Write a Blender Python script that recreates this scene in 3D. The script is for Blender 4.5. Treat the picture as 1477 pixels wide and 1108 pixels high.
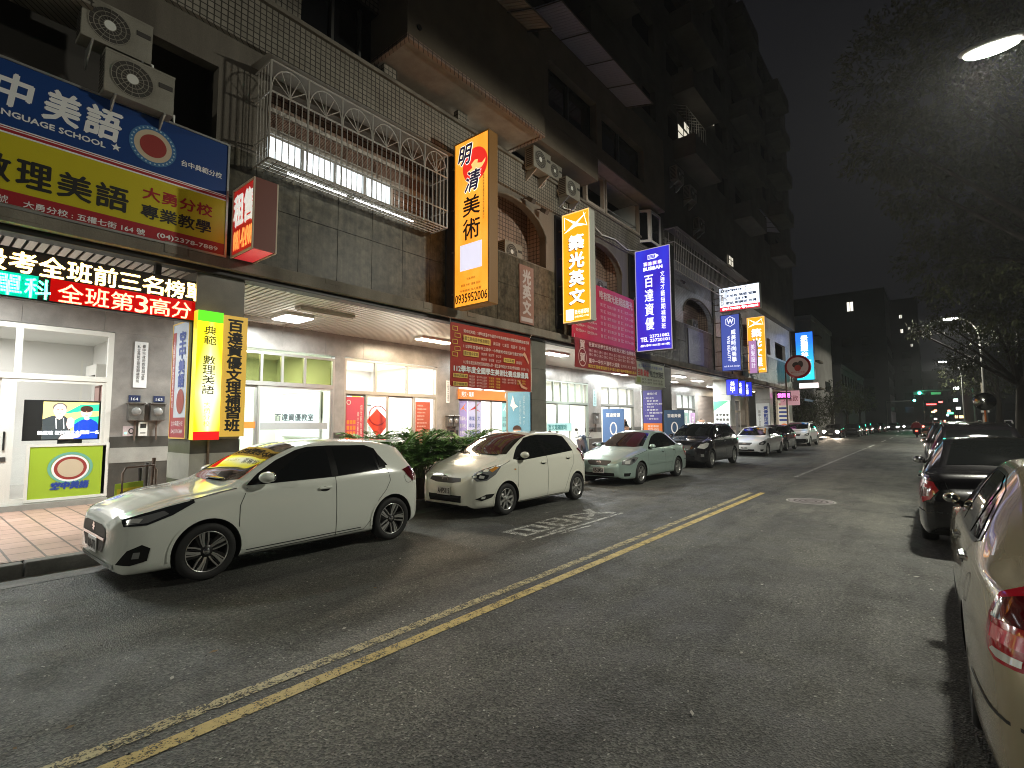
import bpy, bmesh, math, random
from mathutils import Vector, Matrix
from mathutils.bvhtree import BVHTree
from mathutils.geometry import tessellate_polygon
PI = math.pi
R = math.radians
sc = bpy.context.scene
COL = sc.collection
random.seed(7)
for o in list(bpy.data.objects):
    bpy.data.objects.remove(o)

# ---------------------------------------------------------------- camera
cam = bpy.data.cameras.new('camera')
camo = bpy.data.objects.new('camera', cam)
COL.objects.link(camo)
sc.camera = camo
cam.sensor_fit = 'HORIZONTAL'
cam.sensor_width = 36
cam.lens = 36 * 733 / 1477
cam.clip_start = 0.05
cam.clip_end = 2000
YAW, PIT, ROL = .690, .0765, .0045
fwd = Vector((-math.sin(YAW) * math.cos(PIT), math.cos(YAW) * math.cos(PIT), math.sin(PIT)))
rgt = Vector((math.cos(YAW), math.sin(YAW), 0))
dwn = -rgt.cross(fwd)
r2 = rgt * math.cos(ROL) + dwn * math.sin(ROL)
d2 = dwn * math.cos(ROL) - rgt * math.sin(ROL)
camo.matrix_world = Matrix(((r2.x, -d2.x, -fwd.x, 0), (r2.y, -d2.y, -fwd.y, 0), (r2.z, -d2.z, -fwd.z, 1.66), (0, 0, 0, 1)))

# ---------------------------------------------------------------- world, exposure
w = bpy.data.worlds.new('World')
sc.world = w
w.use_nodes = True
bgn = w.node_tree.nodes['Background']
bgn.inputs['Color'].default_value = (.0052, .0052, .0062, 1)
bgn.inputs['Strength'].default_value = 1
sc.view_settings.view_transform = 'Standard'
sc.view_settings.look = 'None'
sc.view_settings.gamma = 1
sc.view_settings.exposure = .55
sc.render.engine = 'CYCLES'
sc.cycles.use_denoising = True
sc.cycles.max_bounces = 7
sc.cycles.transparent_max_bounces = 12
sc.cycles.sample_clamp_indirect = 4
sc.cycles.caustics_reflective = False
sc.cycles.caustics_refractive = False
sc.cycles.use_light_tree = True
sc.cycles.filter_width = 1.0

# ---------------------------------------------------------------- lamps the place has (street lamps, arcade and room lights)
LAMP_W = 240
SPOT_W = 1850
def area(name, loc, sx, sy, power, col=(1, 1, 1), rot=(0, 0, 0), parent=None, spread=PI):
    l = bpy.data.lights.new(name, 'AREA')
    l.shape = 'RECTANGLE'
    l.size = sx
    l.size_y = sy
    l.energy = power
    l.color = col
    l.spread = spread
    o = bpy.data.objects.new(name, l)
    COL.objects.link(o)
    o.location = loc
    o.rotation_euler = rot
    if parent:
        attach(o, parent)
    return o

# ---------------------------------------------------------------- helpers
ORG = {}
def attach(o, p):
    """parent o to p, o's coordinates being in p's frame minus p's recorded world origin"""
    o.parent = p
def wo(p):
    v = Vector((0, 0, 0))
    while p is not None:
        v += ORG.get(p.name, Vector((0, 0, 0)))
        p = p.parent
    return v
def tag(o, label=None, cat=None, group=None, kind=None):
    for k, v in (('label', label), ('category', cat), ('group', group), ('kind', kind)):
        if v:
            o[k] = v
    return o
def thing(name, label, cat, loc=(0, 0, 0), group=None, rotz=0, local=False):
    o = bpy.data.objects.new(name, None)
    COL.objects.link(o)
    o.empty_display_size = .2
    o.location = loc
    o.rotation_euler = (0, 0, rotz)
    if not local:
        ORG[o.name] = Vector(loc)
    return tag(o, label, cat, group)
def copy_tree(o, parent=None):
    c = o.copy()
    COL.objects.link(c)
    if parent:
        c.parent = parent
    for ch in list(o.children):
        copy_tree(ch, c)
    return c
def lookat_basis(d):
    d = Vector(d).normalized()
    up = Vector((0, 0, 1)) if abs(d.z) < .95 else Vector((1, 0, 0))
    x = d.cross(up).normalized()
    return x, x.cross(d).normalized()

class Fr:
    """a flat frame: origin, right, up; normal points out"""
    def __init__(s, P, U=(1, 0, 0), V=(0, 0, 1)):
        s.P, s.U, s.V = Vector(P), Vector(U).normalized(), Vector(V).normalized()
        s.N = s.U.cross(s.V)
    def p(s, a, b, c=0):
        return s.P + s.U * a + s.V * b + s.N * c
def FXp(x, y, z):      # parallel to the facade, facing the street
    return Fr((x, y, z), (0, 1, 0))
def FYm(x, y, z):      # across the pavement, facing the camera
    return Fr((x, y, z), (1, 0, 0))

_fc = bpy.data.curves.new('glyphs', 'FONT')
_fc.resolution_u = 2
_fo = bpy.data.objects.new('glyphs', _fc)
COL.objects.link(_fo)
_tc = {}
def glyphs(body, shear=0):
    k = (body, shear)
    if k not in _tc:
        _fc.body = body
        _fc.size = 1
        _fc.shear = shear
        dg = bpy.context.evaluated_depsgraph_get()
        dg.update()
        me = bpy.data.meshes.new_from_object(_fo.evaluated_get(dg))
        vs = [(v.co.x, v.co.y) for v in me.vertices]
        fs = [tuple(p.vertices) for p in me.polygons]
        bpy.data.meshes.remove(me)
        xs = [v[0] for v in vs] or [0, 1]
        ys = [v[1] for v in vs] or [0, 1]
        _tc[k] = (vs, fs, min(xs), max(xs), min(ys), max(ys))
    return _tc[k]

class MB:
    def __init__(s):
        s.v, s.f, s.m, s.mats, s.sm = [], [], [], [], []
    def mi(s, m):
        if m not in s.mats:
            s.mats.append(m)
        return s.mats.index(m)
    def add(s, vs, fs, m, smooth=False):
        b = len(s.v)
        s.v += [Vector(v) for v in vs]
        i = s.mi(m)
        for f in fs:
            s.f.append(tuple(b + k for k in f))
            s.m.append(i)
            s.sm.append(smooth)
        return s
    def box(s, x0, x1, y0, y1, z0, z1, m):
        vs = [(x, y, z) for z in (z0, z1) for y in (y0, y1) for x in (x0, x1)]
        return s.add(vs, [(0, 2, 3, 1), (4, 5, 7, 6), (0, 1, 5, 4), (2, 6, 7, 3), (0, 4, 6, 2), (1, 3, 7, 5)], m)
    def fbox(s, fr, a0, a1, b0, b1, c0, c1, m):
        vs = [fr.p(a, b, c) for c in (c0, c1) for b in (b0, b1) for a in (a0, a1)]
        return s.add(vs, [(0, 2, 3, 1), (4, 5, 7, 6), (0, 1, 5, 4), (2, 6, 7, 3), (0, 4, 6, 2), (1, 3, 7, 5)], m)
    def rect(s, fr, a0, a1, b0, b1, c, m):
        return s.add([fr.p(a0, b0, c), fr.p(a1, b0, c), fr.p(a1, b1, c), fr.p(a0, b1, c)], [(0, 1, 2, 3)], m)
    def frame(s, fr, a0, a1, b0, b1, t, c0, c1, m):
        s.fbox(fr, a0, a1, b0, b0 + t, c0, c1, m)
        s.fbox(fr, a0, a1, b1 - t, b1, c0, c1, m)
        s.fbox(fr, a0, a0 + t, b0 + t, b1 - t, c0, c1, m)
        s.fbox(fr, a1 - t, a1, b0 + t, b1 - t, c0, c1, m)
        return s
    def poly(s, fr, pts, c, m):
        vs = [fr.p(a, b, c) for a, b in pts]
        t = tessellate_polygon([[Vector((a, b, 0)) for a, b in pts]])
        return s.add(vs, [tuple(x) for x in t], m)
    def disc(s, fr, a, b, ra, rb, c, m, n=28, t0=0, t1=2 * PI):
        return s.poly(fr, [(a + ra * math.cos(t0 + (t1 - t0) * k / n), b + rb * math.sin(t0 + (t1 - t0) * k / n)) for k in range(n + (t1 - t0 < 6))], c, m)
    def ring(s, fr, a, b, ra, rb, w, c, m, n=32):
        vs, fs = [], []
        for k in range(n):
            t = 2 * PI * k / n
            vs += [fr.p(a + (ra - w) * math.cos(t), b + (rb - w) * math.sin(t), c), fr.p(a + ra * math.cos(t), b + rb * math.sin(t), c)]
            k2 = (k + 1) % n
            fs.append((2 * k, 2 * k + 1, 2 * k2 + 1, 2 * k2))
        return s.add(vs, fs, m)
    def prism(s, fr, outer, holes, c0, c1, m, me=None):
        """polygon with holes pulled from c0 to c1"""
        loops = [outer] + list(holes)
        t = tessellate_polygon([[Vector((a, b, 0)) for a, b in l] for l in loops])
        flat = [p for l in loops for p in l]
        n = len(flat)
        vs = [fr.p(a, b, c0) for a, b in flat] + [fr.p(a, b, c1) for a, b in flat]
        s.add(vs, [tuple(reversed(x)) for x in t] + [tuple(k + n for k in x) for x in t], m)
        b = 0
        fs = []
        for l in loops:
            for k in range(len(l)):
                k2 = (k + 1) % len(l)
                fs.append((b + k, b + k2, b + k2 + n, b + k + n))
            b += len(l)
        return s.add(vs, fs, me or m)
    def tube(s, pts, r, m, n=8, cap=True):
        pts = [Vector(p) for p in pts]
        vs, fs = [], []
        for i, p in enumerate(pts):
            d = (pts[min(i + 1, len(pts) - 1)] - pts[max(i - 1, 0)])
            x, y = lookat_basis(d)
            rr = r[i] if isinstance(r, (list, tuple)) else r
            for k in range(n):
                t = 2 * PI * k / n
                vs.append(p + x * rr * math.cos(t) + y * rr * math.sin(t))
        for i in range(len(pts) - 1):
            for k in range(n):
                k2 = (k + 1) % n
                fs.append((i * n + k, i * n + k2, (i + 1) * n + k2, (i + 1) * n + k))
        s.add(vs, fs, m, n > 5)
        if cap:
            s.add(vs[:n], [tuple(range(n - 1, -1, -1))], m)
            s.add(vs[-n:], [tuple(range(n))], m)
        return s
    def lathe(s, prof, m, n=40, axis='y', o=(0, 0, 0), smooth=True):
        """profile (radius, along) turned about an axis through o"""
        vs, fs = [], []
        o = Vector(o)
        for r, h in prof:
            for k in range(n):
                t = 2 * PI * k / n
                c, q = r * math.cos(t), r * math.sin(t)
                vs.append(o + (Vector((c, h, q)) if axis == 'y' else Vector((c, q, h)) if axis == 'z' else Vector((h, c, q))))
        for i in range(len(prof) - 1):
            for k in range(n):
                k2 = (k + 1) % n
                fs.append((i * n + k, i * n + k2, (i + 1) * n + k2, (i + 1) * n + k))
        return s.add(vs, fs, m, smooth)
    def ball(s, o, rx, ry, rz, m, n=12, k=8):
        o = Vector(o)
        vs, fs = [], []
        for i in range(k + 1):
            p = PI * i / k
            for j in range(n):
                t = 2 * PI * j / n
                vs.append(o + Vector((rx * math.sin(p) * math.cos(t), ry * math.sin(p) * math.sin(t), rz * math.cos(p))))
        for i in range(k):
            for j in range(n):
                j2 = (j + 1) % n
                fs.append((i * n + j, (i + 1) * n + j, (i + 1) * n + j2, i * n + j2))
        return s.add(vs, fs, m, True)
    def text(s, fr, body, a0, b0, a1, b1, m, c=.004, bold=0., keep=False, shear=0):
        vs, fs, x0, x1, y0, y1 = glyphs(body, shear)
        if not fs:
            return s
        sx, sy = (a1 - a0) / max(x1 - x0, 1e-6), (b1 - b0) / max(y1 - y0, 1e-6)
        oa, ob = a0, b0
        if keep:                                   # keep the letters' own proportions
            k = min(sx, sy)
            oa += ((a1 - a0) - k * (x1 - x0)) / 2
            ob += ((b1 - b0) - k * (y1 - y0)) / 2
            sx = sy = k
        offs = [(0, 0)] if not bold else [(0, 0), (bold, 0), (-bold, 0), (0, bold), (0, -bold)]
        for i, (dx, dy) in enumerate(offs):
            s.add([fr.p(oa + (x - x0) * sx + dx, ob + (y - y0) * sy + dy, c + i * .0004) for x, y in vs], fs, m)
        return s
    def vtext(s, fr, body, a0, a1, b1, b0, m, c=.004, bold=0., gap=.1):
        """one character under another, from b1 down to b0"""
        n = len(body)
        h = (b1 - b0) / n
        for k, ch in enumerate(body):
            if ch == ' ':
                continue
            t = b1 - k * h
            ia, ib = (a1 - a0) * .03, h * gap / 2
            q = .35 if ch in '一' else 0
            s.text(fr, ch, a0 + ia, t - h + ib + q * h, a1 - ia, t - ib - q * h, m, c, bold)
        return s
    def build(s, name, parent=None, bevel=0, smooth=False, label=None, cat=None, group=None, kind=None, sub=0):
        me = bpy.data.meshes.new(name)
        off = wo(parent)
        me.from_pydata([v - off for v in s.v], [], s.f)
        for m in s.mats:
            me.materials.append(m)
        me.polygons.foreach_set('material_index', s.m)
        if smooth:
            me.polygons.foreach_set('use_smooth', [True] * len(s.f))
        else:
            me.polygons.foreach_set('use_smooth', s.sm)
        me.update()
        o = bpy.data.objects.new(name, me)
        COL.objects.link(o)
        if parent:
            o.parent = parent
        if bevel:
            md = o.modifiers.new('bevel', 'BEVEL')
            md.width = bevel
            md.segments = 2
            md.limit_method = 'ANGLE'
        return tag(o, label, cat, group, kind)

# ---------------------------------------------------------------- materials
MT = {}
def mat(name, col=(.5, .5, .5), rough=.5, metal=0, emit=0, ecol=None, coat=0, spec=.5):
    if name in MT:
        return MT[name]
    m = bpy.data.materials.new(name)
    m.use_nodes = True
    b = m.node_tree.nodes['Principled BSDF']
    b.inputs['Base Color'].default_value = (*col, 1)
    b.inputs['Roughness'].default_value = rough
    b.inputs['Metallic'].default_value = metal
    b.inputs['Specular IOR Level'].default_value = spec
    if coat:
        b.inputs['Coat Weight'].default_value = coat
        b.inputs['Coat Roughness'].default_value = .03
    if emit:
        b.inputs['Emission Color'].default_value = (*(ecol or col), 1)
        b.inputs['Emission Strength'].default_value = emit
    MT[name] = m
    return m
def N(m, t, **k):
    n = m.node_tree.nodes.new(t)
    for a, v in k.items():
        if a in n.inputs:
            n.inputs[a].default_value = v
        else:
            setattr(n, a, v)
    return n
def L(m, a, b):
    m.node_tree.links.new(a, b)
def coords(m, kind='Object', scale=(1, 1, 1), rot=(0, 0, 0)):
    t = N(m, 'ShaderNodeTexCoord')
    mp = N(m, 'ShaderNodeMapping')
    mp.inputs['Scale'].default_value = scale
    mp.inputs['Rotation'].default_value = rot
    L(m, t.outputs[kind], mp.inputs['Vector'])
    return mp.outputs['Vector']
def ramp(m, fac, stops):
    r = N(m, 'ShaderNodeValToRGB')
    e = r.color_ramp.elements
    while len(e) < len(stops):
        e.new(.5)
    for k, (p, c) in enumerate(stops):
        e[k].position = p
        e[k].color = (*c, 1)
    L(m, fac, r.inputs['Fac'])
    return r.outputs['Color']
def mix(m, f, a, b, mode='MIX'):
    n = N(m, 'ShaderNodeMix', data_type='RGBA', blend_type=mode)
    for i, v in ((0, f), (6, a), (7, b)):
        if hasattr(v, 'is_linked'):
            L(m, v, n.inputs[i])
        else:
            n.inputs[i].default_value = v if i == 0 else (*v, 1)
    return n.outputs[2]
def noise(m, v, scale, detail=6, rough=.6):
    n = N(m, 'ShaderNodeTexNoise')
    n.inputs['Scale'].default_value = scale
    n.inputs['Detail'].default_value = detail
    n.inputs['Roughness'].default_value = rough
    L(m, v, n.inputs['Vector'])
    return n.outputs['Fac']
def bump(m, h, s, d=.01):
    n = N(m, 'ShaderNodeBump')
    n.inputs['Strength'].default_value = s
    n.inputs['Distance'].default_value = d
    L(m, h, n.inputs['Height'])
    L(m, n.outputs['Normal'], m.node_tree.nodes['Principled BSDF'].inputs['Normal'])
def nmat(name, c1, c2, scale=4, rough=.7, detail=8, bmp=0, bscale=60, metal=0, streak=False, lo=.35, hi=.7):
    """two tones mixed by noise, with fine grain"""
    if name in MT:
        return MT[name]
    m = mat(name, c1, rough, metal)
    b = m.node_tree.nodes['Principled BSDF']
    v = coords(m, 'Object', (1, 1, .18) if streak else (1, 1, 1))
    f = noise(m, v, scale, detail)
    c = ramp(m, f, [(lo, c1), (hi, c2)])
    v2 = coords(m)
    g = noise(m, v2, bscale, 4)
    c = mix(m, .35, c, ramp(m, g, [(.3, (.45, .45, .45)), (.7, (1, 1, 1))]), 'MULTIPLY')
    L(m, c, b.inputs['Base Color'])
    if bmp:
        bump(m, g, bmp)
    return m
def emat(name, col=(1, 1, 1), s=1):
    """lit face of a lamp or lit sign"""
    return mat(name, tuple(min(.8, c) for c in col), .35, 0, s, col)
def tilemat(name, c1, c2, grout, w, h, plane='yz', rough=.35, mortar=.012, var=1.):
    if name in MT:
        return MT[name]
    m = mat(name, c1, rough)
    b = m.node_tree.nodes['Principled BSDF']
    t = N(m, 'ShaderNodeTexCoord')
    sep = N(m, 'ShaderNodeSeparateXYZ')
    cb = N(m, 'ShaderNodeCombineXYZ')
    L(m, t.outputs['Object'], sep.inputs[0])
    ix = {'x': 0, 'y': 1, 'z': 2}
    if plane == 'yz':                              # x and y both run along the wall, so returns are tiled too
        ad = N(m, 'ShaderNodeMath', operation='ADD')
        L(m, sep.outputs[0], ad.inputs[0])
        L(m, sep.outputs[1], ad.inputs[1])
        L(m, ad.outputs[0], cb.inputs[0])
        L(m, sep.outputs[2], cb.inputs[1])
    else:
        L(m, sep.outputs[ix[plane[0]]], cb.inputs[0])
        L(m, sep.outputs[ix[plane[1]]], cb.inputs[1])
    br = N(m, 'ShaderNodeTexBrick', offset=0., squash=1.)
    br.inputs['Scale'].default_value = 1
    br.inputs['Brick Width'].default_value = w
    br.inputs['Row Height'].default_value = h
    br.inputs['Mortar Size'].default_value = mortar
    br.inputs['Mortar Smooth'].default_value = .1
    br.inputs['Bias'].default_value = 0
    br.inputs['Color1'].default_value = (*c1, 1)
    br.inputs['Color2'].default_value = (*c2, 1)
    br.inputs['Mortar'].default_value = (*grout, 1)
    L(m, cb.outputs[0], br.inputs['Vector'])
    g = noise(m, t.outputs['Object'], 1.3, 8)
    c = mix(m, .6 * var, br.outputs['Color'], ramp(m, g, [(.3, (.35, .33, .3)), (.65, (1, 1, 1))]), 'MULTIPLY')
    L(m, c, b.inputs['Base Color'])
    inv = N(m, 'ShaderNodeMath', operation='SUBTRACT')
    inv.inputs[0].default_value = 1
    L(m, br.outputs['Fac'], inv.inputs[1])
    bump(m, inv.outputs[0], .5, .004)
    return m
def glassmat(name, tint=(1, 1, 1), gloss=.1, rough=.0):
    """thin pane: clear with a fresnel reflection"""
    if name in MT:
        return MT[name]
    m = bpy.data.materials.new(name)
    m.use_nodes = True
    nt = m.node_tree
    nt.nodes.remove(nt.nodes['Principled BSDF'])
    tr = N(m, 'ShaderNodeBsdfTransparent')
    tr.inputs[0].default_value = (*tint, 1)
    gl = N(m, 'ShaderNodeBsdfGlossy')
    gl.inputs['Roughness'].default_value = rough
    fr = N(m, 'ShaderNodeFresnel')
    fr.inputs[0].default_value = 1.5
    geo = N(m, 'ShaderNodeNewGeometry')
    nb = N(m, 'ShaderNodeMath', operation='SUBTRACT')
    nb.inputs[0].default_value = 1
    L(m, geo.outputs['Backfacing'], nb.inputs[1])
    ml = N(m, 'ShaderNodeMath', operation='MULTIPLY')
    L(m, fr.outputs[0], ml.inputs[0])
    L(m, nb.outputs[0], ml.inputs[1])
    mx = N(m, 'ShaderNodeMixShader')
    L(m, ml.outputs[0], mx.inputs[0])
    L(m, tr.outputs[0], mx.inputs[1])
    L(m, gl.outputs[0], mx.inputs[2])
    L(m, mx.outputs[0], nt.nodes['Material Output'].inputs['Surface'])
    MT[name] = m
    return m

def asphaltmat():
    m = mat('asphalt', (.07, .07, .065), .75)
    b = m.node_tree.nodes['Principled BSDF']
    v = coords(m)
    big = noise(m, v, .35, 4)
    mid = noise(m, v, 2.2, 8)
    vor = N(m, 'ShaderNodeTexVoronoi')
    vor.inputs['Scale'].default_value = 85
    L(m, v, vor.inputs['Vector'])
    vor2 = N(m, 'ShaderNodeTexVoronoi')
    vor2.inputs['Scale'].default_value = 38
    L(m, v, vor2.inputs['Vector'])
    st = ramp(m, vor.outputs['Color'], [(.2, (.03, .031, .028)), (.55, (.08, .081, .073)), (.9, (.16, .16, .145)), (.975, (.42, .42, .39))])
    c = mix(m, .8, st, ramp(m, big, [(.36, (.5, .5, .52)), (.62, (1.2, 1.18, 1.12))]), 'MULTIPLY')
    c = mix(m, .7, c, ramp(m, mid, [(.35, (.6, .6, .6)), (.5, (1, 1, 1)), (.7, (1.12, 1.12, 1.1))]), 'MULTIPLY')
    # coarse worn streaks that run with the traffic
    v3 = coords(m, 'Object', (1.6, .22, 1))
    wear = noise(m, v3, 1.1, 9, .7)
    c = mix(m, .5, c, ramp(m, wear, [(.4, (.3, .3, .3)), (.5, (1, 1, 1)), (.62, (1.3, 1.28, 1.22))]), 'MULTIPLY')
    v4 = coords(m, 'Object', (1, .03, 1))
    trk = noise(m, v4, .95, 2, .4)
    c = mix(m, .55, c, ramp(m, trk, [(.36, (.62, .62, .63)), (.52, (1, 1, 1)), (.64, (1.2, 1.19, 1.15))]), 'MULTIPLY')
    v5 = coords(m, 'Object', (1, .6, 1))
    stn = noise(m, v5, .8, 5, .55)
    c = mix(m, .8, c, ramp(m, stn, [(.3, (.35, .35, .36)), (.4, (1, 1, 1)), (.9, (1, 1, 1))]), 'MULTIPLY')
    L(m, c, b.inputs['Base Color'])
    rr = ramp(m, mid, [(.3, (.5, .5, .5)), (.7, (.82, .82, .82))])
    L(m, rr, b.inputs['Roughness'])
    ad = N(m, 'ShaderNodeMath', operation='ADD')
    L(m, vor.outputs['Distance'], ad.inputs[0])
    ml = N(m, 'ShaderNodeMath', operation='MULTIPLY')
    L(m, vor2.outputs['Distance'], ml.inputs[0])
    L(m, ramp(m, wear, [(.4, (1.6, 1.6, 1.6)), (.55, (.15, .15, .15))]), ml.inputs[1])
    L(m, ml.outputs[0], ad.inputs[1])
    bump(m, ad.outputs[0], .6, .01)
    return m
def paintmat(name, col, wear=.5):
    """road paint worn through to the stone, ragged at the edges"""
    m = mat(name, col, .6)
    nt = m.node_tree
    b = nt.nodes['Principled BSDF']
    v = coords(m)
    f = noise(m, v, 9, 10, .75)
    f2 = noise(m, v, 70, 3, .6)
    ad = N(m, 'ShaderNodeMath', operation='ADD')
    L(m, f, ad.inputs[0])
    L(m, f2, ad.inputs[1])
    c = mix(m, .8, col, ramp(m, f, [(.3, (.5, .5, .5)), (.65, (1.1, 1.1, 1.1))]), 'MULTIPLY')
    L(m, c, b.inputs['Base Color'])
    hf = N(m, 'ShaderNodeMath', operation='MULTIPLY')
    hf.inputs[1].default_value = .5
    L(m, ad.outputs[0], hf.inputs[0])
    a = ramp(m, hf.outputs[0], [(wear / 2 - .025, (0, 0, 0)), (wear / 2 + .025, (1, 1, 1))])
    sp = N(m, 'ShaderNodeSeparateColor')
    L(m, a, sp.inputs[0])
    L(m, sp.outputs[0], b.inputs['Alpha'])
    return m

ASPH = asphaltmat()
YEL = paintmat('yellow_paint', (.56, .42, .13), .9)
YEL2 = paintmat('old_yellow_paint', (.46, .39, .2), .97)
WHP = paintmat('white_paint', (.6, .6, .56), .9)
WHP3 = paintmat('thin_white_paint', (.55, .55, .5), .98)
WHP2 = paintmat('old_white_paint', (.45, .45, .42), 1.0)
CONC = nmat('stained_concrete', (.13, .115, .09), (.26, .235, .19), 1.6, .85, 9, .3, 45, streak=True)
CONCD = nmat('dark_stucco', (.16, .13, .095), (.23, .19, .14), .9, .9, 8, .25, 70)
STONE = nmat('brown_polished_stone', (.03, .027, .018), (.125, .112, .078), 7, .42, 14, 0, 34, lo=.33, hi=.66)
sb = STONE.node_tree.nodes['Principled BSDF']
sb.inputs['Specular IOR Level'].default_value = .22
sv = noise(STONE, coords(STONE, 'Object', (3, 3, .12)), 3.2, 6, .6)
sold = sb.inputs['Base Color'].links[0].from_socket
L(STONE, mix(STONE, .75, sold, ramp(STONE, sv, [(.35, (.5, .48, .42)), (.55, (1, 1, 1)), (.68, (1.35, 1.35, 1.3))]), 'MULTIPLY'), sb.inputs['Base Color'])
GRAN = nmat('pinkish_granite', (.24, .225, .21), (.36, .335, .31), 3, .28, 8, 0, 120)
GRAND = nmat('dark_granite', (.05, .048, .042), (.09, .085, .075), 3, .3, 6, 0, 190)
GRANL = nmat('pale_granite', (.3, .3, .275), (.4, .4, .37), 3, .35, 6, 0, 190)
PILST = nmat('pillar_stone', (.15, .145, .125), (.24, .235, .2), 1.4, .4, 8, 0, 150)
TILE = tilemat('grey_wall_tile', (.34, .315, .265), (.28, .26, .22), (.05, .045, .035), .105, .105, mortar=.011)
TILEP = tilemat('pink_wall_tile', (.42, .3, .24), (.36, .26, .2), (.09, .06, .045), .13, .13, mortar=.012)
TILEW = tilemat('white_narrow_tile', (.5, .5, .52), (.43, .43, .46), (.18, .18, .19), .22, .07, mortar=.006)
FLOORT = tilemat('arcade_floor_tile', (.45, .29, .23), (.4, .26, .2), (.12, .09, .075), .4, .3, 'xy', .5, .012, .7)
KERB = nmat('kerb_concrete', (.14, .135, .12), (.25, .24, .22), 3, .85, 9, .5, 40)
ALU = mat('grey_aluminium', (.42, .42, .40), .35, .6)
ALUW = mat('white_aluminium', (.7, .69, .64), .4)
ALUD = mat('dark_aluminium', (.12, .12, .115), .4, .4)
STEEL = mat('steel_tube', (.5, .47, .42), .35, .3)
RUST = nmat('rusty_steel', (.09, .06, .045), (.16, .11, .08), 6, .7)
BLK = mat('black_paint', (.012, .012, .012), .5)
DARK = mat('dark_void', (.006, .006, .006), .8)
WALLW = mat('white_room_wall', (.75, .75, .72), .8)
WALLG = mat('grey_room_wall', (.28, .28, .28), .8)
FLOORR = mat('room_floor', (.4, .39, .36), .35)
PANE = glassmat('shop_glass')
PANEG = glassmat('olive_film_glass', (.55, .55, .35))
PANED = mat('night_window_glass', (.012, .013, .014), .06)
WHITE = mat('white_plastic', (.72, .72, .68), .45)
ACW = nmat('air_conditioner_casing', (.24, .225, .185), (.34, .32, .27), 2, .5)
GRILL = mat('dark_grille', (.05, .045, .04), .6)
WHT = mat('white_print', (.8, .8, .8), .5)
BLKP = mat('black_print', (.015, .015, .015), .5)
REDP = mat('red_print', (.45, .03, .025), .5)
BLUP = mat('blue_print', (.02, .055, .3), .5)
YELP = mat('yellow_print', (.62, .52, .03), .5)
GRNP = mat('lime_print', (.32, .46, .03), .45)
ORAP = mat('orange_print', (.8, .2, .03), .5)
GOLD = mat('gold_print', (.75, .5, .12), .5)
# ================================================================ SETTING: ground, road, pavements, markings
def sheet(name, x0, x1, y0, y1, z, m, kind='structure'):
    b = MB()
    b.add([(x0, y0, z), (x1, y0, z), (x1, y1, z), (x0, y1, z)], [(0, 1, 2, 3)], m)
    return b.build(name, kind=kind)
EARTH = nmat('dark_ground', (.03, .03, .025), (.06, .055, .045), .5, .9)
PAV = tilemat('grey_paving', (.2, .2, .19), (.17, .17, .16), (.07, .07, .07), .3, .3, 'xy', .7)
sheet('ground', -900, 900, -200, 1500, -.03, EARTH)
sheet('road', -7.36, 2.45, -30, 420, 0, ASPH)
sheet('gutter', -7.78, -7.355, -30, 60, .004, nmat('worn_gutter', (.1, .1, .095), (.2, .195, .185), 2.2, .75, 10, .6, 50))
b = MB()
for k in range(64):
    y = -20 + k * 1.05
    b.box(-7.95, -7.78, y, y + 1.04, -.02, .148 + .006 * math.sin(k * 2.3), KERB)
b.build('kerb', kind='structure', bevel=.02)
sheet('pavement', -12.75, -7.95, -20, 48.6, .15, FLOORT)
b = MB()
b.box(2.45, 2.6, -30, 300, -.02, .15, KERB)
b.box(2.6, 6.4, -30, 300, -.02, .146, PAV)
b.build('right_pavement', kind='structure')
b = MB()
b.box(-14, -7.95, 55, 300, -.02, .14, PAV)
b.build('far_pavement', kind='structure')

def strip(name, x0, x1, y0, y1, z, m):
    b = MB()
    n = max(1, int((y1 - y0) / 1.2))
    for k in range(n):
        a, c = y0 + (y1 - y0) * k / n, y0 + (y1 - y0) * (k + 1) / n
        b.add([(x0, a, z), (x1, a, z), (x1, c, z), (x0, c, z)], [(0, 1, 2, 3)], m)
    return b.build(name, kind='structure')
strip('yellow_road_line', -3.425, -3.32, -20, 12.9, .004, YEL2)
strip('yellow_road_line', -3.215, -3.105, -20, 13.05, .004, YEL)
strip('faded_white_road_line', -3.33, -3.22, 17.4, 38.5, .004, WHP2)
for y in (39.7, 50.5, 61, 72, 83):
    strip('white_road_dash', -3.34, -3.2, y, y + 4.6, .004, WHP)
b = MB()
b.text(Fr((-4.32, 8.62, 0), (-1, 0, 0), (0, -1, 0)), '慢', 0, 0, .92, 2.75, WHP3, .005, 0)
b.build('painted_road_word', kind='structure')
b = MB()
fr = Fr((-2.05, 12.25, 0), (1, 0, 0), (0, 1, 0))
IRON = nmat('cast_iron', (.2, .18, .18), (.32, .29, .29), 12, .5, metal=.2)
b.disc(fr, 0, 0, .4, .4, .006, IRON)
b.ring(fr, 0, 0, .46, .46, .045, .006, nmat('manhole_collar', (.28, .27, .26), (.4, .39, .37), 9, .8))
for q in (.3, .2, .1):
    b.ring(fr, 0, 0, q + .02, q + .02, .035, .008, GRILL)
tag(b.build('manhole_cover'), 'round grey iron manhole cover set in the asphalt beyond the yellow lines', 'manhole cover')
# litter and chips on the asphalt
CHIP = mat('pale_scrap', (.4, .38, .34), .8)

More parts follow.
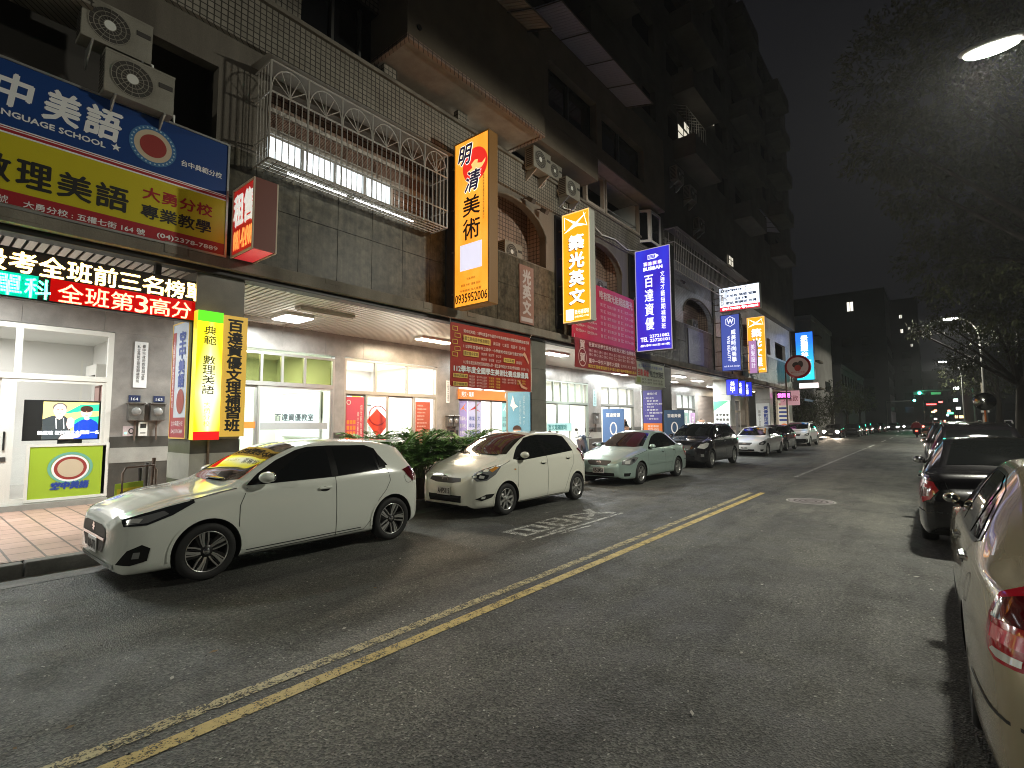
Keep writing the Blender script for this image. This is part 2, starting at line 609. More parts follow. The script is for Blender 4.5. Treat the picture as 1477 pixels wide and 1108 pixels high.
# ================================================================ THE APARTMENT BUILDING OVER THE ARCADE
FX, SX = -8.9, -12.6
Y0, Y1 = -7, 47.5
bld = thing('apartment_building', 'long dark apartment block with tiled upper floors over a shop arcade', 'building', (-10.7, 20, 0))
b = MB()
k = 0
y = Y0 + .38
while y < Y1:
    for z0, z1 in ((4.42, 5.49), (5.5, 6.35)):
        j = (random.random() - .5) * .006
        b.box(FX - .12, FX + j, y + .005, y + .795, z0, z1, STONE)
    y += .8
b.box(FX - .3, FX - .1, Y0, Y1, 4.3, 6.34, BLK)
b.build('stone_cladding', bld)
b = MB()
b.box(-9.12, -8.74, Y0, Y1, 4.19, 4.41, CONC)
b.box(-9.12, -8.86, Y0, Y1, 4.1, 4.188, BLK)  # black strip painted in for the shade under the ledge
for k in range(26):
    y = Y0 + 1 + k * 2.1 + random.random()
    b.box(-8.75, -8.735 + random.random() * .01, y, y + .1 + random.random() * .4, 4.22 + .1 * random.random(), 4.412, CONC)
b.build('ledge', bld, bevel=.008)
# ceiling of pressed metal strips, running across the pavement
b = MB()
SLAT = mat('pale_ceiling_strip', (.6, .57, .52), .32, .2)
y = -5
while y < 47:
    b.box(SX + .01, -9.13, y, y + .084, 4.13, 4.15, SLAT)
    y += .118
b.box(SX, -9.12, Y0, Y1, 4.2, 4.3, GRILL)
b.build('arcade_ceiling', bld)
PIL = ((2.95, 3.68), (11.75, 12.45), (21.1, 22.05), (30.7, 31.5), (40.0, 40.8), (46.2, 47.4))
for i, (y0, y1) in enumerate(PIL):
    b = MB()
    x0, x1 = -9.93, -8.95
    m = PILST if i < 2 else GRAND if i == 2 else GRANL
    for k in range(3):
        z = 1.42 + .92 * k
        b.box(x0, x1, y0, y1, z, z + .912 if k < 2 else 4.2, m)
    b.box(x0 + .01, x1 - .01, y0 + .01, y1 - .01, 1.2, 4.1, BLK)
    b.box(x0 - .004, x1 + .004, y0 - .004, y1 + .004, 1.2, 1.412, GRAND)
    b.box(x0 - .008, x1 + .008, y0 - .008, y1 + .008, .78, 1.2, GRANL)
    b.box(x0 - .004, x1 + .004, y0 - .004, y1 + .004, .15, .78, GRAND)
    b.build('pillar', bld)
# shop wall with the openings between granite piers
OPEN = [(-4.2, 2.72), (3.75, 7.62), (7.92, 11.38), (12.34, 15.08), (17.5, 20.98), (22.14, 25.78), (26.6, 30.6), (31.8, 35.1), (35.6, 39.8), (41, 45.9)]
b = MB()
prev = Y0
for y0, y1 in OPEN + [(Y1, Y1)]:
    b.box(SX - .22, SX, prev, y0, 1.42, 3.518, GRAN)
    b.box(SX - .22, SX + .012, prev, y0, 1.2, 1.42, GRAND)
    b.box(SX - .22, SX + .02, prev, y0, .9, 1.2, GRANL)
    b.box(SX - .22, SX + .012, prev, y0, .15, .9, GRAND)
    if y1 > y0:
        b.box(SX - .22, SX + .1, y0, y1, .15, .25, GRANL)
    prev = y1
y = Y0
while y < Y1:
    b.box(SX - .22, SX, y, y + 1.19, 3.52, 4.2, GRAN)
    y += 1.194
b.build('shop_wall', bld)

def pane(fr, a0, a1, b0, b1, parent, m=None, c=0.):
    q = MB()
    q.fbox(fr, a0, a1, b0, b1, c - .003, c + .003, m or PANE)
    return q.build('pane', parent)
def room(y0, y1, depth, wall, floor=FLOORR, power=60, col=(1, .98, .94), back=None, hz=3.7):
    q = MB()
    x1, x0 = SX - .23, SX - depth
    q.box(x0, x1, y0, y1, .15, .25, floor)
    q.box(x0, x1, y0, y1, hz, hz + .1, WALLW)
    q.box(x0 - .1, x0, y0 - .1, y1 + .1, .15, hz, back or wall)
    q.box(x0, x1, y0 - .1, y0, .15, hz, wall)
    q.box(x0, x1, y1, y1 + .1, .15, hz, wall)
    q.build('room', bld)
    area('room_light', ((x0 + x1) / 2, (y0 + y1) / 2, hz - .06), depth * .5, (y1 - y0) * .6, power, col, parent=None)
ROOM = 2.5
room(-4.4, 3.2, 4.2, WALLW, power=75 * ROOM)
room(3.4, 7.74, 3.6, mat('pale_green_room_wall', (.66, .72, .62), .7), power=85 * ROOM, col=(.97, 1, .95))
room(7.86, 11.9, 4.5, WALLW, power=130 * ROOM, col=(1, .98, .93))
room(12.1, 15.6, 4, WALLW, power=80 * ROOM)
room(17.3, 21.2, 4, WALLW, power=75 * ROOM, col=(.97, 1, .88))
room(22, 26, 4, WALLW, power=90 * ROOM, col=(.97, 1, .9))
room(26.4, 30.8, 4, WALLW, power=80 * ROOM, col=(.88, 1, .98))
room(31.5, 35.3, 4, WALLW, power=80 * ROOM, col=(.9, 1, 1))
room(40.8, 46.2, 4, WALLG, power=30 * ROOM)

def shopfront(y0, y1, cols, doors, m=ALU, transom=2.55, top=3.5, t=.06, up=None, base=.25, glass=None, gup=None):
    """framed glass front; cols = upper divisions, doors = lower divisions"""
    fr = FXp(SX - .05, y0, 0)
    wd = y1 - y0
    q = MB()
    q.fbox(fr, 0, wd, top - t, top, -.05, .05, m)
    q.fbox(fr, 0, t, base, top - t, -.05, .05, m)
    q.fbox(fr, wd - t, wd, base, top - t, -.05, .05, m)
    q.fbox(fr, t, wd - t, transom - .05, transom + .05, -.05, .055, m)
    q.fbox(fr, t, wd - t, base, base + .05, -.045, .045, m)
    for a in cols:
        q.fbox(fr, a - t / 2, a + t / 2, transom + .05, top - t, -.045, .045, m)
    f = q.build('shop_window', bld)
    cs = [t] + list(cols) + [wd - t]
    for a, c in zip(cs[:-1], cs[1:]):
        pane(fr, a + .005, c - .005, transom + .05, top - t, f, (gup or glass))
    ds = [t] + list(doors) + [wd - t]
    for i, (a, c) in enumerate(zip(ds[:-1], ds[1:])):
        q = MB()
        cc = .02 if i % 2 else -.02
        q.frame(fr, a, c, base + .05, transom - .05, .055, cc - .018, cc + .018, m)
        d = q.build('door' if doors else 'sash', bld)
        pane(fr, a + .05, c - .05, base + .1, transom - .1, d, glass, cc)
    return f, fr
# --- shop fronts along the arcade (left to right)
shopfront(-4.2, 2.72, (1.7, 3.4, 5.55), (1.9, 3.8, 5.5), ALUW, t=.09)
q = MB()
fr = FXp(SX - .05, -4.2, 0)
q.fbox(fr, 5.36, 5.5, .3, 2.5, -.03, .035, ALUW)
q.fbox(fr, 5.42, 5.445, 1.22, 1.55, .036, .06, mat('door_pull', (.08, .08, .08), .3, .8))
q.fbox(fr, 5.4, 5.47, 1.02, 1.1, .036, .05, GRILL)
q.build('door_stile', bld)
shopfront(3.75, 7.62, (1.9, 2.42, 3.02), (1.83,), ALU, 2.66, 3.44, gup=PANEG)
shopfront(7.92, 11.38, (1.05, 2.22), (.72, 1.5, 2.5), mat('bronze_aluminium', (.36, .33, .29), .4, .3))
shopfront(12.34, 15.08, (1.3,), (.9, 1.75), ALU)
shopfront(17.5, 20.98, (.6, 1.2, 1.8, 2.4, 2.95), (.9, 1.9), mat('green_grey_aluminium', (.3, .34, .3), .4, .3))
shopfront(22.14, 25.78, (.9, 1.9, 2.9), (.9, 2.1), mat('dark_bronze_aluminium', (.2, .2, .185), .4, .3))
shopfront(26.6, 30.6, (1.3, 2.6), (1.3, 2.6), ALU)
shopfront(31.8, 35.1, (1.1, 2.2), (1.2, 2.2), mat('dark_bronze_aluminium'))
shopfront(41, 45.9, (1.6, 3.3), (2.4,), ALU)
# roller shutter bay
q = MB()
for k in range(34):
    q.box(SX - .1, SX - .06, 35.6, 39.8, .25 + k * .096, .34 + k * .096, mat('brown_shutter', (.3, .25, .22), .5))
q.build('roller_shutter', bld)

# --- second floor wall with arches and window openings
def arch(y0, y1, z0, zs, zt, n=14):
    c, r = (y0 + y1) / 2, (y1 - y0) / 2
    return [(y0, z0), (y1, z0), (y1, zs)] + [(c + r * math.cos(PI * k / n), zs + (zt - zs) * math.sin(PI * k / n)) for k in range(1, n)] + [(y0, zs)]
def rc(y0, y1, z0, z1):
    return [(y0, z0), (y1, z0), (y1, z1), (y0, z1)]
fr0 = Fr((FX, 0, 0), (0, 1, 0))
ARCH = [(9.2, 12.45), (14.15, 17.42), (23.6, 27.7), (32.4, 36.6)]
WALL2A = nmat('weathered_render', (.12, .105, .085), (.215, .19, .155), 1.3, .85, 9, .3, 40, streak=True)
b = MB()
holes = [rc(-2.6, 3.12, 6.36, 7.62), rc(3.95, 8.22, 6.4, 7.8)] + [arch(a, c, 6.38, 7.15, 8.08) for a, c in ARCH[:2]]
b.prism(fr0, rc(Y0, 20.4, 6.35, 8.25), holes, -.22, 0, WALL2A)
b.build('second_floor_wall', bld)
b = MB()
holes = [arch(a, c, 6.38, 6.95, 7.85) for a, c in ARCH[2:]] + [rc(38.5, 40.5, 6.5, 7.7), rc(42, 45.5, 6.5, 7.7)]
b.prism(fr0, rc(20.4, Y1, 6.35, 9.2), holes, -.22, 0, TILEW)
b.build('second_floor_wall', bld)
# arch trims
for a, c in ARCH:
    b = MB()
    pts = [(FX + .02, y, z) for y, z in arch(a, c, 6.4, 7.15 if c < 20 else 6.95, 8.08 if c < 20 else 7.85)[2:]]
    b.tube(pts, .035, CONC, 6)
    b.build('arch_moulding', bld)
# recesses behind the openings
for y0, y1, d, m, z1 in ((-2.7, 3.3, .55, GRILL, 8.2), (3.6, 8.6, .32, TILEP, 8.2), (9.1, 12.55, .5, TILEP, 8.5), (14.05, 17.52, .5, TILEP, 8.5), (23.5, 27.8, .5, TILEP, 8.6), (32, 37, .5, TILEP, 8.6), (38, 46, .5, GRILL, 8.6)):
    b = MB()
    x = FX - .22 - d
    b.box(x - .1, x, y0, y1, 6.2, z1, m)
    b.box(x, FX - .23, y0, y0 + .1, 6.3, z1, m)
    b.box(x, FX - .23, y1 - .1, y1, 6.3, z1, m)
    b.box(x, FX - .23, y0, y1, z1, z1 + .1, WALLW)
    b.box(x, FX - .23, y0, y1, 6.2, 6.36, CONC)
    b.build('balcony_recess', bld)
# tiled band with its lip
b = MB()
b.box(FX - .3, FX + .1, 1.42, 20.4, 8.25, 9.14, TILE)
b.box(FX - .3, FX + .16, 1.42, 20.4, 9.14, 9.22, CONC)
b.box(FX - .3, FX + .45, Y0, 1.4, 7.3, 9.7, TILE)
b.build('tiled_band', bld)
b = MB()
b.box(FX - .3, FX + .005, 1.42, 4.5, 9.22, 12.5, TILE)
b.box(FX - .35, FX - .3, 4.5, 20.4, 9.22, 9.6, CONCD)
b.box(FX - .3, FX + .02, 6.4, 6.75, 9.22, 9.56, TILE)
b.box(FX - .1, FX + .06, 8.62, 8.95, 9.22, 9.56, TILE)
b.box(FX - .3, FX + .002, 4.5, 6.4, 10.6, 12.5, TILE)
b.box(FX - .3, FX - .28, 4.5, 6.4, 9.22, 10.6, PANED)
for y in (4.5, 5.25, 5.9, 6.34):
    b.box(FX - .28, FX - .2, y, y + .06, 9.22, 10.6, ALUD)
b.build('third_floor_wall', bld)
# oriel block that overhangs, with pale soffit and tiled edge
SOFF = nmat('peeling_soffit', (.34, .29, .24), (.47, .41, .34), 2.4, .85, 8, 0)
b = MB()
b.box(-9.2, -7.9, 6.25, 11.05, 9.66, 12.3, CONCD)
b.box(-9.2, -7.98, 6.33, 10.97, 9.6, 9.655, SOFF)
for s in ((-7.99, -7.89, 6.24, 11.06), ):
    b.box(s[0], s[1], s[2], s[3], 9.56, 9.657, TILEP)
b.box(-9.2, -7.99, 6.24, 6.34, 9.56, 9.657, TILEP)
b.box(-9.2, -7.99, 10.96, 11.06, 9.56, 9.657, TILEP)
b.tube([(-7.895, 6.55, 9.95), (-7.87, 6.55, 9.95)], .06, BLK, 12)
b.build('oriel', bld)
b = MB()
fr3 = Fr((-8.25, 0, 0), (0, 1, 0))
b.prism(fr3, rc(11.28, 20.2, 10.55, 13.6), [rc(11.75, 14.55, 11.0, 12.45), rc(14.9, 18.2, 11.0, 12.35)], -.25, 0, CONCD)
b.box(-9.2, -8.25, 11.28, 14.6, 9.75, 10.54, CONCD)
b.box(-8.6, -8.55, 11.7, 18.3, 10.9, 12.5, PANED)
b.box(-9.6, -8.26, 14.6, 20.2, 10.5, 10.548, SOFF)
for y in (13.1, 16.5):
    b.box(-8.56, -8.46, y, y + .06, 11, 12.4, ALUD)
b.build('third_floor_wall', bld)
# open balcony with a pale frame
b = MB()
b.frame(Fr((FX + .12, 14.62, 9.2), (0, 1, 0)), 0, 1.3, 0, 1.3, .1, -.1, .05, SOFF)
b.frame(Fr((FX + .12, 16.0, 9.2), (0, 1, 0)), 0, 2.75, 0, 1.3, .07, -.1, .05, SOFF)
b.box(-10.2, FX - .0, 18.7, 18.76, 9.2, 10.5, WALLW)
b.box(-10.3, -10.2, 14.6, 18.8, 9.2, 10.5, CONC)
b.tube([(FX, 16.0, 9.55), (FX, 18.7, 9.55)], .025, ALU)
b.build('balcony', bld)
# bay window in white frames
b = MB()
z0, z1 = 8.95, 10.3
yy = ((18.85, FX), (19.1, -8.45), (20.1, -8.45), (20.4, FX))
for (ya, xa), (yb, xb) in zip(yy[:-1], yy[1:]):
    f = Fr((xa, ya, z0), (xb - xa, yb - ya, 0))
    n_ = math.hypot(xb - xa, yb - ya)
    b.frame(f, 0, n_, 0, z1 - z0, .1, -.04, .04, ALUW)
    b.rect(f, .1, n_ - .1, .1, z1 - z0 - .1, 0, PANED)
    b.poly(Fr((0, 0, z1), (0, 1, 0), (-1, 0, 0)), [(p[0], -p[1]) for p in yy], 0, ALUW)
    b.poly(Fr((0, 0, z0), (0, 1, 0), (1, 0, 0)), [(p[0], p[1]) for p in yy], 0, ALUW)
b.build('bay_window', bld)
# upper floors, stepping up into the dark
b = MB()
UPW = nmat('dark_upper_wall', (.1, .09, .075), (.16, .145, .12), .7, .9)
for k in range(5):
    z = 13.6 + 3.1 * k
    holes = []
    y = 1.
    while y < 44:
        holes.append(rc(y, y + 2.1, z + .9, z + 2.3))
        y += 3.4
    b.prism(Fr((-8.5, 0, 0), (0, 1, 0)), rc(Y0, Y1, z, z + 3.08), holes, -.25, 0, UPW)
    for y in (4., 13, 22, 31, 40):
        b.box(-8.5, -7.5, y, y + 3.6, z, z + .95, UPW)
b.box(-9.4, -8.95, Y0, Y1, 10.6, 29.2, DARK)
b.box(-22, -10.4, Y0, Y1, 4.3, 29.3, UPW)
b.box(-10.4, -9.0, Y0, Y1, 9.9, 10.4, DARK) if False else None
b.box(-9.4, -8.5, 20.2, Y1, 9.2, 13.6, UPW)
b.box(-8.95, -8.4, Y0, 20.2, 13.61, 13.75, UPW)
b.box(-22, SX - 6, Y0, Y1, 0, 4.3, UPW)
b.box(-22, -8.9, Y1, Y1 + .3, 4.1, 29.3, UPW)
b.box(-22, -12.4, Y1, Y1 + .3, 0, 4.1, GRANL)
b.build('upper_wall', bld)
for (y, z, wd, h, n_) in ((26.5, 17.9, 1.3, 1.1, 3), (29.5, 10.6, .9, .5, 2)):
    b = MB()
    fr = FXp(-8.44, y, z)
    b.rect(fr, 0, wd, 0, h, 0, emat('lit_window', (1, .93, .75), .55))
    for i in range(n_ + 1):
        b.fbox(fr, wd * i / n_ - .02, wd * i / n_ + .02, 0, h, .003, .03, ALUD)
    b.fbox(fr, 0, wd, h * .5 - .02, h * .5 + .02, .031, .04, ALUD)
    b.build('lit_window', bld)
t_ = thing('window_cage', 'small cage round a lit window high up, past the blue light box', 'window cage', (-8.2, 23.4, 14.3))
b = MB()
fr = FXp(-8.49, 22.5, 14.5)
for i in range(2):
    for j in range(3):
        b.rect(fr, .1 + i * .75, .75 + i * .75, .05 + j * .38, .36 + j * .38, .0, emat('lit_window'))
b.rect(fr, .9, 1.5, 1.25, 1.6, 0, emat('lit_window'))
b.fbox(fr, 0, 1.7, -.05, 1.7, -.03, -.005, ALUD)
b.build('lit_window', t_)
b = MB()
for k in range(9):
    y = 22.1 + k * .32
    b.tube([(-8.49, y, 14.1), (-7.9, y, 14.1), (-7.9, y, 16.0), (-8.49, y, 16.3)], .014, STEEL, 4)
for z in (14.1, 15.0, 16.0):
    b.tube([(-7.9, 22.1, z), (-7.9, 24.66, z)], .016, STEEL, 4)
b.build('bars', t_)
b = MB()
fr = FXp(FX - .285, 8.6, 9.26)
for a, c in ((0, .5), (.56, .66), (.72, .95), (2.2, 2.75)):
    b.rect(fr, a, c, 0, .12, 0, emat('lit_window'))
    b.rect(fr, a, c, .15, .27, 0, emat('lit_window'))
b.build('lit_window', bld)
# barred windows behind the security cage, lit from below
b = MB()
fr = FXp(FX - .52, 3.8, 6.5)
b.fbox(fr, .1, 4.6, .62, .74, .01, .1, mat('blind_rail', (.5, .47, .42), .5))
b.fbox(fr, .1, 4.6, 1.05, 1.13, .01, .1, MT['blind_rail'])
b.rect(fr, .35, 3.2, .08, .6, .02, emat('backlit_blind', (.85, .95, 1.), .9))
for k in range(5):
    b.fbox(fr, .3 + k * .72, .36 + k * .72, .05, .62, .021, .06, ALU)
for k in range(14):
    b.fbox(fr, .15, 4.5, .76 + k * .03, .775 + k * .03, .012, .03, mat('brown_blind', (.3, .2, .15), .7))
b.build('balcony_window', bld)

# ================================================================ FIXTURES OF THE ARCADE: ceiling lights, each a thing
TUBE = emat('lamp_tube', (1, .98, .93), 9)
TUBEW = emat('warm_lamp_tube', (1, .86, .6), 9)
TUBED = mat('unlit_lamp_cover', (.5, .47, .42), .5)
def ceiling_light(y, x, sx, sy, on, label, warm=False, power=38, h=.06):
    t = thing('ceiling_light', label, 'ceiling light', (x, y, 4.13), 'lights on the arcade ceiling')
    q = MB()
    q.box(x - sx / 2 - .03, x + sx / 2 + .03, y - sy / 2 - .03, y + sy / 2 + .03, 4.128 - h, 4.128, WHITE if on else TUBED)
    q.build('housing', t)
    q = MB()
    q.box(x - sx / 2, x + sx / 2, y - sy / 2, y + sy / 2, 4.128 - h - .025, 4.128 - h, (TUBEW if warm else TUBE) if on else TUBED)
    q.build('diffuser', t)
    if on:
        o = area('ceiling_lamp_light', (0, 0, -h - .05), sx, sy, power, (1, .8, .55) if warm else (.95, 1, .97))
        o.parent = t
AL = 3.1
ceiling_light(5.68, -11.2, .7, .6, True, 'square lit panel on the strip ceiling beside the gold pillar sign', power=60 * AL)
ceiling_light(5.9, -10.15, .16, 1.25, False, 'unlit long batten on the strip ceiling beside the square lit panel')
ceiling_light(5.2, -12.0, .16, 1.3, False, 'unlit long batten close to the shop wall behind the gold pillar sign')
ceiling_light(9.95, -11.15, .3, 1.2, True, 'warm glowing strip lamp half behind the red awards banner', True, 60 * AL)
ceiling_light(14.7, -10.15, .35, 1.2, True, 'white strip lamp behind the second stone pillar', power=50 * AL)
ceiling_light(18.9, -11.4, .2, 1.4, True, 'thin white strip lamp under the dark red banner', power=45 * AL)
ceiling_light(22.9, -11.9, .2, 1.3, True, 'white strip lamp over the shop with the reading passer-by', power=45 * AL)
ceiling_light(26.2, -10.2, .3, 1.2, True, 'bright lamp past the purple price board pillar', power=50 * AL)
ceiling_light(29.8, -10.5, .3, 1.2, True, 'bright lamp just before the green and white poster pillar', power=50 * AL)
ceiling_light(29.4, -11.9, .3, 1.2, True, 'lamp near the shop wall behind the green and white poster', power=40 * AL)
ceiling_light(35.6, -11.6, .3, 1.2, True, 'lamp over the brown roller shutter', power=45 * AL)
ceiling_light(43.5, -11, .3, .6, True, 'last small lamp near the far end of the arcade', True, 30 * AL)
ceiling_light(.2, -11, .3, 1.2, True, 'strip lamp above the glass reception, mostly hidden by the dot display', power=60 * AL)
# ================================================================ SIGNS
SG = .82
def E_(n, c, s):
    return emat(n, c, s * SG)
def light_box(name, label, x0, x1, y, z0, z1, thick, face, case, group='light box signs projecting over the road', rim=None):
    """a lit box sign across the pavement; returns thing and the frame of the face towards the camera"""
    t = thing(name, label, 'sign', ((x0 + x1) / 2, y, z0), group)
    q = MB()
    q.box(x0, x1, y, y + thick, z0, z1, case)
    q.build('case', t, bevel=.008)
    q = MB()
    fr = FYm(x0, y, z0)
    wd, h = x1 - x0, z1 - z0
    q.rect(fr, .025, wd - .025, .025, h - .025, .004, face)
    fb = Fr((x1, y + thick, z0), (-1, 0, 0))
    q.rect(fb, .025, wd - .025, .025, h - .025, .004, face)
    q.build('lit_face', t)
    q = MB()
    q.frame(fr, 0, wd, 0, h, .028, .001, .016, rim or case)
    q.build('rim', t)
    q = MB()
    for k in range(4):
        z = z0 + h * (.1 + .26 * k)
        q.tube([(x0, y + thick / 2, z), (FX + .0, y + thick / 2, z)], .022, RUST, 6)
    q.box(FX + .001, FX + .06, y - .02, y + thick + .02, z0 - .1, z1 + .1, BLK)
    q.build('bracket', t)
    return t, fr, wd, h
BRN = mat('brown_case', (.14, .065, .012), .5, 0, .035, (1, .42, .04))

# -- big banner board over the first shop (blue, yellow, red)
t = thing('shop_sign', 'large blue, yellow and red board with white and black lettering over the first shop', 'sign', (-8.75, 0, 4.36))
fr = FXp(-8.74, -3.6, 4.36)
W_, H_ = 6.88, 1.91
q = MB()
q.fbox(fr, 0, W_, 0, H_, -.14, 0, ALU)
q.frame(fr, 0, W_, 0, H_, .03, 0, .02, ALU)
q.build('board', t)
DBLU = mat('deep_blue_vinyl', (.012, .05, .2), .35)
DYEL = mat('yellow_vinyl', (.55, .47, .02), .35)
DRED = mat('dark_red_vinyl', (.35, .022, .03), .35)
q = MB()
q.rect(fr, .03, W_ - .03, 1.04, H_ - .03, .003, DBLU)
q.rect(fr, .03, W_ - .03, .22, .94, .003, DYEL)
q.rect(fr, .03, W_ - .03, .03, .22, .003, DRED)
for a, c, m in ((.94, .962, WHT), (.962, 1.0, DRED), (1.0, 1.012, WHT), (1.012, 1.025, DRED), (1.025, 1.04, WHT)):
    q.rect(fr, .03, W_ - .03, a, c, .003, m)
q.build('face', t)
q = MB()
for ch, a, c in (('空', 3.68, 4.06), ('中', 4.14, 4.5), ('美', 4.6, 4.97), ('語', 5.03, 5.43)):
    q.text(fr, ch, a, 1.3, c, 1.73, WHT, .006, .014, shear=.12)
q.text(fr, 'ENGLISH LANGUAGE SCHOOL', 3.56, 1.165, 5.26, 1.24, WHT, .006, .004)
sx, sy = 5.38, 1.225
q.poly(fr, [(sx + .06 * (1 if k % 2 == 0 else .42) * math.sin(PI * k / 5), sy + .06 * (1 if k % 2 == 0 else .42) * math.cos(PI * k / 5)) for k in range(10)], .006, WHT)
q.text(fr, '台中典範分校', 6.19, 1.285, 6.77, 1.38, WHT, .006, .002)
for ch, a, c in (('數', 4.0, 4.34), ('理', 4.4, 4.73), ('美', 4.79, 5.14), ('語', 5.19, 5.55)):
    q.text(fr, ch, a, .32, c, .66, BLKP, .006, .009)
q.text(fr, '號', 4.24, .05, 4.34, .15, WHT, .006)
q.text(fr, '大勇分校 : 五權七街 164 號', 4.48, .05, 5.77, .14, WHT, .006, .002)
q.text(fr, '(04)2378-7889', 5.92, .06, 6.75, .145, WHT, .006, .003)
q.text(fr, '大勇分校', 5.72, .6, 6.65, .79, DRED, .006, .005)
q.text(fr, '專業教學', 5.71, .32, 6.64, .52, BLKP, .006, .005)
q.build('lettering', t)
q = MB()           # the round badge keeps its ring of dots; the cartoon face on it is left out
q.ring(fr, 5.82, 1.43, .3, .3, .06, .006, mat('badge_blue', (.05, .16, .34), .4))
for k in range(30):
    q.disc(fr, 5.82 + .27 * math.cos(k * PI / 15), 1.43 + .27 * math.sin(k * PI / 15), .013, .013, .009, mat('badge_dot', (.35, .5, .6), .4), 8)
q.disc(fr, 5.82, 1.43, .24, .24, .006, mat('badge_cream', (.55, .46, .33), .4))
q.disc(fr, 5.82, 1.43, .17, .17, .009, mat('badge_red_brown', (.3, .04, .035), .4))
q.build('badge', t)

# -- dot matrix display
t = thing('led_display', 'long dark dot display glowing amber, green and red above the first shop', 'display', (-9.0, 0, 3.28))
fr = FXp(-9.0, -2.6, 3.29)
W_, H_ = 5.7, .65
q = MB()
q.fbox(fr, 0, W_, 0, H_, -.14, 0, mat('display_case', (.03, .012, .01), .5))
q.frame(fr, 0, W_, 0, H_, .02, 0, .012, BLK)
q.build('case', t)
def dotmask(m):
    """holes of unlit board between the diodes"""
    nt = m.node_tree
    p = nt.nodes['Principled BSDF']
    v = coords(m, 'Object', (1, 1, 1))
    sep = N(m, 'ShaderNodeSeparateXYZ')
    L(m, v, sep.inputs[0])
    acc = None
    for i in (1, 2):
        a = N(m, 'ShaderNodeMath', operation='MULTIPLY')
        a.inputs[1].default_value = 1 / .0145
        L(m, sep.outputs[i], a.inputs[0])
        f = N(m, 'ShaderNodeMath', operation='PINGPONG')
        f.inputs[1].default_value = .5
        L(m, a.outputs[0], f.inputs[0])
        g = N(m, 'ShaderNodeMath', operation='GREATER_THAN')
        g.inputs[1].default_value = .1
        L(m, f.outputs[0], g.inputs[0])
        if acc:
            k = N(m, 'ShaderNodeMath', operation='MULTIPLY')
            L(m, acc, k.inputs[0])
            L(m, g.outputs[0], k.inputs[1])
            acc = k.outputs[0]
        else:
            acc = g.outputs[0]
    k = N(m, 'ShaderNodeMath', operation='MULTIPLY')
    k.inputs[1].default_value = p.inputs['Emission Strength'].default_value
    L(m, acc, k.inputs[0])
    L(m, k.outputs[0], p.inputs['Emission Strength'])
    return m
LA = dotmask(E_('amber_diodes', (1, .68, .22), 10.))
LG = dotmask(E_('green_diodes', (.05, .95, .5), 20.))
LR = dotmask(E_('red_diodes', (1, .3, .16), 6.))
q = MB()
q.rect(fr, .02, W_ - .03, .02, H_ - .02, .002, mat('display_board', (.02, .012, .008), .6))
q.rect(fr, 3.82, 5.6, .02, .325, .003, E_('red_glow_board', (.6, .0, .0), .5))
q.rect(fr, 1.2, 3.7, .02, .325, .003, E_('green_glow_board', (.0, .32, .2), 1.7))
q.build('diode_board', t)
q = MB()
msg = '狂賀段考全班前三名榜單'
p = .286
for k, ch in enumerate(msg):
    a = 5.7 - (len(msg) - k) * p
    q.text(fr, ch, a, .34, a + .262, .61, LA, .006, .006) if ch not in '三' else q.text(fr, ch, a, .36, a + .262, .58, LA, .006, .006)
for k, ch in enumerate('學年單科'):
    a = 2.74 + k * .278
    q.text(fr, ch, a, .03, a + .25, .29, LG, .006, .004)
a = 3.9
for ch in '全班第3高分':
    wd = .16 if ch == '3' else .265
    q.text(fr, ch, a, .03, a + wd, .285, LR, .006, .003)
    a += wd + .022
q.build('lettering', t)
q = MB()
q.box(-9.12, -9.02, 2.4, 2.48, 3.94, 4.15, GRILL)
q.box(-9.12, -9.02, .2, .28, 3.94, 4.15, GRILL)
q.build('bracket', t)

# -- red box sign: for rent or sale
t = thing('rental_sign', 'red box sign with big white characters at the corner of the blue board', 'sign', (-8.3, 3.5, 4.3))
q = MB()
REDF = E_('red_lit_face', (.6, .02, .015), .35)
REDU = E_('red_lit_underside', (.75, .05, .06), .35)
REDS = mat('brown_red_side', (.16, .035, .02), .5)
x0, x1, y, z0, z1, th = -8.72, -7.92, 3.36, 4.36, 5.5, .34
q.box(x0, x1, y, y + th, z0 + .012, z1, REDS)
q.build('case', t)
q = MB()
fr = FYm(x0, y, z0)
q.rect(fr, .03, .77, .05, 1.11, .004, REDF)
q.add([(x0 + .03, y + .02, z0 + .008), (x0 + .03, y + th - .02, z0 + .008), (x1 - .03, y + th - .02, z0 + .008), (x1 - .03, y + .02, z0 + .008)], [(0, 1, 2, 3)], REDU)
q.build('lit_face', t)
q = MB()
PALE = mat('pale_sign_trim', (.62, .5, .38), .5)
q.frame(fr, 0, .8, 0, 1.14, .035, .002, .02, PALE)
q.frame(FYm(x0, y + th + .001, z0), 0, .8, 0, 1.14, .03, -.02, .0, PALE)
q.build('rim', t)
q = MB()
SW = E_('sign_white', (.9, .87, .8), .55)
SO = E_('sign_orange_text', (1, .4, .1), .75)
q.text(fr, '租售', .06, .5, .75, 1.02, SW, .008, .022)
q.text(fr, '0981-424908', .07, .1, .74, .42, SO, .008, .006)
q.build('lettering', t)

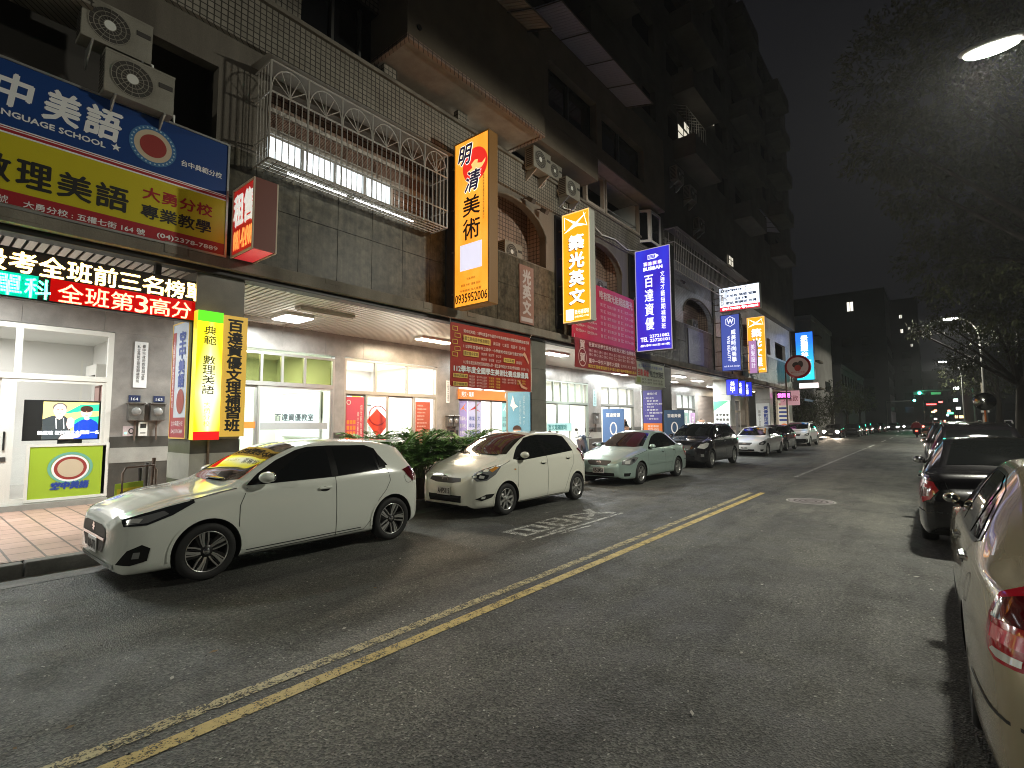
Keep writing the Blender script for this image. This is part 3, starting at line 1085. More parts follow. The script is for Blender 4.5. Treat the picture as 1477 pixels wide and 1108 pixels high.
# -- boards on the first pillar
def board(name, label, fr, wd, h, th, m, cat='sign', group=None):
    t = thing(name, label, cat, tuple(fr.p(wd / 2, 0, 0)), group)
    q = MB()
    q.fbox(fr, 0, wd, 0, h, 0, th, m)
    q.build('panel', t)
    return t, Fr(fr.p(0, 0, th), fr.U, fr.V)
t, fr = board('pillar_poster', 'pale blue upright panel with dark red edge on the near side of the first pillar', FYm(-9.78, 2.935, 1.43), .74, 1.9, .03, mat('bleached_blue_panel', (.5, .56, .64), .4))
q = MB()
q.frame(fr, 0, .74, 0, 1.9, .02, .0, .008, GOLD)
q.rect(fr, .02, .16, .02, 1.75, .003, DRED)
q.rect(fr, .02, .72, .02, .34, .0035, DRED)
q.build('edging', t)
q = MB()
q.vtext(fr, '空中美語', .32, .6, 1.75, .82, BLUP, .005, .012)
q.vtext(fr, '兒童美語數理資優全科班', .05, .13, 1.6, .5, WHT, .006)
q.text(fr, '台中典範分校', .1, .2, .62, .29, WHT, .006)
q.text(fr, '(04)2378-7889', .1, .07, .62, .15, WHT, .006)
q.disc(fr, .46, .6, .17, .2, .005, mat('badge_red_brown'))      # stands where the cartoon girl is printed
q.build('lettering', t)
# glowing yellow box
t = thing('pillar_sign', 'narrow yellow light box glowing white inside, green top and red foot, on the first pillar', 'sign', (-8.85, 3.1, 1.4))
fr = FXp(-8.93, 2.92, 1.42)
m = mat('glowing_yellow_face', (.8, .75, .05), .4)
pb = m.node_tree.nodes['Principled BSDF']
v = coords(m)
sep = N(m, 'ShaderNodeSeparateXYZ')
L(m, v, sep.inputs[0])
def band(i, c, wdt):
    a = N(m, 'ShaderNodeMath', operation='SUBTRACT')
    a.inputs[1].default_value = c
    L(m, sep.outputs[i], a.inputs[0])
    d = N(m, 'ShaderNodeMath', operation='ABSOLUTE')
    L(m, a.outputs[0], d.inputs[0])
    e = N(m, 'ShaderNodeMath', operation='DIVIDE')
    e.inputs[1].default_value = wdt
    L(m, d.outputs[0], e.inputs[0])
    return e.outputs[0]
ad = N(m, 'ShaderNodeMath', operation='ADD')
L(m, band(1, .02, .27), ad.inputs[0])
L(m, band(2, .75, 1.35), ad.inputs[1])
L(m, ramp(m, ad.outputs[0], [(.25, (1, 1, .8)), (.6, (1, .95, .22)), (1., (1, .8, .0))]), pb.inputs['Emission Color'])
pb.inputs['Emission Strength'].default_value = 1.25
q = MB()
q.fbox(fr, 0, .37, 0, 2.03, 0, .17, mat('yellow_box_side', (.6, .5, .02), .4, 0, .5, (.9, .75, .02)))
q.build('case', t)
q = MB()
q.rect(fr, .0, .37, .13, 1.86, .173, m)
q.rect(fr, .0, .37, 0, .13, .173, E_('red_foot', (.95, .01, .01), .9))
q.rect(fr, .0, .37, 1.86, 2.03, .173, E_('green_head', (.12, .8, .02), .9))
q.build('lit_face', t)
q = MB()
q.vtext(fr, '典範 數理美語 ', .09, .28, 1.8, .55, mat('olive_text', (.1, .1, .0), .5), .176, .002)
q.vtext(fr, '大勇分校', .13, .23, .6, .2, mat('pale_olive_text', (.5, .45, .0), .5, 0, .5, (.9, .8, .1)), .176)
q.build('lettering', t)
q = MB()
q.tube([(-8.92, 3.2, 1.42), (-8.92, 3.2, .16)], .02, RUST, 6)
q.build('stand_pipe', t)
# gold board
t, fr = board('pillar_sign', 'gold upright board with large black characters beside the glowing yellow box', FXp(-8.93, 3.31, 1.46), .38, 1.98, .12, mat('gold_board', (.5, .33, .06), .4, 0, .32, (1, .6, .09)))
q = MB()
q.vtext(fr, '百達資優文理補習班', .07, .31, 1.92, .08, BLKP, .004, .009, .06)
q.build('lettering', t)

# -- orange art school light box
ORF = mat('orange_lit_face', (.8, .4, .05), .4)
pb = ORF.node_tree.nodes['Principled BSDF']
f = noise(ORF, coords(ORF, 'Object', (2, 1, .7)), 1.2, 2)
L(ORF, ramp(ORF, f, [(.3, (1, .3, .015)), (.7, (1, .44, .05))]), pb.inputs['Emission Color'])
pb.inputs['Emission Strength'].default_value = .95 * SG
t, fr, wd, h = light_box('light_box_sign', 'tallest orange light box with dark characters, a red disc and a blank white square', -8.6, -7.48, 8.28, 4.35, 8.38, .3, ORF, BRN)
PUR = mat('purple_ink', (.05, .03, .2), .5)
q = MB()
q.disc(fr, .68, 3.32, .4, .42, .006, E_('red_disc', (.85, .03, .02), .8))
q.poly(fr, [(.42, 3.2), (.6, 3.27), (.56, 3.36), (.68, 3.44), (.78, 3.42), (.76, 3.34), (.9, 3.3), (1.02, 3.38), (1.0, 3.3), (.9, 3.2), (.66, 3.2), (.54, 3.14)], .009, E_('pale_orange', (1, .6, .2), .9))
HALO = E_('white_halo', (1, .95, .9), .95)
for m_, bo, c_ in ((HALO, .03, .012), (PUR, .012, .016)):
    q.text(fr, '明', .14, 3.42, .6, 3.88, m_, c_, bo, shear=.25)
    q.text(fr, '清', .36, 2.72, .86, 3.2, m_, c_, bo, shear=.25)
DK = mat('dark_brown_ink', (.04, .012, .005), .5)
q.text(fr, '美', .3, 2.14, .84, 2.6, DK, .012, .008)
q.text(fr, '術', .3, 1.58, .84, 2.06, DK, .012, .008)
q.vtext(fr, '兒童美術專業畫室素描水彩漫畫設計', .93, .985, 3.1, 1.95, DK, .012)
q.rect(fr, .2, .9, .86, 1.48, .006, E_('white_square', (.85, .82, 1), .75))
q.text(fr, '兒童美術', .42, .62, .7, .68, DK, .012)
q.text(fr, '素描 水彩 漫畫 設計', .24, .48, .86, .54, DK, .012)
q.text(fr, '升學美術 成人繪畫', .2, .35, .88, .41, DK, .012)
q.text(fr, '0935952006', .05, .1, 1.07, .31, DK, .012, .004)
q.build('lettering', t)

# -- orange tuition light boxes (two)
ORF2 = E_('bright_orange_face', (1, .33, .01), 1.15)
SWB = E_('bright_white_text', (1, .97, .9), 1.7)
SHD = mat('grey_green_text_edge', (.2, .2, .15), .5)
GRYC = mat('grey_sign_case', (.42, .42, .37), .5)
def orange_box(label, x0, x1, y, z0, z1, txt, foot):
    t, fr, wd, h = light_box('light_box_sign', label, x0, x1, y, z0, z1, .32, ORF2, GRYC, rim=E_('orange_rim', (1, .55, .2), 1))
    q = MB()
    u = wd / .98
    q.poly(fr, [(.1 * u, h - .1), (.5 * u, h - .32), (.9 * u, h - .1), (.56 * u, h - .36), (.92 * u, h - .5), (.5 * u, h - .46), (.05 * u, h - .6), (.42 * u, h - .36)], .007, SWB)
    q.tube([fr.p(.08 * u, h - .08, .008), fr.p(.1 * u, h - .5, .008)], .008, SWB, 4)
    q.tube([fr.p(.78 * u, h - .08, .008), fr.p(.9 * u, h - .52, .008)], .008, SWB, 4)
    if foot:
        q.rect(fr, .1 * u, .38 * u, .06, .4, .007, SWB)
        q.text(fr, '築光補習班', .42 * u, .22, .92 * u, .36, SWB, .007)
        q.text(fr, '(04)2372-1700', .42 * u, .1, .92 * u, .18, SWB, .007)
    n = len(txt)
    top, bot = h - .68, .5 if foot else .35
    s_ = (top - bot) / n
    for k, ch in enumerate(txt):
        zb = top - (k + 1) * s_ + .05
        q.text(fr, ch, .25 * u - .02, zb - .015, .77 * u - .02, zb + s_ - .1 - .015, SHD, .008, .03)
        q.text(fr, ch, .25 * u, zb, .77 * u, zb + s_ - .1, SWB, .014, .02)
    if not foot:
        q.text(fr, '(04)2372-1700', .1 * u, .12, .9 * u, .24, SWB, .008)
    q.build('lettering', t)
orange_box('bright orange light box with a white cross-ribbon mark, beside the magenta banner', -8.6, -7.63, 12.92, 4.7, 8.1, '築光英文', True)
orange_box('smaller bright orange light box next to the slate blue beauty sign', -8.5, -7.5, 33.0, 4.62, 8.02, '築光文理', False)

# -- deep blue light box
BLF = mat('blue_lit_face', (.05, .05, .6), .35)
pb = BLF.node_tree.nodes['Principled BSDF']
f = noise(BLF, coords(BLF, 'Object', (1.2, 1, .5)), 1.1, 1)
L(BLF, ramp(BLF, f, [(.35, (.03, .008, .42)), (.7, (.025, .04, .7))]), pb.inputs['Emission Color'])
pb.inputs['Emission Strength'].default_value = .85 * SG
t, fr, wd, h = light_box('light_box_sign', 'large deep blue light box with white pencil outline and phone numbers', -8.6, -7.2, 17.97, 4.35, 8.27, .35, BLF, BLK, rim=mat('silver_rim', (.55, .53, .6), .4, 0, .25, (.7, .65, .9)))
SWT = E_('soft_white_text', (.85, .88, 1), .95)
PNK = E_('pink_text', (1, .4, .7), .8)
q = MB()
q.poly(fr, [(.52, 3.5), (.52, 3.68), (.84, 3.68), (.97, 3.59), (.84, 3.5)], .007, SWT)
q.poly(fr, [(.55, 3.53), (.55, 3.65), (.82, 3.65), (.82, 3.53)], .009, BLF)
q.rect(fr, .58, .8, .0, .0, .0, SWT)
q.rect(fr, .58, .79, 3.605, 3.62, .011, SWT)
q.rect(fr, .58, .79, 3.56, 3.575, .011, SWT)
for k, ch in enumerate('百達資優'):
    q.text(fr, ch, .35 + k * .195, 3.27, .48 + k * .195, 3.4, SWT, .007, .012)
for k in range(3):
    q.rect(fr, .505 + k * .195, .52 + k * .195, 3.27, 3.4, .007, PNK)
q.text(fr, 'BUSIBAN', .34, 3.08, 1.09, 3.21, SWT, .007, .012)
q.vtext(fr, '百達資優', .36, .72, 2.93, .76, SWT, .007, .009, .14)
q.vtext(fr, '文理才藝短期補習班', 1.0, 1.17, 2.98, .76, SWT, .007, .003, .14)
q.text(fr, 'TEL', .16, .36, .46, .52, SWT, .007, .008)
q.text(fr, '23721082', .53, .49, 1.29, .6, SWT, .007, .006)
q.text(fr, '23720101', .53, .33, 1.29, .44, SWT, .007, .006)
q.text(fr, '(國七學年10005至10810號)', .15, .15, 1.31, .25, SWT, .007, .003)
q.build('lettering', t)

# -- white and red light box high up
WHF = E_('white_lit_face', (.78, .86, 1), 1.5)
t, fr, wd, h = light_box('light_box_sign', 'white light box with blue print and a red foot, above the slate blue sign', -8.5, -6.48, 27.8, 7.5, 8.8, .3, WHF, GRYC)
BLT = mat('dark_blue_ink', (.02, .05, .22), .5)
q = MB()
q.rect(fr, .03, wd - .03, .03, .26, .007, E_('red_band', (.85, .02, .05), .8))
q.text(fr, '0937-796508 ♥6608268', .15, .06, wd - .1, .22, SWB, .01, .008)
q.ring(fr, .18, 1.12, .09, .09, .05, .008, BLT)
q.text(fr, '台灣門窗裝修工程', .35, 1.06, 1.15, 1.17, BLT, .008, .006)
q.text(fr, '■ 室內設計裝潢', 1.3, 1.14, 1.9, 1.21, BLT, .008)
q.text(fr, '■ 老屋翻新修繕', 1.3, 1.02, 1.9, 1.09, BLT, .008)
q.fbox(fr, .09, .22, .36, .93, .006, .008, BLT)
q.vtext(fr, '專業服務', .1, .21, .91, .38, SWB, .012)
for k, s_ in enumerate(('木地板 隔間 窗簾', '油漆 水電', '壁紙 輕鋼架 地磚')):
    q.text(fr, s_, .35 if k != 1 else .8, .75 - k * .19, 1.85 if k != 1 else 1.4, .89 - k * .19, BLT, .008, .006)
q.build('lettering', t)
# -- slate blue beauty sign
t, fr, wd, h = light_box('light_box_sign', 'slate blue sign with a white letter in a hexagon, below the white light box', -8.5, -7.52, 27.85, 4.34, 7.34, .3, E_('slate_blue_face', (.07, .1, .4), .8), BLK)
q = MB()
hx = lambda r: [(.5 + r * math.sin(PI * k / 3), 2.62 + r * 1.05 * math.cos(PI * k / 3)) for k in range(6)]
o_, i_ = hx(.27), hx(.235)
for k in range(6):
    k2 = (k + 1) % 6
    q.add([fr.p(*o_[k], .007), fr.p(*o_[k2], .007), fr.p(*i_[k2], .007), fr.p(*i_[k], .007)], [(0, 1, 2, 3)], SWT)
q.text(fr, 'W', .34, 2.5, .66, 2.75, SWT, .007, .01)
q.vtext(fr, '威美時尚美學', .52, .76, 2.2, .45, SWT, .007, .008)
fv = Fr(fr.p(.42, 1.86), (0, 0, -1), (1, 0, 0))
q.text(fv, 'WEI BEAUTY', 0, -.1, 1.35, .04, SWT, .007, .006)
q.text(fr, 'nail & lash design', .12, .18, .9, .3, SWT, .007)
q.build('lettering', t)
# pink strip sign between
t, fr, wd, h = light_box('light_box_sign', 'thin mauve strip sign squeezed between the slate blue and the orange boxes', -7.95, -7.5, 31.0, 4.4, 6.3, .2, E_('mauve_face', (.5, .25, .5), .6), GRYC)
q = MB()
q.vtext(fr, '美髮設計', .12, .34, 1.7, .3, SWT, .007)
q.build('lettering', t)
# -- far aqua blue light box, gradient from blue to turquoise
m = mat('aqua_lit_face', (.05, .4, .6), .4)
pb = m.node_tree.nodes['Principled BSDF']
sep = N(m, 'ShaderNodeSeparateXYZ')
L(m, coords(m), sep.inputs[0])
a = N(m, 'ShaderNodeMath', operation='DIVIDE')
a.inputs[1].default_value = 4
L(m, sep.outputs[2], a.inputs[0])
L(m, ramp(m, a.outputs[0], [(.15, (.02, .55, .7)), (.8, (.01, .1, .75))]), pb.inputs['Emission Color'])
pb.inputs['Emission Strength'].default_value = 1.1
t, fr, wd, h = light_box('light_box_sign', 'farthest light box, blue fading to turquoise, past the end of the arcade', -8.5, -7.2, 47.4, 5.05, 9.05, .35, m, BLK)
q = MB()
q.vtext(fr, '景雅翠林', .38, .92, 3.7, 1.9, SWB, .008, .02)
q.text(fr, '04-2375-9988', .2, 1.55, 1.1, 1.68, SWT, .008)
q.text(fr, '熱情預約參觀', .2, 1.3, 1.1, 1.44, SWT, .008)
q.text(fr, '建築 · 美學', .3, .5, 1.0, .64, SWT, .008)
q.build('lettering', t)
t = thing('neon_sign', 'small overexposed white and pink sign under the turquoise light box', 'sign', (-7.6, 47.2, 4.3))
q = MB()
q.box(-8.3, -6.9, 47.0, 47.15, 4.35, 4.8, GRYC)
q.build('case', t)
q = MB()
q.rect(FYm(-8.27, 46.995, 4.38), 0, 1.34, 0, .39, .002, E_('white_pink_face', (1, .8, .85), 2.2))
q.text(FYm(-8.2, 46.995, 4.45), '景雅翠林', 0, 0, 1.2, .25, E_('pink_text2', (1, .3, .4), 1.2), .006)
q.build('lit_face', t)
# -- round sign on a post
t = thing('round_sign', 'round cream sign with dark red rim on a steel post at the kerb', 'sign', (-7.35, 39.3, .15))
q = MB()
q.tube([(-7.75, 39.4, .15), (-7.75, 39.4, 5.6)], .05, RUST, 8)
q.tube([(-7.75, 39.4, 5.4), (-7.5, 39.4, 5.4)], .03, RUST, 6)
q.build('post', t)
q = MB()
c0 = (-6.95, 39.3, 5.42)
q.lathe([(0, -.14), (.78, -.14), (.8, -.1), (.8, .06), (.78, .1), (0, .1)], DRED, 36, 'y', c0)
q.build('disc', t)
fr = FYm(-6.95, 39.16, 5.42)
q = MB()
q.disc(fr, 0, 0, .66, .64, .004, mat('cream_disc', (.4, .34, .32), .4, 0, .03, (.8, .62, .6)))
q.disc(fr, -.1, .12, .22, .2, .008, BLKP)
q.disc(fr, .18, .16, .16, .24, .009, GRILL)
q.disc(fr, 0, -.1, .2, .22, .01, DRED)
q.text(fr, '鮮切水果茶飲', -.42, -.45, .42, -.32, DRED, .008)
q.build('print', t)
# -- three small blue hanging signs
for k, (s_, lb) in enumerate((('美甲', 'first'), ('美睫', 'middle'), ('紋繡', 'last'))):
    y = 29.3 + k * 1.35
    t = thing('hanging_sign', lb + ' of three small blue signs hanging from the ledge under the slate blue box', 'sign', (-8.5, y, 3.2), 'small blue hanging signs')
    q = MB()
    q.box(-8.76, -8.1, y, y + .1, 3.15, 4.02, BLK)
    q.tube([(-8.5, y + .05, 4.02), (-8.5, y + .05, 4.2)], .015, BLK, 6)
    q.build('case', t)
    q = MB()
    q.rect(FYm(-8.74, y - .002, 3.17), 0, .62, 0, .83, .002, E_('royal_blue_face', (.02, .03, .6), .9))
    q.build('lit_face', t)
    q = MB()
    q.vtext(FYm(-8.74, y - .002, 3.17), s_, .2, .45, .75, .1, SWT, .006, .008)
    q.build('lettering', t)
t = thing('neon_sign', 'small magenta sign at the end of the arcade under the round sign', 'sign', (-8.4, 41.5, 3.2))
q = MB()
q.box(-8.8, -7.9, 41.5, 41.62, 3.3, 3.85, BLK)
q.text(FYm(-8.75, 41.49, 3.35), '飲料吧', 0, .08, .8, .4, E_('magenta_neon', (1, .15, .7), 2.4), .004, .02)
q.build('case', t)
t = thing('hanging_sign', 'pale pink board behind the magenta sign', 'sign', (-8.4, 43, 3.0))
q = MB()
q.box(-8.9, -7.6, 43, 43.1, 2.9, 4.0, mat('pink_board', (.7, .45, .5), .5, 0, .2, (1, .5, .6)))
q.text(FYm(-8.8, 42.995, 3.2), '手搖飲', 0, 0, 1.1, .45, DRED, .004)
q.build('panel', t)
# -- reflections of lit signs on the polished stone, painted as thin panels
def reflection_panel(name, label, y0, wd, h, z, txt, face, ink):
    t = thing(name, label, 'sign', (FX + .02, y0 + wd / 2, z))
    fr = FXp(FX + .006, y0, z)
    q = MB()
    q.fbox(fr, 0, wd, 0, h, 0, .03, face)
    q.build('panel', t)
    q = MB()
    q.vtext(fr, txt, wd * .2, wd * .8, h - .1, .25, ink, .034, .02)
    q.rect(fr, wd * .1, wd * .9, .06, .18, .034, ink)
    q.build('lettering', t)
reflection_panel('painted_reflection', 'painted dull pink reflection of the second orange sign, with three grey characters, between the two tall orange boxes', 11.1, .66, 1.7, 4.5, '光英文', nmat('dull_pink_reflection', (.22, .12, .1), (.28, .16, .13), 3, .35), mat('grey_reflected_text', (.45, .42, .42), .5))
reflection_panel('painted_reflection', 'painted dark slate sign reflection with faint lettering before the slate blue box', 24.1, 2.1, 1.7, 4.5, '威美', mat('dark_slate_reflection', (.06, .065, .13), .35), mat('slate_reflected_text', (.16, .17, .28), .5))
# ================================================================ CLOTH BANNERS AND POSTERS
def cloth(name, label, fr, wd, h, m, sag=.03, group='vinyl banners hung from the ledge', cat='banner', edge=None):
    t = thing(name, label, cat, tuple(fr.p(wd / 2, 0, 0)), group)
    q = MB()
    nx, ny = 24, 8
    vs = []
    for side in (0, 1):
        for j in range(ny + 1):
            for i in range(nx + 1):
                a, b_ = i / nx, j / ny
                c = .012 * math.sin(a * 7 + b_ * 3) * 2 * sag / .03 * .5 - side * .006
                vs.append(fr.p(a * wd, b_ * h - .01 * math.sin(a * PI) * (1 - b_), c))
    n1 = (nx + 1) * (ny + 1)
    fs = []
    for j in range(ny):
        for i in range(nx):
            k = j * (nx + 1) + i
            fs.append((k, k + 1, k + nx + 2, k + nx + 1))
            fs.append((n1 + k + nx + 1, n1 + k + nx + 2, n1 + k + 1, n1 + k))
    q.add(vs, fs, m, True)
    q.build('cloth', t)
    q = MB()
    for a, b_ in ((.02, h - .02), (wd - .02, h - .02), (.02, .02), (wd - .02, .02)):
        q.tube([fr.p(a, b_, .0), fr.p(a + (.06 if a > .1 else -.06), b_ + (.12 if b_ > .1 else -.02), .03)], .007, WHITE, 4)
    q.build('cord', t)
    return t
BRED = nmat('red_vinyl', (.4, .03, .02), (.46, .05, .03), 2, .4)
INKP = mat('pink_white_ink', (.75, .55, .5), .5)
INKW = mat('warm_white_ink', (.8, .75, .68), .5)
INKY = mat('yellow_ink', (.75, .5, .08), .5)
fr = FXp(-8.72, 8.27, 2.53)
t = cloth('awards_banner', 'red awards banner with white headline and yellow boxes beneath the tall orange box', fr, 3.12, 1.54, BRED)
D = .028
q = MB()
q.text(fr, '賀本班考取112學年度臺中市國民中學美術班術科測驗成績優異錄取名單', .42, 1.33, 3.02, 1.42, INKW, D)
q.rect(fr, .42, 1.4, 1.12, 1.28, D, GOLD)
q.text(fr, '國立美術高中榜首錄取', .46, 1.15, 1.36, 1.25, DK, D + .003)
for k, s_ in enumerate(('黃鈺珊', '七美芸', '高嘉平', '郭子瑜')):
    q.text(fr, s_, 1.5 + k * .36, 1.14, 1.78 + k * .36, 1.24, INKP, D)
q.text(fr, '112學年度臺中市立國中・小學藝術才能班新生鑑定榜單', .42, .96, 2.75, 1.05, INKW, D)
q.rect(fr, .42, .95, .77, .9, D, GOLD)
q.text(fr, '國立臺中家商', .45, .79, .92, .88, DK, D + .003)
q.rect(fr, 1.92, 2.38, .74, .86, D, GOLD)
q.text(fr, '市立高職', 1.95, .76, 2.35, .84, DK, D + .003)
for j in range(2):
    for k, s_ in enumerate(('林詩婷', '陳冠宇', '許以安')):
        q.text(fr, s_ if j == 0 else s_[::-1], 1.05 + k * .28, .83 - j * .13, 1.26 + k * .28, .91 - j * .13, INKP, D)
q.text(fr, '郭宥彤', 2.45, .73, 2.7, .82, INKP, D)
q.text(fr, '112學年度技術院校四技統測入學・國立臺中科技大學設計學院錄取', .42, .57, 2.6, .66, INKW, D)
q.text(fr, '蔡昀珊・張芷', 2.66, .57, 3.02, .65, INKP, D)
q.text(fr, '112學年度全國學生美術比賽成績優異', .1, .36, 2.98, .52, WHT, D, .007)
for b_, s_ in ((.22, '國中西畫類'), (.02, '國小繪畫類')):
    q.rect(fr, .08, .56, b_, b_ + .1, D, GOLD)
    q.text(fr, s_, .1, b_ + .015, .54, b_ + .085, DK, D + .003)
for j in range(4):
    z = .25 - j * .075
    for a, c, s_, m in ((.62, .82, '陳品妤', INKP), (.88, 1.26, '臺中市向上國中', INKP), (1.34, 1.54, '全國第', INKY), (1.6, 1.78, '特優', INKY), (1.86, 2.02, '林書安', INKP), (2.08, 2.44, '臺中市居仁國', INKP), (2.48, 2.64, '全國第', INKY), (2.7, 2.86, '佳作', INKY)):
        if j < 2 or a < 1.8:
            q.text(fr, s_, a, z, c, z + .055, m, D)
for j, z in enumerate((.72, .86, 1.02, 1.18, 1.34)):
    q.frame(fr, .05 + .07 * (j % 2), .22 + .09 * (j % 2), z, z + .11, .014, D, D + .003, INKY)
for s0 in ((2.72, 1.02), (2.55, .12)):
    q.poly(fr, [(s0[0], s0[1]), (s0[0] + .12, s0[1] - .07), (s0[0] + .28, s0[1] - .25), (s0[0] + .3, s0[1] - .2), (s0[0] + .18, s0[1] + .0), (s0[0] + .1, s0[1] + .08)] if s0[1] > .5 else [(2.5, .3), (2.56, .24), (2.66, .1), (2.9, .05), (2.95, .1), (2.72, .16), (2.58, .29)], D, mat('peach_ink', (.75, .4, .25), .5))
q.build('lettering', t)
# magenta price banner and the dark red one under it
MAG = nmat('magenta_vinyl', (.62, .035, .075), (.68, .07, .11), 1.2, .4)
fr = FXp(-8.68, 13.5, 4.38)
t = cloth('tuition_banner', 'large magenta banner with white rows of text behind the orange light box', fr, 4.45, 2.0, MAG)
q = MB()
q.text(fr, '唯有築光能超越築光', 1.75, 1.55, 4.25, 1.85, INKP, D, .008)
for j in range(6):
    z = 1.3 - j * .22
    for a, c, s_ in ((1.8, 1.95, '賀'), (2.03, 2.2, '國三'), (2.3, 2.95, '陳○安 英文滿分'), (3.05, 3.2, '賀'), (3.3, 3.5, '國二'), (3.6, 4.3, '林○宇 A++錄取')):
        q.text(fr, s_, a, z, c, z + .12, INKP, D)
for j in range(4):
    q.text(fr, '90分A++ 100分A++', .2, .75 - j * .18, 1.55, .87 - j * .18, INKP, D, .004)
q.build('lettering', t)
MAR = nmat('maroon_vinyl', (.3, .03, .03), (.36, .05, .045), 2, .45)
fr = FXp(-8.62, 13.55, 3.42)
t = cloth('honour_banner', 'dark red banner with yellow bottom line hanging below the magenta one', fr, 4.35, .96, MAR, .06)
q = MB()
D2 = .05
q.text(fr, '賀', .25, .64, .55, .9, INKP, D2, .01)
q.ring(fr, .4, .34, .25, .3, .03, D2, INKP)
q.text(fr, '賀', .25, .2, .55, .48, INKP, D2, .01)
q.text(fr, '狂賀本班學生段考全校英文滿分金榜題名', .8, .74, 4.2, .88, INKP, D2, .004)
for j in range(2):
    q.text(fr, '陳○ 林○ 黃○ 張○ 李○ 王○ 吳○ 劉○ 蔡○ 楊○', .8, .56 - j * .13, 4.1, .66 - j * .13, INKP, D2)
q.text(fr, '臺中一中女中連年大滿貫', .8, .2, 2.9, .35, INKP, D2, .004)
q.text(fr, '全科班 英文 數學', 3.0, .22, 4.2, .33, INKP, D2)
q.text(fr, '築光文理補習班招生中 國小國中高中英數理化各科', .75, .04, 4.25, .15, INKY, D2, .003)
q.build('lettering', t)
fr = FXp(-8.74, 18.05, 3.13)
t = cloth('pale_banner', 'faded pale green banner with red and dark characters above the purple price board', fr, 2.75, .92, nmat('pale_green_vinyl', (.42, .46, .33), (.5, .52, .4), 2, .5))
q = MB()
q.text(fr, '國立臺中一中女中資優生推薦', .25, .7, 2.5, .82, BLUP, D)
q.text(fr, '百達 資優', .15, .36, 1.15, .62, REDP, D, .008)
q.text(fr, '私立文理班', 1.3, .36, 2.6, .62, BLKP, D, .006)
q.rect(fr, .1, .4, .08, .3, D, mat('olive_print', (.25, .3, .08), .5))
q.text(fr, '英文 數學 自然 社會', .5, .19, 2.5, .28, BLKP, D)
q.text(fr, '國小 國中 先修 課輔', .5, .07, 2.5, .16, BLKP, D)
q.build('lettering', t)

def poster(name, label, fr, wd, h, m, cat='poster', th=.025, group=None):
    return board(name, label, fr, wd, h, th, m, cat, group)
# sky blue poster on the side of the second pillar, a child at a desk
t, fr = poster('wall_poster', 'sky blue poster of a boy in green at a desk on the second stone pillar', FYm(-9.82, 11.72, .62), .84, 1.95, nmat('sky_blue_print', (.13, .36, .55), (.16, .42, .62), 1, .4))
q = MB()
SKN = mat('skin_print', (.6, .36, .24), .5)
q.poly(fr, [(.02, .12), (.82, .12), (.8, .2), (.6, .26), (.2, .26), (.03, .2)], .004, mat('pale_table_print', (.5, .6, .66), .5))
q.poly(fr, [(.1, .22), (.12, .42), (.28, .56), (.4, .58), (.55, .5), (.6, .22)], .006, mat('green_shirt_print', (.1, .32, .1), .5))
q.disc(fr, .36, .74, .15, .18, .008, SKN)
q.disc(fr, .36, .84, .165, .13, .011, DK, 20, 0, PI)
q.poly(fr, [(.35, .4), (.45, .4), (.47, .6), (.4, .68), (.36, .62)], .012, SKN)
q.poly(fr, [(.08, .24), (.4, .26), (.45, .38), (.38, .4), (.3, .3), (.08, .3)], .012, SKN)
for e in (.3, .42):
    q.disc(fr, e, .75, .018, .014, .012, DK, 10)
q.poly(fr, [(.1, 1.55), (.2, 1.86), (.28, 1.6), (.4, 1.52), (.27, 1.48), (.22, 1.38), (.18, 1.5)], .005, WHT)
q.vtext(fr, '孩子的每一步', .58, .66, 1.85, .98, mat('pale_blue_ink', (.4, .6, .7), .5), .005)
q.vtext(fr, '我們用心陪伴', .44, .52, 1.7, .98, MT['pale_blue_ink'], .005)
q.build('print', t)
# purple list board on the third pillar, orange foot
t, fr = poster('price_board', 'purple list board with orange foot on the third dark pillar', FYm(-9.85, 21.07, 1.2), .86, 1.86, mat('purple_print', (.07, .06, .27), .4))
q = MB()
q.rect(fr, 0, .86, 0, .42, .003, ORAP)
q.text(fr, '課程介紹', .2, 1.66, .66, 1.76, WHT, .005)
for k in range(8):
    q.text(fr, ('・國小全科', '英文 數學', '・國中先修', '理化 社會', '・資優數學', '・寒暑營隊', '升學 課輔', '・高中英文')[k], .08 + .1 * (k % 2), 1.48 - k * .13, .5 + .2 * (k % 3), 1.56 - k * .13, WHT, .005)
q.text(fr, '報名專線', .2, .24, .7, .34, WHT, .005)
q.text(fr, '2372-1082', .2, .1, .7, .2, WHT, .005)
q.build('print', t)
# green and white poster, and two more beyond
t, fr = poster('wall_poster', 'white poster with green corner and rows of dark dots of text on the fourth pillar', FYm(-9.9, 30.67, .6), .9, 2.3, mat('white_poster', (.68, .72, .72), .5))
q = MB()
q.poly(fr, [(0, 1.7), (.85, 2.28), (0, 2.28)], .004, mat('leaf_green_print', (.08, .4, .2), .5))
for j in range(5):
    for i in range(4):
        q.text(fr, '美甲睫髮繡膚護理'[(i + j) % 8], .12 + i * .19, 1.4 - j * .27, .25 + i * .19, 1.54 - j * .27, GRILL, .005, .008)
q.build('print', t)
t, fr = poster('wall_poster', 'pale poster with one blue column of characters on the fifth pillar', FYm(-9.9, 39.97, .6), .9, 2.4, mat('white_poster'))
q = MB()
q.vtext(fr, '資優數理補習班', .5, .8, 2.2, .3, BLUP, .005, .01)
q.vtext(fr, '國中小全科', .15, .3, 1.9, .7, GRILL, .005)
q.build('print', t)
t, fr = poster('menu_poster', 'tall drinks menu poster with blue stripes and orange fruit near the end pillar', FYm(-9.75, 46.17, .8), .8, 2.6, mat('white_poster'))
q = MB()
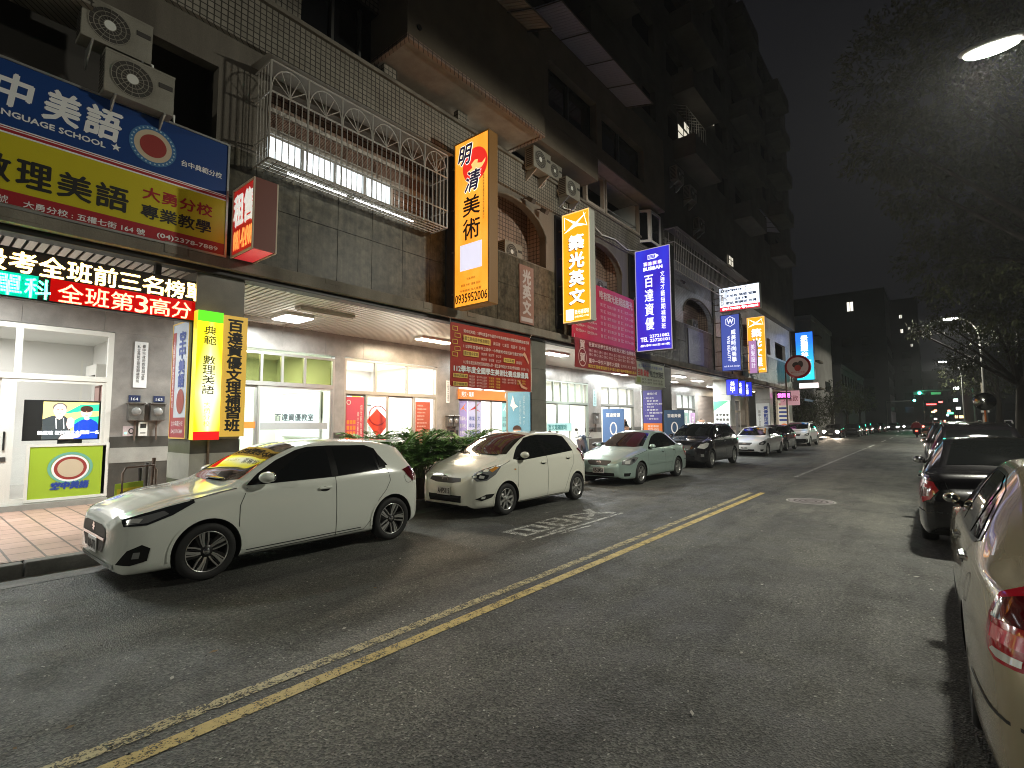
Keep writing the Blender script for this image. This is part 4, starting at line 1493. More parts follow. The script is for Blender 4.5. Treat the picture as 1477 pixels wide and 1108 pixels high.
for k in range(5):
    q.rect(fr, .06, .74, 2.2 - k * .32, 2.36 - k * .32, .004, (mat('pink_print', (.6, .25, .35), .5), BLUP)[k > 0])
q.disc(fr, .4, .42, .3, .3, .005, ORAP)
q.disc(fr, .55, .3, .2, .2, .007, GOLD)
q.build('print', t)
# standing blue boards by the scooters
for i, (x, y, lb) in enumerate(((-9.45, 16.75, 'blue standing board with a white ring and column of characters near the scooter rider'), (-8.6, 20.35, 'dark blue standing board leaning by the third pillar'))):
    t, fr = poster('standing_board', lb, Fr((x, y, .16), (1, .15, 0)), .82, 2.0, mat('blue_board' if i == 0 else 'navy_board', (.1, .2, .42) if i == 0 else (.03, .08, .16), .4), 'sign board', .05, 'blue standing boards')
    q = MB()
    q.text(fr, '百達資優', .15, 1.7, .68, 1.84, WHT, .004, .006)
    q.ring(fr, .42, 1.28, .14, .24, .05, .004, WHT)
    q.vtext(fr, '招生中', .3, .54, .95, .2, WHT, .004, .008)
    q.build('print', t)
    q = MB()
    q.tube([fr.p(.1, 1.5, -.06), fr.p(.1, -.0, -.45)], .015, RUST, 5)
    q.tube([fr.p(.72, 1.5, -.06), fr.p(.72, -.0, -.45)], .015, RUST, 5)
    q.build('leg', t)

# ================================================================ ON AND BEHIND THE SHOP WINDOWS
# lime panel with a badge, below the television
t, fr = poster('window_panel', 'lime green panel with round badge and dark lettering under the television', FXp(SX - .02, 1.56, .3), 1.14, .98, GRNP, 'panel', .02)
q = MB()
q.ring(fr, .6, .56, .33, .29, .045, .004, mat('badge_teal', (.15, .4, .3), .5))
q.ring(fr, .6, .55, .275, .25, .035, .005, WHT)
q.disc(fr, .6, .55, .245, .22, .004, mat('badge_red_brown'))
q.disc(fr, .6, .55, .19, .17, .006, mat('badge_cream'))
q.text(fr, '空中美語', .33, .17, .88, .3, BLUP, .006, .012, shear=.15)
q.frame(fr, -.03, 1.17, -.03, 1.01, .05, .0, .012, ALUW)
q.build('print', t)
# television behind the glass
t = thing('television', 'wide television showing two people, behind the glass of the first shop', 'television', (-12.95, 2.2, 1.36))
fr = FXp(-12.88, 1.5, 1.37)
q = MB()
q.fbox(fr, 0, 1.36, 0, .76, -.06, 0, BLK)
q.fbox(fr, .5, .86, -.09, 0, -.1, -.02, BLK)
q.build('body', t, bevel=.006)
def scr(n, c=(1, 1, 1), s=.9):
    return E_('screen_' + n, c, s)
q = MB()
c = .003
q.rect(fr, .26, 1.09, .02, .73, c, scr('yellow', (.95, .75, .25)))
q.poly(fr, [(.55, .5), (.8, .68), (1.09, .7), (1.09, .56), (.8, .55)], c + .001, scr('green', (.03, .65, .35)))
q.poly(fr, [(.6, .3), (.8, .44), (1.09, .46), (1.09, .3)], c + .001, scr('green'))
q.poly(fr, [(.26, .02), (.26, .4), (.4, .47), (.56, .47), (.66, .38), (.68, .02)], c + .002, scr('charcoal', (.05, .06, .065)))
q.poly(fr, [(.72, .02), (.72, .3), (.8, .37), (.88, .41), (.97, .41), (1.06, .35), (1.09, .3), (1.09, .02)], c + .002, scr('royal', (.01, .06, .55)))
SK2 = scr('skin', (.95, .66, .58))
SK3 = scr('skin_dark', (.75, .4, .33))
q.poly(fr, [(.43, .5), (.45, .42), (.5, .39), (.54, .42), (.55, .5)], c + .003, SK2)
q.disc(fr, .5, .57, .095, .125, c + .004, SK2)
q.disc(fr, .5, .62, .105, .095, c + .0035, scr('grey_hair', (.12, .11, .1)), 20)
q.disc(fr, .5, .555, .09, .11, c + .0045, SK2)
q.disc(fr, .9, .54, .09, .11, c + .004, SK2)
q.disc(fr, .9, .6, .1, .065, c + .005, scr('dark_hair', (.06, .025, .015)), 20)
q.poly(fr, [(.86, .44), (.87, .4), (.91, .38), (.95, .4), (.94, .45)], c + .0035, SK2)
for x, y in ((.47, .585), (.53, .585), (.87, .545), (.93, .545)):
    q.disc(fr, x, y, .012, .007, c + .006, scr('dark_hair'), 8)
for x, y, wd in ((.5, .505, .03), (.9, .475, .025)):
    q.disc(fr, x, y, wd, .009, c + .006, SK3, 10)
for x in (.5, .9):
    q.poly(fr, [(x - .012, .53), (x + .012, .53), (x, .57)], c + .006, SK3)
q.poly(fr, [(.6, .3), (.62, .42), (.67, .44), (.72, .4), (.72, .26), (.64, .2)], c + .006, SK2)
q.poly(fr, [(.5, .02), (.54, .1), (.7, .12), (.84, .1), (.8, .05), (.68, .02)], c + .006, SK2)
for a in (.44, .55):
    q.poly(fr, [(a, .42), (a + .012, .42), (a + .03, .22), (a + .015, .22)], c + .0065, scr('white', (.9, .95, 1), 1.1))
q.text(fr, '賴昱瑄 狂賀國三全國第一名', .2, .11, 1.1, .18, scr('white'), c + .009, .004)
q.build('screen', t)
# things inside the first room
t = thing('wall_air_conditioner', 'white indoor air conditioner high on the room wall behind the television', 'air conditioner', (-15.4, 3.0, 2.8))
q = MB()
q.box(-15.9, -14.9, 2.9, 3.19, 2.75, 3.08, WHITE)
q.box(-15.85, -14.95, 2.88, 2.9, 2.77, 2.82, GRILL)
q.build('body', t, bevel=.03)
t = thing('reception_desk', 'grey reception counter behind the sliding door', 'desk', (-14.6, .3, .25))
q = MB()
q.box(-15, -14.4, -1.5, 1.2, .25, 1.25, WALLG)
q.box(-15.05, -14.3, -1.55, 1.25, 1.25, 1.3, ALUW)
q.build('counter', t)
t = thing('chair', 'pale green plastic chair inside the sliding door', 'chair', (-13.5, 1.25, .25))
PG = mat('pale_green_plastic', (.4, .6, .3), .4)
for nm, bx in (('seat', (-13.7, -13.3, 1.0, 1.42, .68, .72)), ('backrest', (-13.72, -13.68, 1.02, 1.4, .8, 1.15))):
    q = MB()
    q.box(*bx, PG)
    q.build(nm, t, bevel=.03)
for x in (-13.66, -13.34):
    for y in (1.04, 1.38):
        q = MB()
        q.tube([(x, y, .25), (x, y, .8 if x < -13.5 else .68)], .015, ALU, 6)
        q.build('leg', t)
for k in range(3):
    t, fr = poster('picture_frame', ('first', 'second', 'third')[k] + ' small brown picture frame in a row on the far room wall', Fr((-16.2 + k * .6, 3.17, 2.2), (1, 0, 0)), .5, .42, mat('brown_frame', (.14, .05, .04), .5), 'picture', .02, 'pictures on the room wall')
    q = MB()
    q.rect(fr, .05, .45, .05, .37, .003, mat('pink_photo', (.5, .32, .3), .5))
    q.build('print', t)
q = MB()
q.box(-16.5, -16.44, -3.9, 1.3, .3, 2.9, WALLG)
tag(q.build('partition'), 'dark grey partition standing behind the reception counter', 'partition')
for z, wd, hh, lb in ((1.35, .34, .5, 'white notice sheet taped inside the sliding door'), (1.75, .2, .28, 'blue notice sheet above the white one on the sliding door')):
    q = MB()
    q.fbox(FXp(SX - .09, .95, z), 0, wd, 0, hh, 0, .003, WHT if wd > .3 else BLUP)
    if wd > .3:
        for k in range(5):
            q.fbox(FXp(SX - .09, .98, z + .08 + k * .08), 0, .26, 0, .015, .0035, .004, GRILL)
    tag(q.build('notice'), lb, 'notice')
# classroom: whiteboard, orange rail, lettering on the glass
t = thing('whiteboard', 'pale blue whiteboard on the classroom wall behind the glass', 'whiteboard', (-16.1, 7.5, 1.3))
fr = Fr((-15.6, 7.7, 1.25), (1, 0, 0))
q = MB()
q.fbox(fr, 0, 2.2, 0, 1.35, 0, .03, ALU)
q.fbox(fr, .04, 2.16, .04, 1.31, .03, .034, mat('whiteboard_surface', (.55, .68, .75), .25))
q.build('board', t)
t, fr = poster('window_lettering', 'grey band with dark characters across the classroom glass', FXp(SX - .04, 5.66, 1.52), 1.8, .17, mat('grey_film', (.36, .38, .38), .5), 'lettering', .004)
q = MB()
q.text(fr, '百達資優教室', .36, .22, 1.38, .4, mat('slate_print', (.06, .08, .09), .5), .004, .006)
q.build('lettering', t)
q = MB()
q.fbox(FXp(SX - .04, 3.85, 1.56), 0, 1.7, 0, .16, 0, .004, ORAP)
tag(q.build('orange_film'), 'orange film band across the left classroom pane', 'film')
# third shop: posters inside bright glass
t, fr = poster('window_poster', 'purple red poster with orange grid on the first pane of the bright shop', FXp(SX - .04, 7.99, .7), .6, 1.72, mat('raspberry_print', (.45, .06, .09), .5), th=.006)
q = MB()
for j in range(6):
    for i in range(3):
        q.rect(fr, .05 + i * .1, .13 + i * .1, .15 + j * .16, .26 + j * .16, .003, ORAP)
q.vtext(fr, '國小才藝美術專班', .38, .44, 1.3, .2, INKP, .004)
q.vtext(fr, '招生熱烈報名中', .48, .55, 1.5, .3, INKP, .004)
q.ring(fr, .1, 1.56, .07, .07, .02, .004, INKP)
q.build('print', t)
t, fr = poster('window_poster', 'rust red notice with rows of text on the last pane of the bright shop', FXp(SX - .04, 10.5, .75), .6, 1.6, mat('rust_print', (.42, .09, .05), .5), th=.006)
q = MB()
for j in range(12):
    q.text(fr, '水彩素描國畫書法設計動漫'[j:] + '班', .06, 1.45 - j * .11, .3 + .02 * (j * 7 % 9), 1.5 - j * .11, INKP, .004)
q.build('print', t)
t = thing('paper_lantern', 'red fan shaped paper decoration inside the bright shop', 'decoration', (-12.9, 9.0, 1.5))
q = MB()
fr = FXp(-12.9, 8.75, 1.15)
q.prism(fr, [(.1, .6), (.45, .95), (.85, .6), (.75, .35), (.5, .1), (.3, .35)], [], 0, .05, mat('scarlet_paper', (.7, .06, .03), .6))
q.ring(fr, .48, .75, .33, .3, .03, .055, DRED)
q.build('paper', t)
t = thing('paper_lantern', 'yellow round paper decoration low inside the bright shop', 'decoration', (-12.9, 9.0, .5))
q = MB()
q.prism(FXp(-12.88, 9.0, .72), [(.45 * math.cos(k * PI / 10), .45 * math.sin(k * PI / 10)) for k in range(20)], [], 0, .05, mat('amber_paper', (.75, .45, .03), .6))
q.ring(FXp(-12.88, 9.0, .72), 0, 0, .45, .45, .03, .053, REDP)
q.build('paper', t)
t, fr = poster('children_painting', 'framed pale painting on the back wall of the bright shop', FXp(-17.05, 10.2, .9), 2.2, 1.5, mat('dark_frame', (.1, .1, .09), .5), 'painting', .04)
q = MB()
q.rect(fr, .05, 2.15, .05, 1.45, .003, nmat('pale_collage', (.25, .32, .28), (.7, .62, .58), 5, .6, 3, lo=.4, hi=.55))
q.build('print', t)
q = MB()
for k in range(9):
    q.fbox(FXp(-17.08, 8.0, 2.5), k * .44, k * .44 + .38, 0, .34, 0, .01, (mat('cyan_sheet', (.2, .55, .65), .6), YELP, mat('mint_sheet', (.4, .65, .5), .6))[k % 3])
q.fbox(FXp(-17.085, 8.0, 2.3), 0, 3.9, 0, .12, 0, .01, MT['cyan_sheet'])
tag(q.build('wall_frieze'), 'row of coloured sheets along the back wall of the bright shop', 'wall decoration')
# fourth shop: orange fascia, lilac posters
t, fr = poster('shop_fascia', 'orange fascia strip with white characters over the glass doors beside the meters', FXp(SX + .002, 12.32, 2.5), 2.8, .34, mat('fascia_orange', (.75, .2, .04), .4, 0, .12, (1, .3, .05)), 'sign', .08)
q = MB()
q.text(fr, '美文・珠算', .1, .08, .7, .26, WHT, .004, .006)
q.text(fr, '學', 2.4, .06, 2.62, .28, WHT, .004, .006)
q.build('lettering', t)
for k, (y, wd, lb) in enumerate(((12.42, .4, 'narrow lilac poster beside the meter boxes'), (12.85, .7, 'wider lilac poster with a red cross mark and blue characters'), (14.7, .3, 'turquoise strip poster beside the glass door'))):
    t, fr = poster('window_poster', lb, FXp(SX - .04, y, .5), wd, 1.95, mat(('lilac_print', 'pale_lilac_print', 'turquoise_print')[k], ((.35, .3, .6), (.5, .5, .7), (.3, .6, .6))[k], .5), th=.006)
    q = MB()
    q.poly(fr, [(wd * .1, 1.6), (wd * .5, 1.75), (wd * .9, 1.9), (wd * .55, 1.7), (wd * .95, 1.55), (wd * .5, 1.66)], .003, (ORAP, REDP, WHT)[k])
    for j in range(5):
        q.text(fr, ('數學珠心', '專業英文', '招生')[k], wd * .1, 1.25 - j * .25, wd * .9, 1.4 - j * .25, (WHT, BLUP, BLKP)[k], .003)
    q.build('print', t)
t, fr = poster('window_lettering', 'pale aqua band with dark characters on the next shop door', FXp(SX + .02, 17.55, 1.3), 1.9, .34, mat('aqua_film', (.35, .6, .6), .5), 'lettering', .004)
q = MB()
q.text(fr, '百文理補習班', .1, .06, 1.5, .28, mat('teal_print', (.02, .16, .16), .5), .003, .006)
q.build('lettering', t)
for k, (y, c, lb) in enumerate(((31.9, (.2, .4, .7), 'blue product poster low on the far shop glass'), (32.9, (.4, .65, .6), 'mint product poster low on the far shop glass'), (34.1, (.55, .35, .6), 'mauve product poster low on the far shop glass'))):
    t, fr = poster('window_poster', lb, FXp(SX + .02, y, .4), .85, 1.9, mat('glass_poster_%s' % 'abc'[k], c, .5), th=.006)
    q = MB()
    q.vtext(fr, ('保養', '護膚', '美髮')[k], .25, .6, 1.7, .4, WHT, .003, .01)
    q.build('print', t)
# plates, meters and switch boxes on the granite piers
t, fr = poster('name_plate', 'white upright name plate with two dark columns on the first granite pier', FXp(SX + .001, 3.06, 2.42), .23, .95, WHT, 'plate', .02)
q = MB()
q.vtext(fr, '私立典範文理短期補習班', .04, .1, .88, .1, BLKP, .003)
q.vtext(fr, '臺中市政府教育局立案', .13, .19, .9, .15, BLKP, .003)
q.build('lettering', t)
for y, nb, lb in ((3.0, '164', 'dark blue house number plate above the left steel meter box'), (3.43, '163', 'dark blue house number plate above the right steel meter box')):
    t, fr = poster('house_number', lb, FXp(SX + .001, y, 2.13), .2, .13, mat('number_blue', (.02, .03, .09), .4), 'plate', .012)
    q = MB()
    q.text(fr, nb, .04, .025, .16, .085, WHT, .002)
    q.build('lettering', t)
def meter(y, z, lb, m=ALU, wd=.24, h=.34):
    t = thing('meter_box', lb, 'meter box', (SX + .05, y + wd / 2, z), 'meter boxes on the piers')
    q = MB()
    q.box(SX + .001, SX + .13, y, y + wd, z, z + h, m)
    q.box(SX + .001, SX + .17, y - .02, y + wd + .02, z + h, z + h + .03, m)
    q.build('case', t, bevel=.01)
    q = MB()
    q.lathe([(0, .15), (.07, .15), (.085, .13)], mat('meter_glass', (.25, .25, .24), .1), 16, 'x', (SX, y + wd / 2, z + h * .55))
    q.build('dial', t)
    q = MB()
    q.tube([(SX + .05, y + wd / 2, z), (SX + .05, y + wd / 2, z - .4)], .018, RUST, 6)
    q.build('conduit', t)
STL = nmat('dull_steel_box', (.16, .15, .14), (.26, .25, .23), 8, .35, metal=.6)
meter(2.98, 1.74, 'left steel meter box under plate 164 on the first granite pier', STL, .27)
meter(3.36, 1.74, 'right steel meter box under plate 163 on the first granite pier', STL, .26)
meter(11.75, 1.55, 'left meter box on the pier beside the orange fascia', STL)
meter(12.03, 1.55, 'right meter box on the pier beside the orange fascia', STL)
meter(21.35, 1.6, 'meter box on the pier before the reading passer-by', STL, .4, .5)
t, fr = poster('intercom', 'white intercom panel between the first two steel meter boxes', FXp(SX + .02, 3.18, 1.43), .15, .28, WHITE, 'intercom', .05)
q = MB()
q.rect(fr, .025, .125, .16, .25, .003, BLK)
q.rect(fr, .03, .12, .05, .07, .003, GRILL)
q.build('screen', t)
t, fr = poster('notice', 'small white and pink swirl sticker beside the intercom panel', FXp(SX + .015, 2.93, 1.43), .22, .2, mat('pale_pink_print', (.6, .5, .52), .5), 'sticker', .004)
q = MB()
q.ring(fr, .14, .1, .05, .06, .02, .003, BLKP)
q.disc(fr, .05, .06, .022, .022, .003, E_('green_indicator', (.2, 1, .5), 2), 10)
q.build('print', t)
t, fr = poster('name_plate', 'white upright plate on the granite pier left of the orange fascia', FXp(SX + .001, 11.78, 2.35), .14, .75, WHT, 'plate', .015)
q = MB()
q.vtext(fr, '私立明清美術補習班', .03, .11, .72, .04, GRILL, .003)
q.build('lettering', t)
t, fr = poster('name_plate', 'aqua upright plate on the grey pier past the second pillar', FXp(SX + .001, 21.4, 2.45), .3, .8, mat('aqua_plate', (.4, .6, .62), .5), 'plate', .015)
q = MB()
q.vtext(fr, '文理補習班', .08, .22, .75, .06, GRILL, .003)
q.build('lettering', t)

# furniture seen through the glass
def bookcase(label, x, y, wd, h=1.9):
    t = thing('bookcase', label, 'bookcase', (x, y + wd / 2, .25), 'bookcases in the shops')
    m = mat('beech_board', (.5, .38, .22), .5)
    q = MB()
    q.box(x - .3, x - .28, y, y + wd, .25, .25 + h, m)
    q.box(x - .28, x, y, y + .03, .25, .25 + h, m)
    q.box(x - .28, x, y + wd - .03, y + wd, .25, .25 + h, m)
    q.build('frame', t)
    for k in range(5):
        z = .27 + k * (h - .04) / 4
        q = MB()
        q.box(x - .28, x, y + .03, y + wd - .03, z, z + .025, m)
        q.build('shelf', t)
        if k < 4:
            q = MB()
            yy_ = y + .05
            while yy_ < y + wd - .1:
                b_ = random.uniform(.02, .05)
                q.box(x - .25, x - .06, yy_, yy_ + b_ - .003, z + .026, z + .2 + .14 * random.random(), random.choice((REDP, BLUP, YELP, WHT, GRNP, ORAP, GRILL, DRED)))
                yy_ += b_
            q.build('books', t).__setitem__('kind', 'stuff')
def desk(label, x, y, rows=1):
    t = thing('classroom_desk', label, 'desk', (x, y, .25), 'desks in the shops')
    q = MB()
    q.box(x - .25, x + .25, y - .55, y + .55, .93, .96, mat('desk_top', (.55, .45, .3), .4))
    q.build('desk_top', t)
    for a in (-.22, .22):
        for c in (-.5, .5):
            q = MB()
            q.tube([(x + a, y + c, .25), (x + a, y + c, .93)], .016, GRILL, 6)
            q.build('leg', t)
bookcase('bookcase with coloured spines at the back of the shop before the magenta banner', -16.0, 17.6, 1.5)
bookcase('bookcase with coloured spines on the left wall of the bright art shop', -16.8, 7.95, 1.2, 1.6)
bookcase('bookcase with coloured spines at the back of the shop behind the standing board', -16.2, 24.0, 1.6)
bookcase('bookcase with coloured spines behind the orange fascia', -16.0, 13.0, 1.6)
for k, (x, y) in enumerate(((-13.8, 5.2), (-15.0, 5.2), (-14.2, 9.9), (-14.4, 18.6), (-14.2, 23.4))):
    desk(('front desk in the pale green classroom', 'rear desk in the pale green classroom', 'desk inside the bright art shop', 'desk inside the shop with the aqua door band', 'desk inside the shop behind the standing board')[k], x, y)
# ================================================================ CARS
def pchip(xs, ys):
    n = len(xs)
    h = [xs[i + 1] - xs[i] for i in range(n - 1)]
    dl = [(ys[i + 1] - ys[i]) / h[i] for i in range(n - 1)]
    m = [dl[0]] + [0 if dl[i - 1] * dl[i] <= 0 else 2 * dl[i - 1] * dl[i] / (dl[i - 1] + dl[i]) for i in range(1, n - 1)] + [dl[-1]]
    def f(x):
        i = 0
        while i < n - 2 and x > xs[i + 1]:
            i += 1
        t = (x - xs[i]) / h[i]
        return ys[i] * (1 + 2 * t) * (1 - t) ** 2 + m[i] * h[i] * t * (1 - t) ** 2 + ys[i + 1] * t * t * (3 - 2 * t) + m[i + 1] * h[i] * t * t * (t - 1)
    return f
def crom(pts, sub):
    out = []
    n = len(pts)
    for i in range(n - 1):
        p0, p1, p2, p3 = pts[max(i - 1, 0)], pts[i], pts[i + 1], pts[min(i + 2, n - 1)]
        for k in range(sub):
            t = k / sub
            out.append(tuple(.5 * (2 * b + (c - a) * t + (2 * a - 5 * b + 4 * c - d) * t * t + (3 * b - a - 3 * c + d) * t ** 3) for a, b, c, d in zip(p0, p1, p2, p3)))
    out.append(pts[-1])
    return out
def paint(name, col, metal=0., rough=.28):
    m = mat(name, col, rough, metal, coat=1)
    return m
CGLASS = mat('tinted_car_glass', (.008, .009, .009), .04, 0, coat=.6)
TRIM = mat('black_car_trim', (.012, .012, .012), .1, 0, spec=.35)
GAP = mat('panel_gap', (.02, .02, .02), .7)
LINER = mat('wheel_arch_liner', (.008, .008, .008), .9)
TYRE = mat('tyre_rubber', (.014, .014, .014), .75)
ALLOY = mat('silver_alloy', (.62, .62, .6), .28, .85)
ALLOYD = mat('dark_alloy', (.03, .03, .03), .35, .5)
CHROME = mat('chrome', (.8, .8, .8), .08, 1)
LAMPD = mat('headlamp_reflector', (.45, .46, .46), .18, .7, coat=1)
LAMPK = mat('headlamp_dark', (.02, .022, .025), .1, 0, coat=1)
LAMPW = mat('headlamp_lens', (.75, .75, .72), .1, .3, coat=1)
TAIL = mat('tail_lamp_red', (.4, .008, .02), .12, 0, coat=1)
TAILD = mat('tail_lamp_dark_red', (.09, .004, .008), .1, 0, coat=1)
AMBER = mat('indicator_amber', (.6, .25, .04), .15, 0, coat=1)
PLATE = mat('number_plate_white', (.7, .7, .68), .4)

def body_mesh(sp):
    st = sp['st']
    xs = [r[0] for r in st]
    fs = [pchip(xs, [r[k] for r in st]) for k in range(1, 8)]
    n = 84
    ss = []
    for i in range(n + 1):
        t = i / n
        ss.append(sp['L'] * (t + .9 * (-math.sin(4 * PI * t) / (4 * PI)) * .0 + .12 * (-math.sin(2 * PI * t) / (2 * PI)) * 5) if False else sp['L'] * (.5 - .5 * math.cos(PI * t)) * .55 + sp['L'] * t * .45)
    ss += xs[1:-1]
    ss = sorted(set(round(s, 4) for s in ss))
    s0 = sp['mid']
    loops = []
    for s in ss:
        zb, zs, zr, wb, ws, wr, cr = [f(s) for f in fs]
        ze = zr - cr
        zs = min(zs, ze - .012)
        h = zs - zb
        half = [(0, zb), (wb * .6, zb), (wb * .9, zb + .005), (wb * .975, zb + .05 * h / .7), (wb * .995, zb + .24 * h), (wb, zb + .5 * h), (wb * .99, zb + .74 * h), (ws + (wb - ws) * .45, zs - .1 * h), (ws, zs),
                (ws + (wr - ws) * .5 + .015, zs + (ze - zs) * .5), (wr + (ws - wr) * .1, ze - (ze - zs) * .1 ), (wr * .93, ze + cr * .38), (wr * .62, zr - cr * .28), (wr * .3, zr - cr * .06), (0, zr)]
        half = crom(half, 3)
        loop = [(s0 - s, y, z) for y, z in half] + [(s0 - s, -y, z) for y, z in reversed(half[1:-1])]
        loops.append(loop)
    bm = bmesh.new()
    vv = [[bm.verts.new(p) for p in l] for l in loops]
    k = len(vv[0])
    for a, b in zip(vv[:-1], vv[1:]):
        for i in range(k):
            j = (i + 1) % k
            try:
                bm.faces.new((a[i], a[j], b[j], b[i]))
            except ValueError:
                pass
    bm.faces.new(list(reversed(vv[0])))
    bm.faces.new(vv[-1])
    bmesh.ops.recalc_face_normals(bm, faces=bm.faces)
    me = bpy.data.meshes.new('body')
    bm.to_mesh(me)
    bm.free()
    # wheel arches
    cut = MB()
    r = sp['R'] + sp.get('gap', .045)
    for s in (sp['fa'], sp['ra']):
        for sg in (1, -1):
            y0, y1 = sorted((sg * .52, sg * 1.2))
            cut.lathe([(0, y0), (r, y0), (r, y1), (0, y1)], LINER, 40, 'y', (s0 - s, 0, sp['R'] + .005), False)
    ob = bpy.data.objects.new('body', me)
    COL.objects.link(ob)
    me.materials.append(sp['paint'])
    me.materials.append(LINER)
    co = cut.build('cutter')
    bmc = bmesh.new()
    bmc.from_mesh(co.data)
    bmesh.ops.remove_doubles(bmc, verts=bmc.verts, dist=1e-5)
    bmesh.ops.recalc_face_normals(bmc, faces=bmc.faces)
    bmc.to_mesh(co.data)
    bmc.free()
    md = ob.modifiers.new('b', 'BOOLEAN')
    md.operation = 'DIFFERENCE'
    md.object = co
    md.solver = 'EXACT'
    dg = bpy.context.evaluated_depsgraph_get()
    dg.update()
    me2 = bpy.data.meshes.new_from_object(ob.evaluated_get(dg))
    bpy.data.objects.remove(ob)
    bpy.data.objects.remove(co)
    bm = bmesh.new()
    bm.from_mesh(me2)
    for f in bm.faces:
        f.smooth = True
        c = f.calc_center_median()
        f.material_index = 0
        for s in (sp['fa'], sp['ra']):
            d = math.hypot(c.x - (s0 - s), c.z - sp['R'] - .005)
            if d < r - .002 and abs(f.normal.y) > .9 and abs(abs(c.y) - .52) < .02 or (abs(d - r) < .012 and abs(f.normal.y) < .3 and abs(c.y) > .5 and (f.normal.x * (c.x - (s0 - s)) + f.normal.z * (c.z - sp['R'])) < 0):
                f.material_index = 1
        if c.z < fs[0](max(0, min(sp['L'], s0 - c.x))) + .012 and f.normal.z < -.5:
            f.material_index = 1
    for e in bm.edges:
        if len(e.link_faces) == 2 and e.calc_face_angle() > .6:
            e.smooth = False
    bm.to_mesh(me2)
    while len(me2.materials) < 2:
        me2.materials.append(LINER)
    me2.materials[0] = sp['paint']
    me2.materials[1] = LINER
    return me2, bm

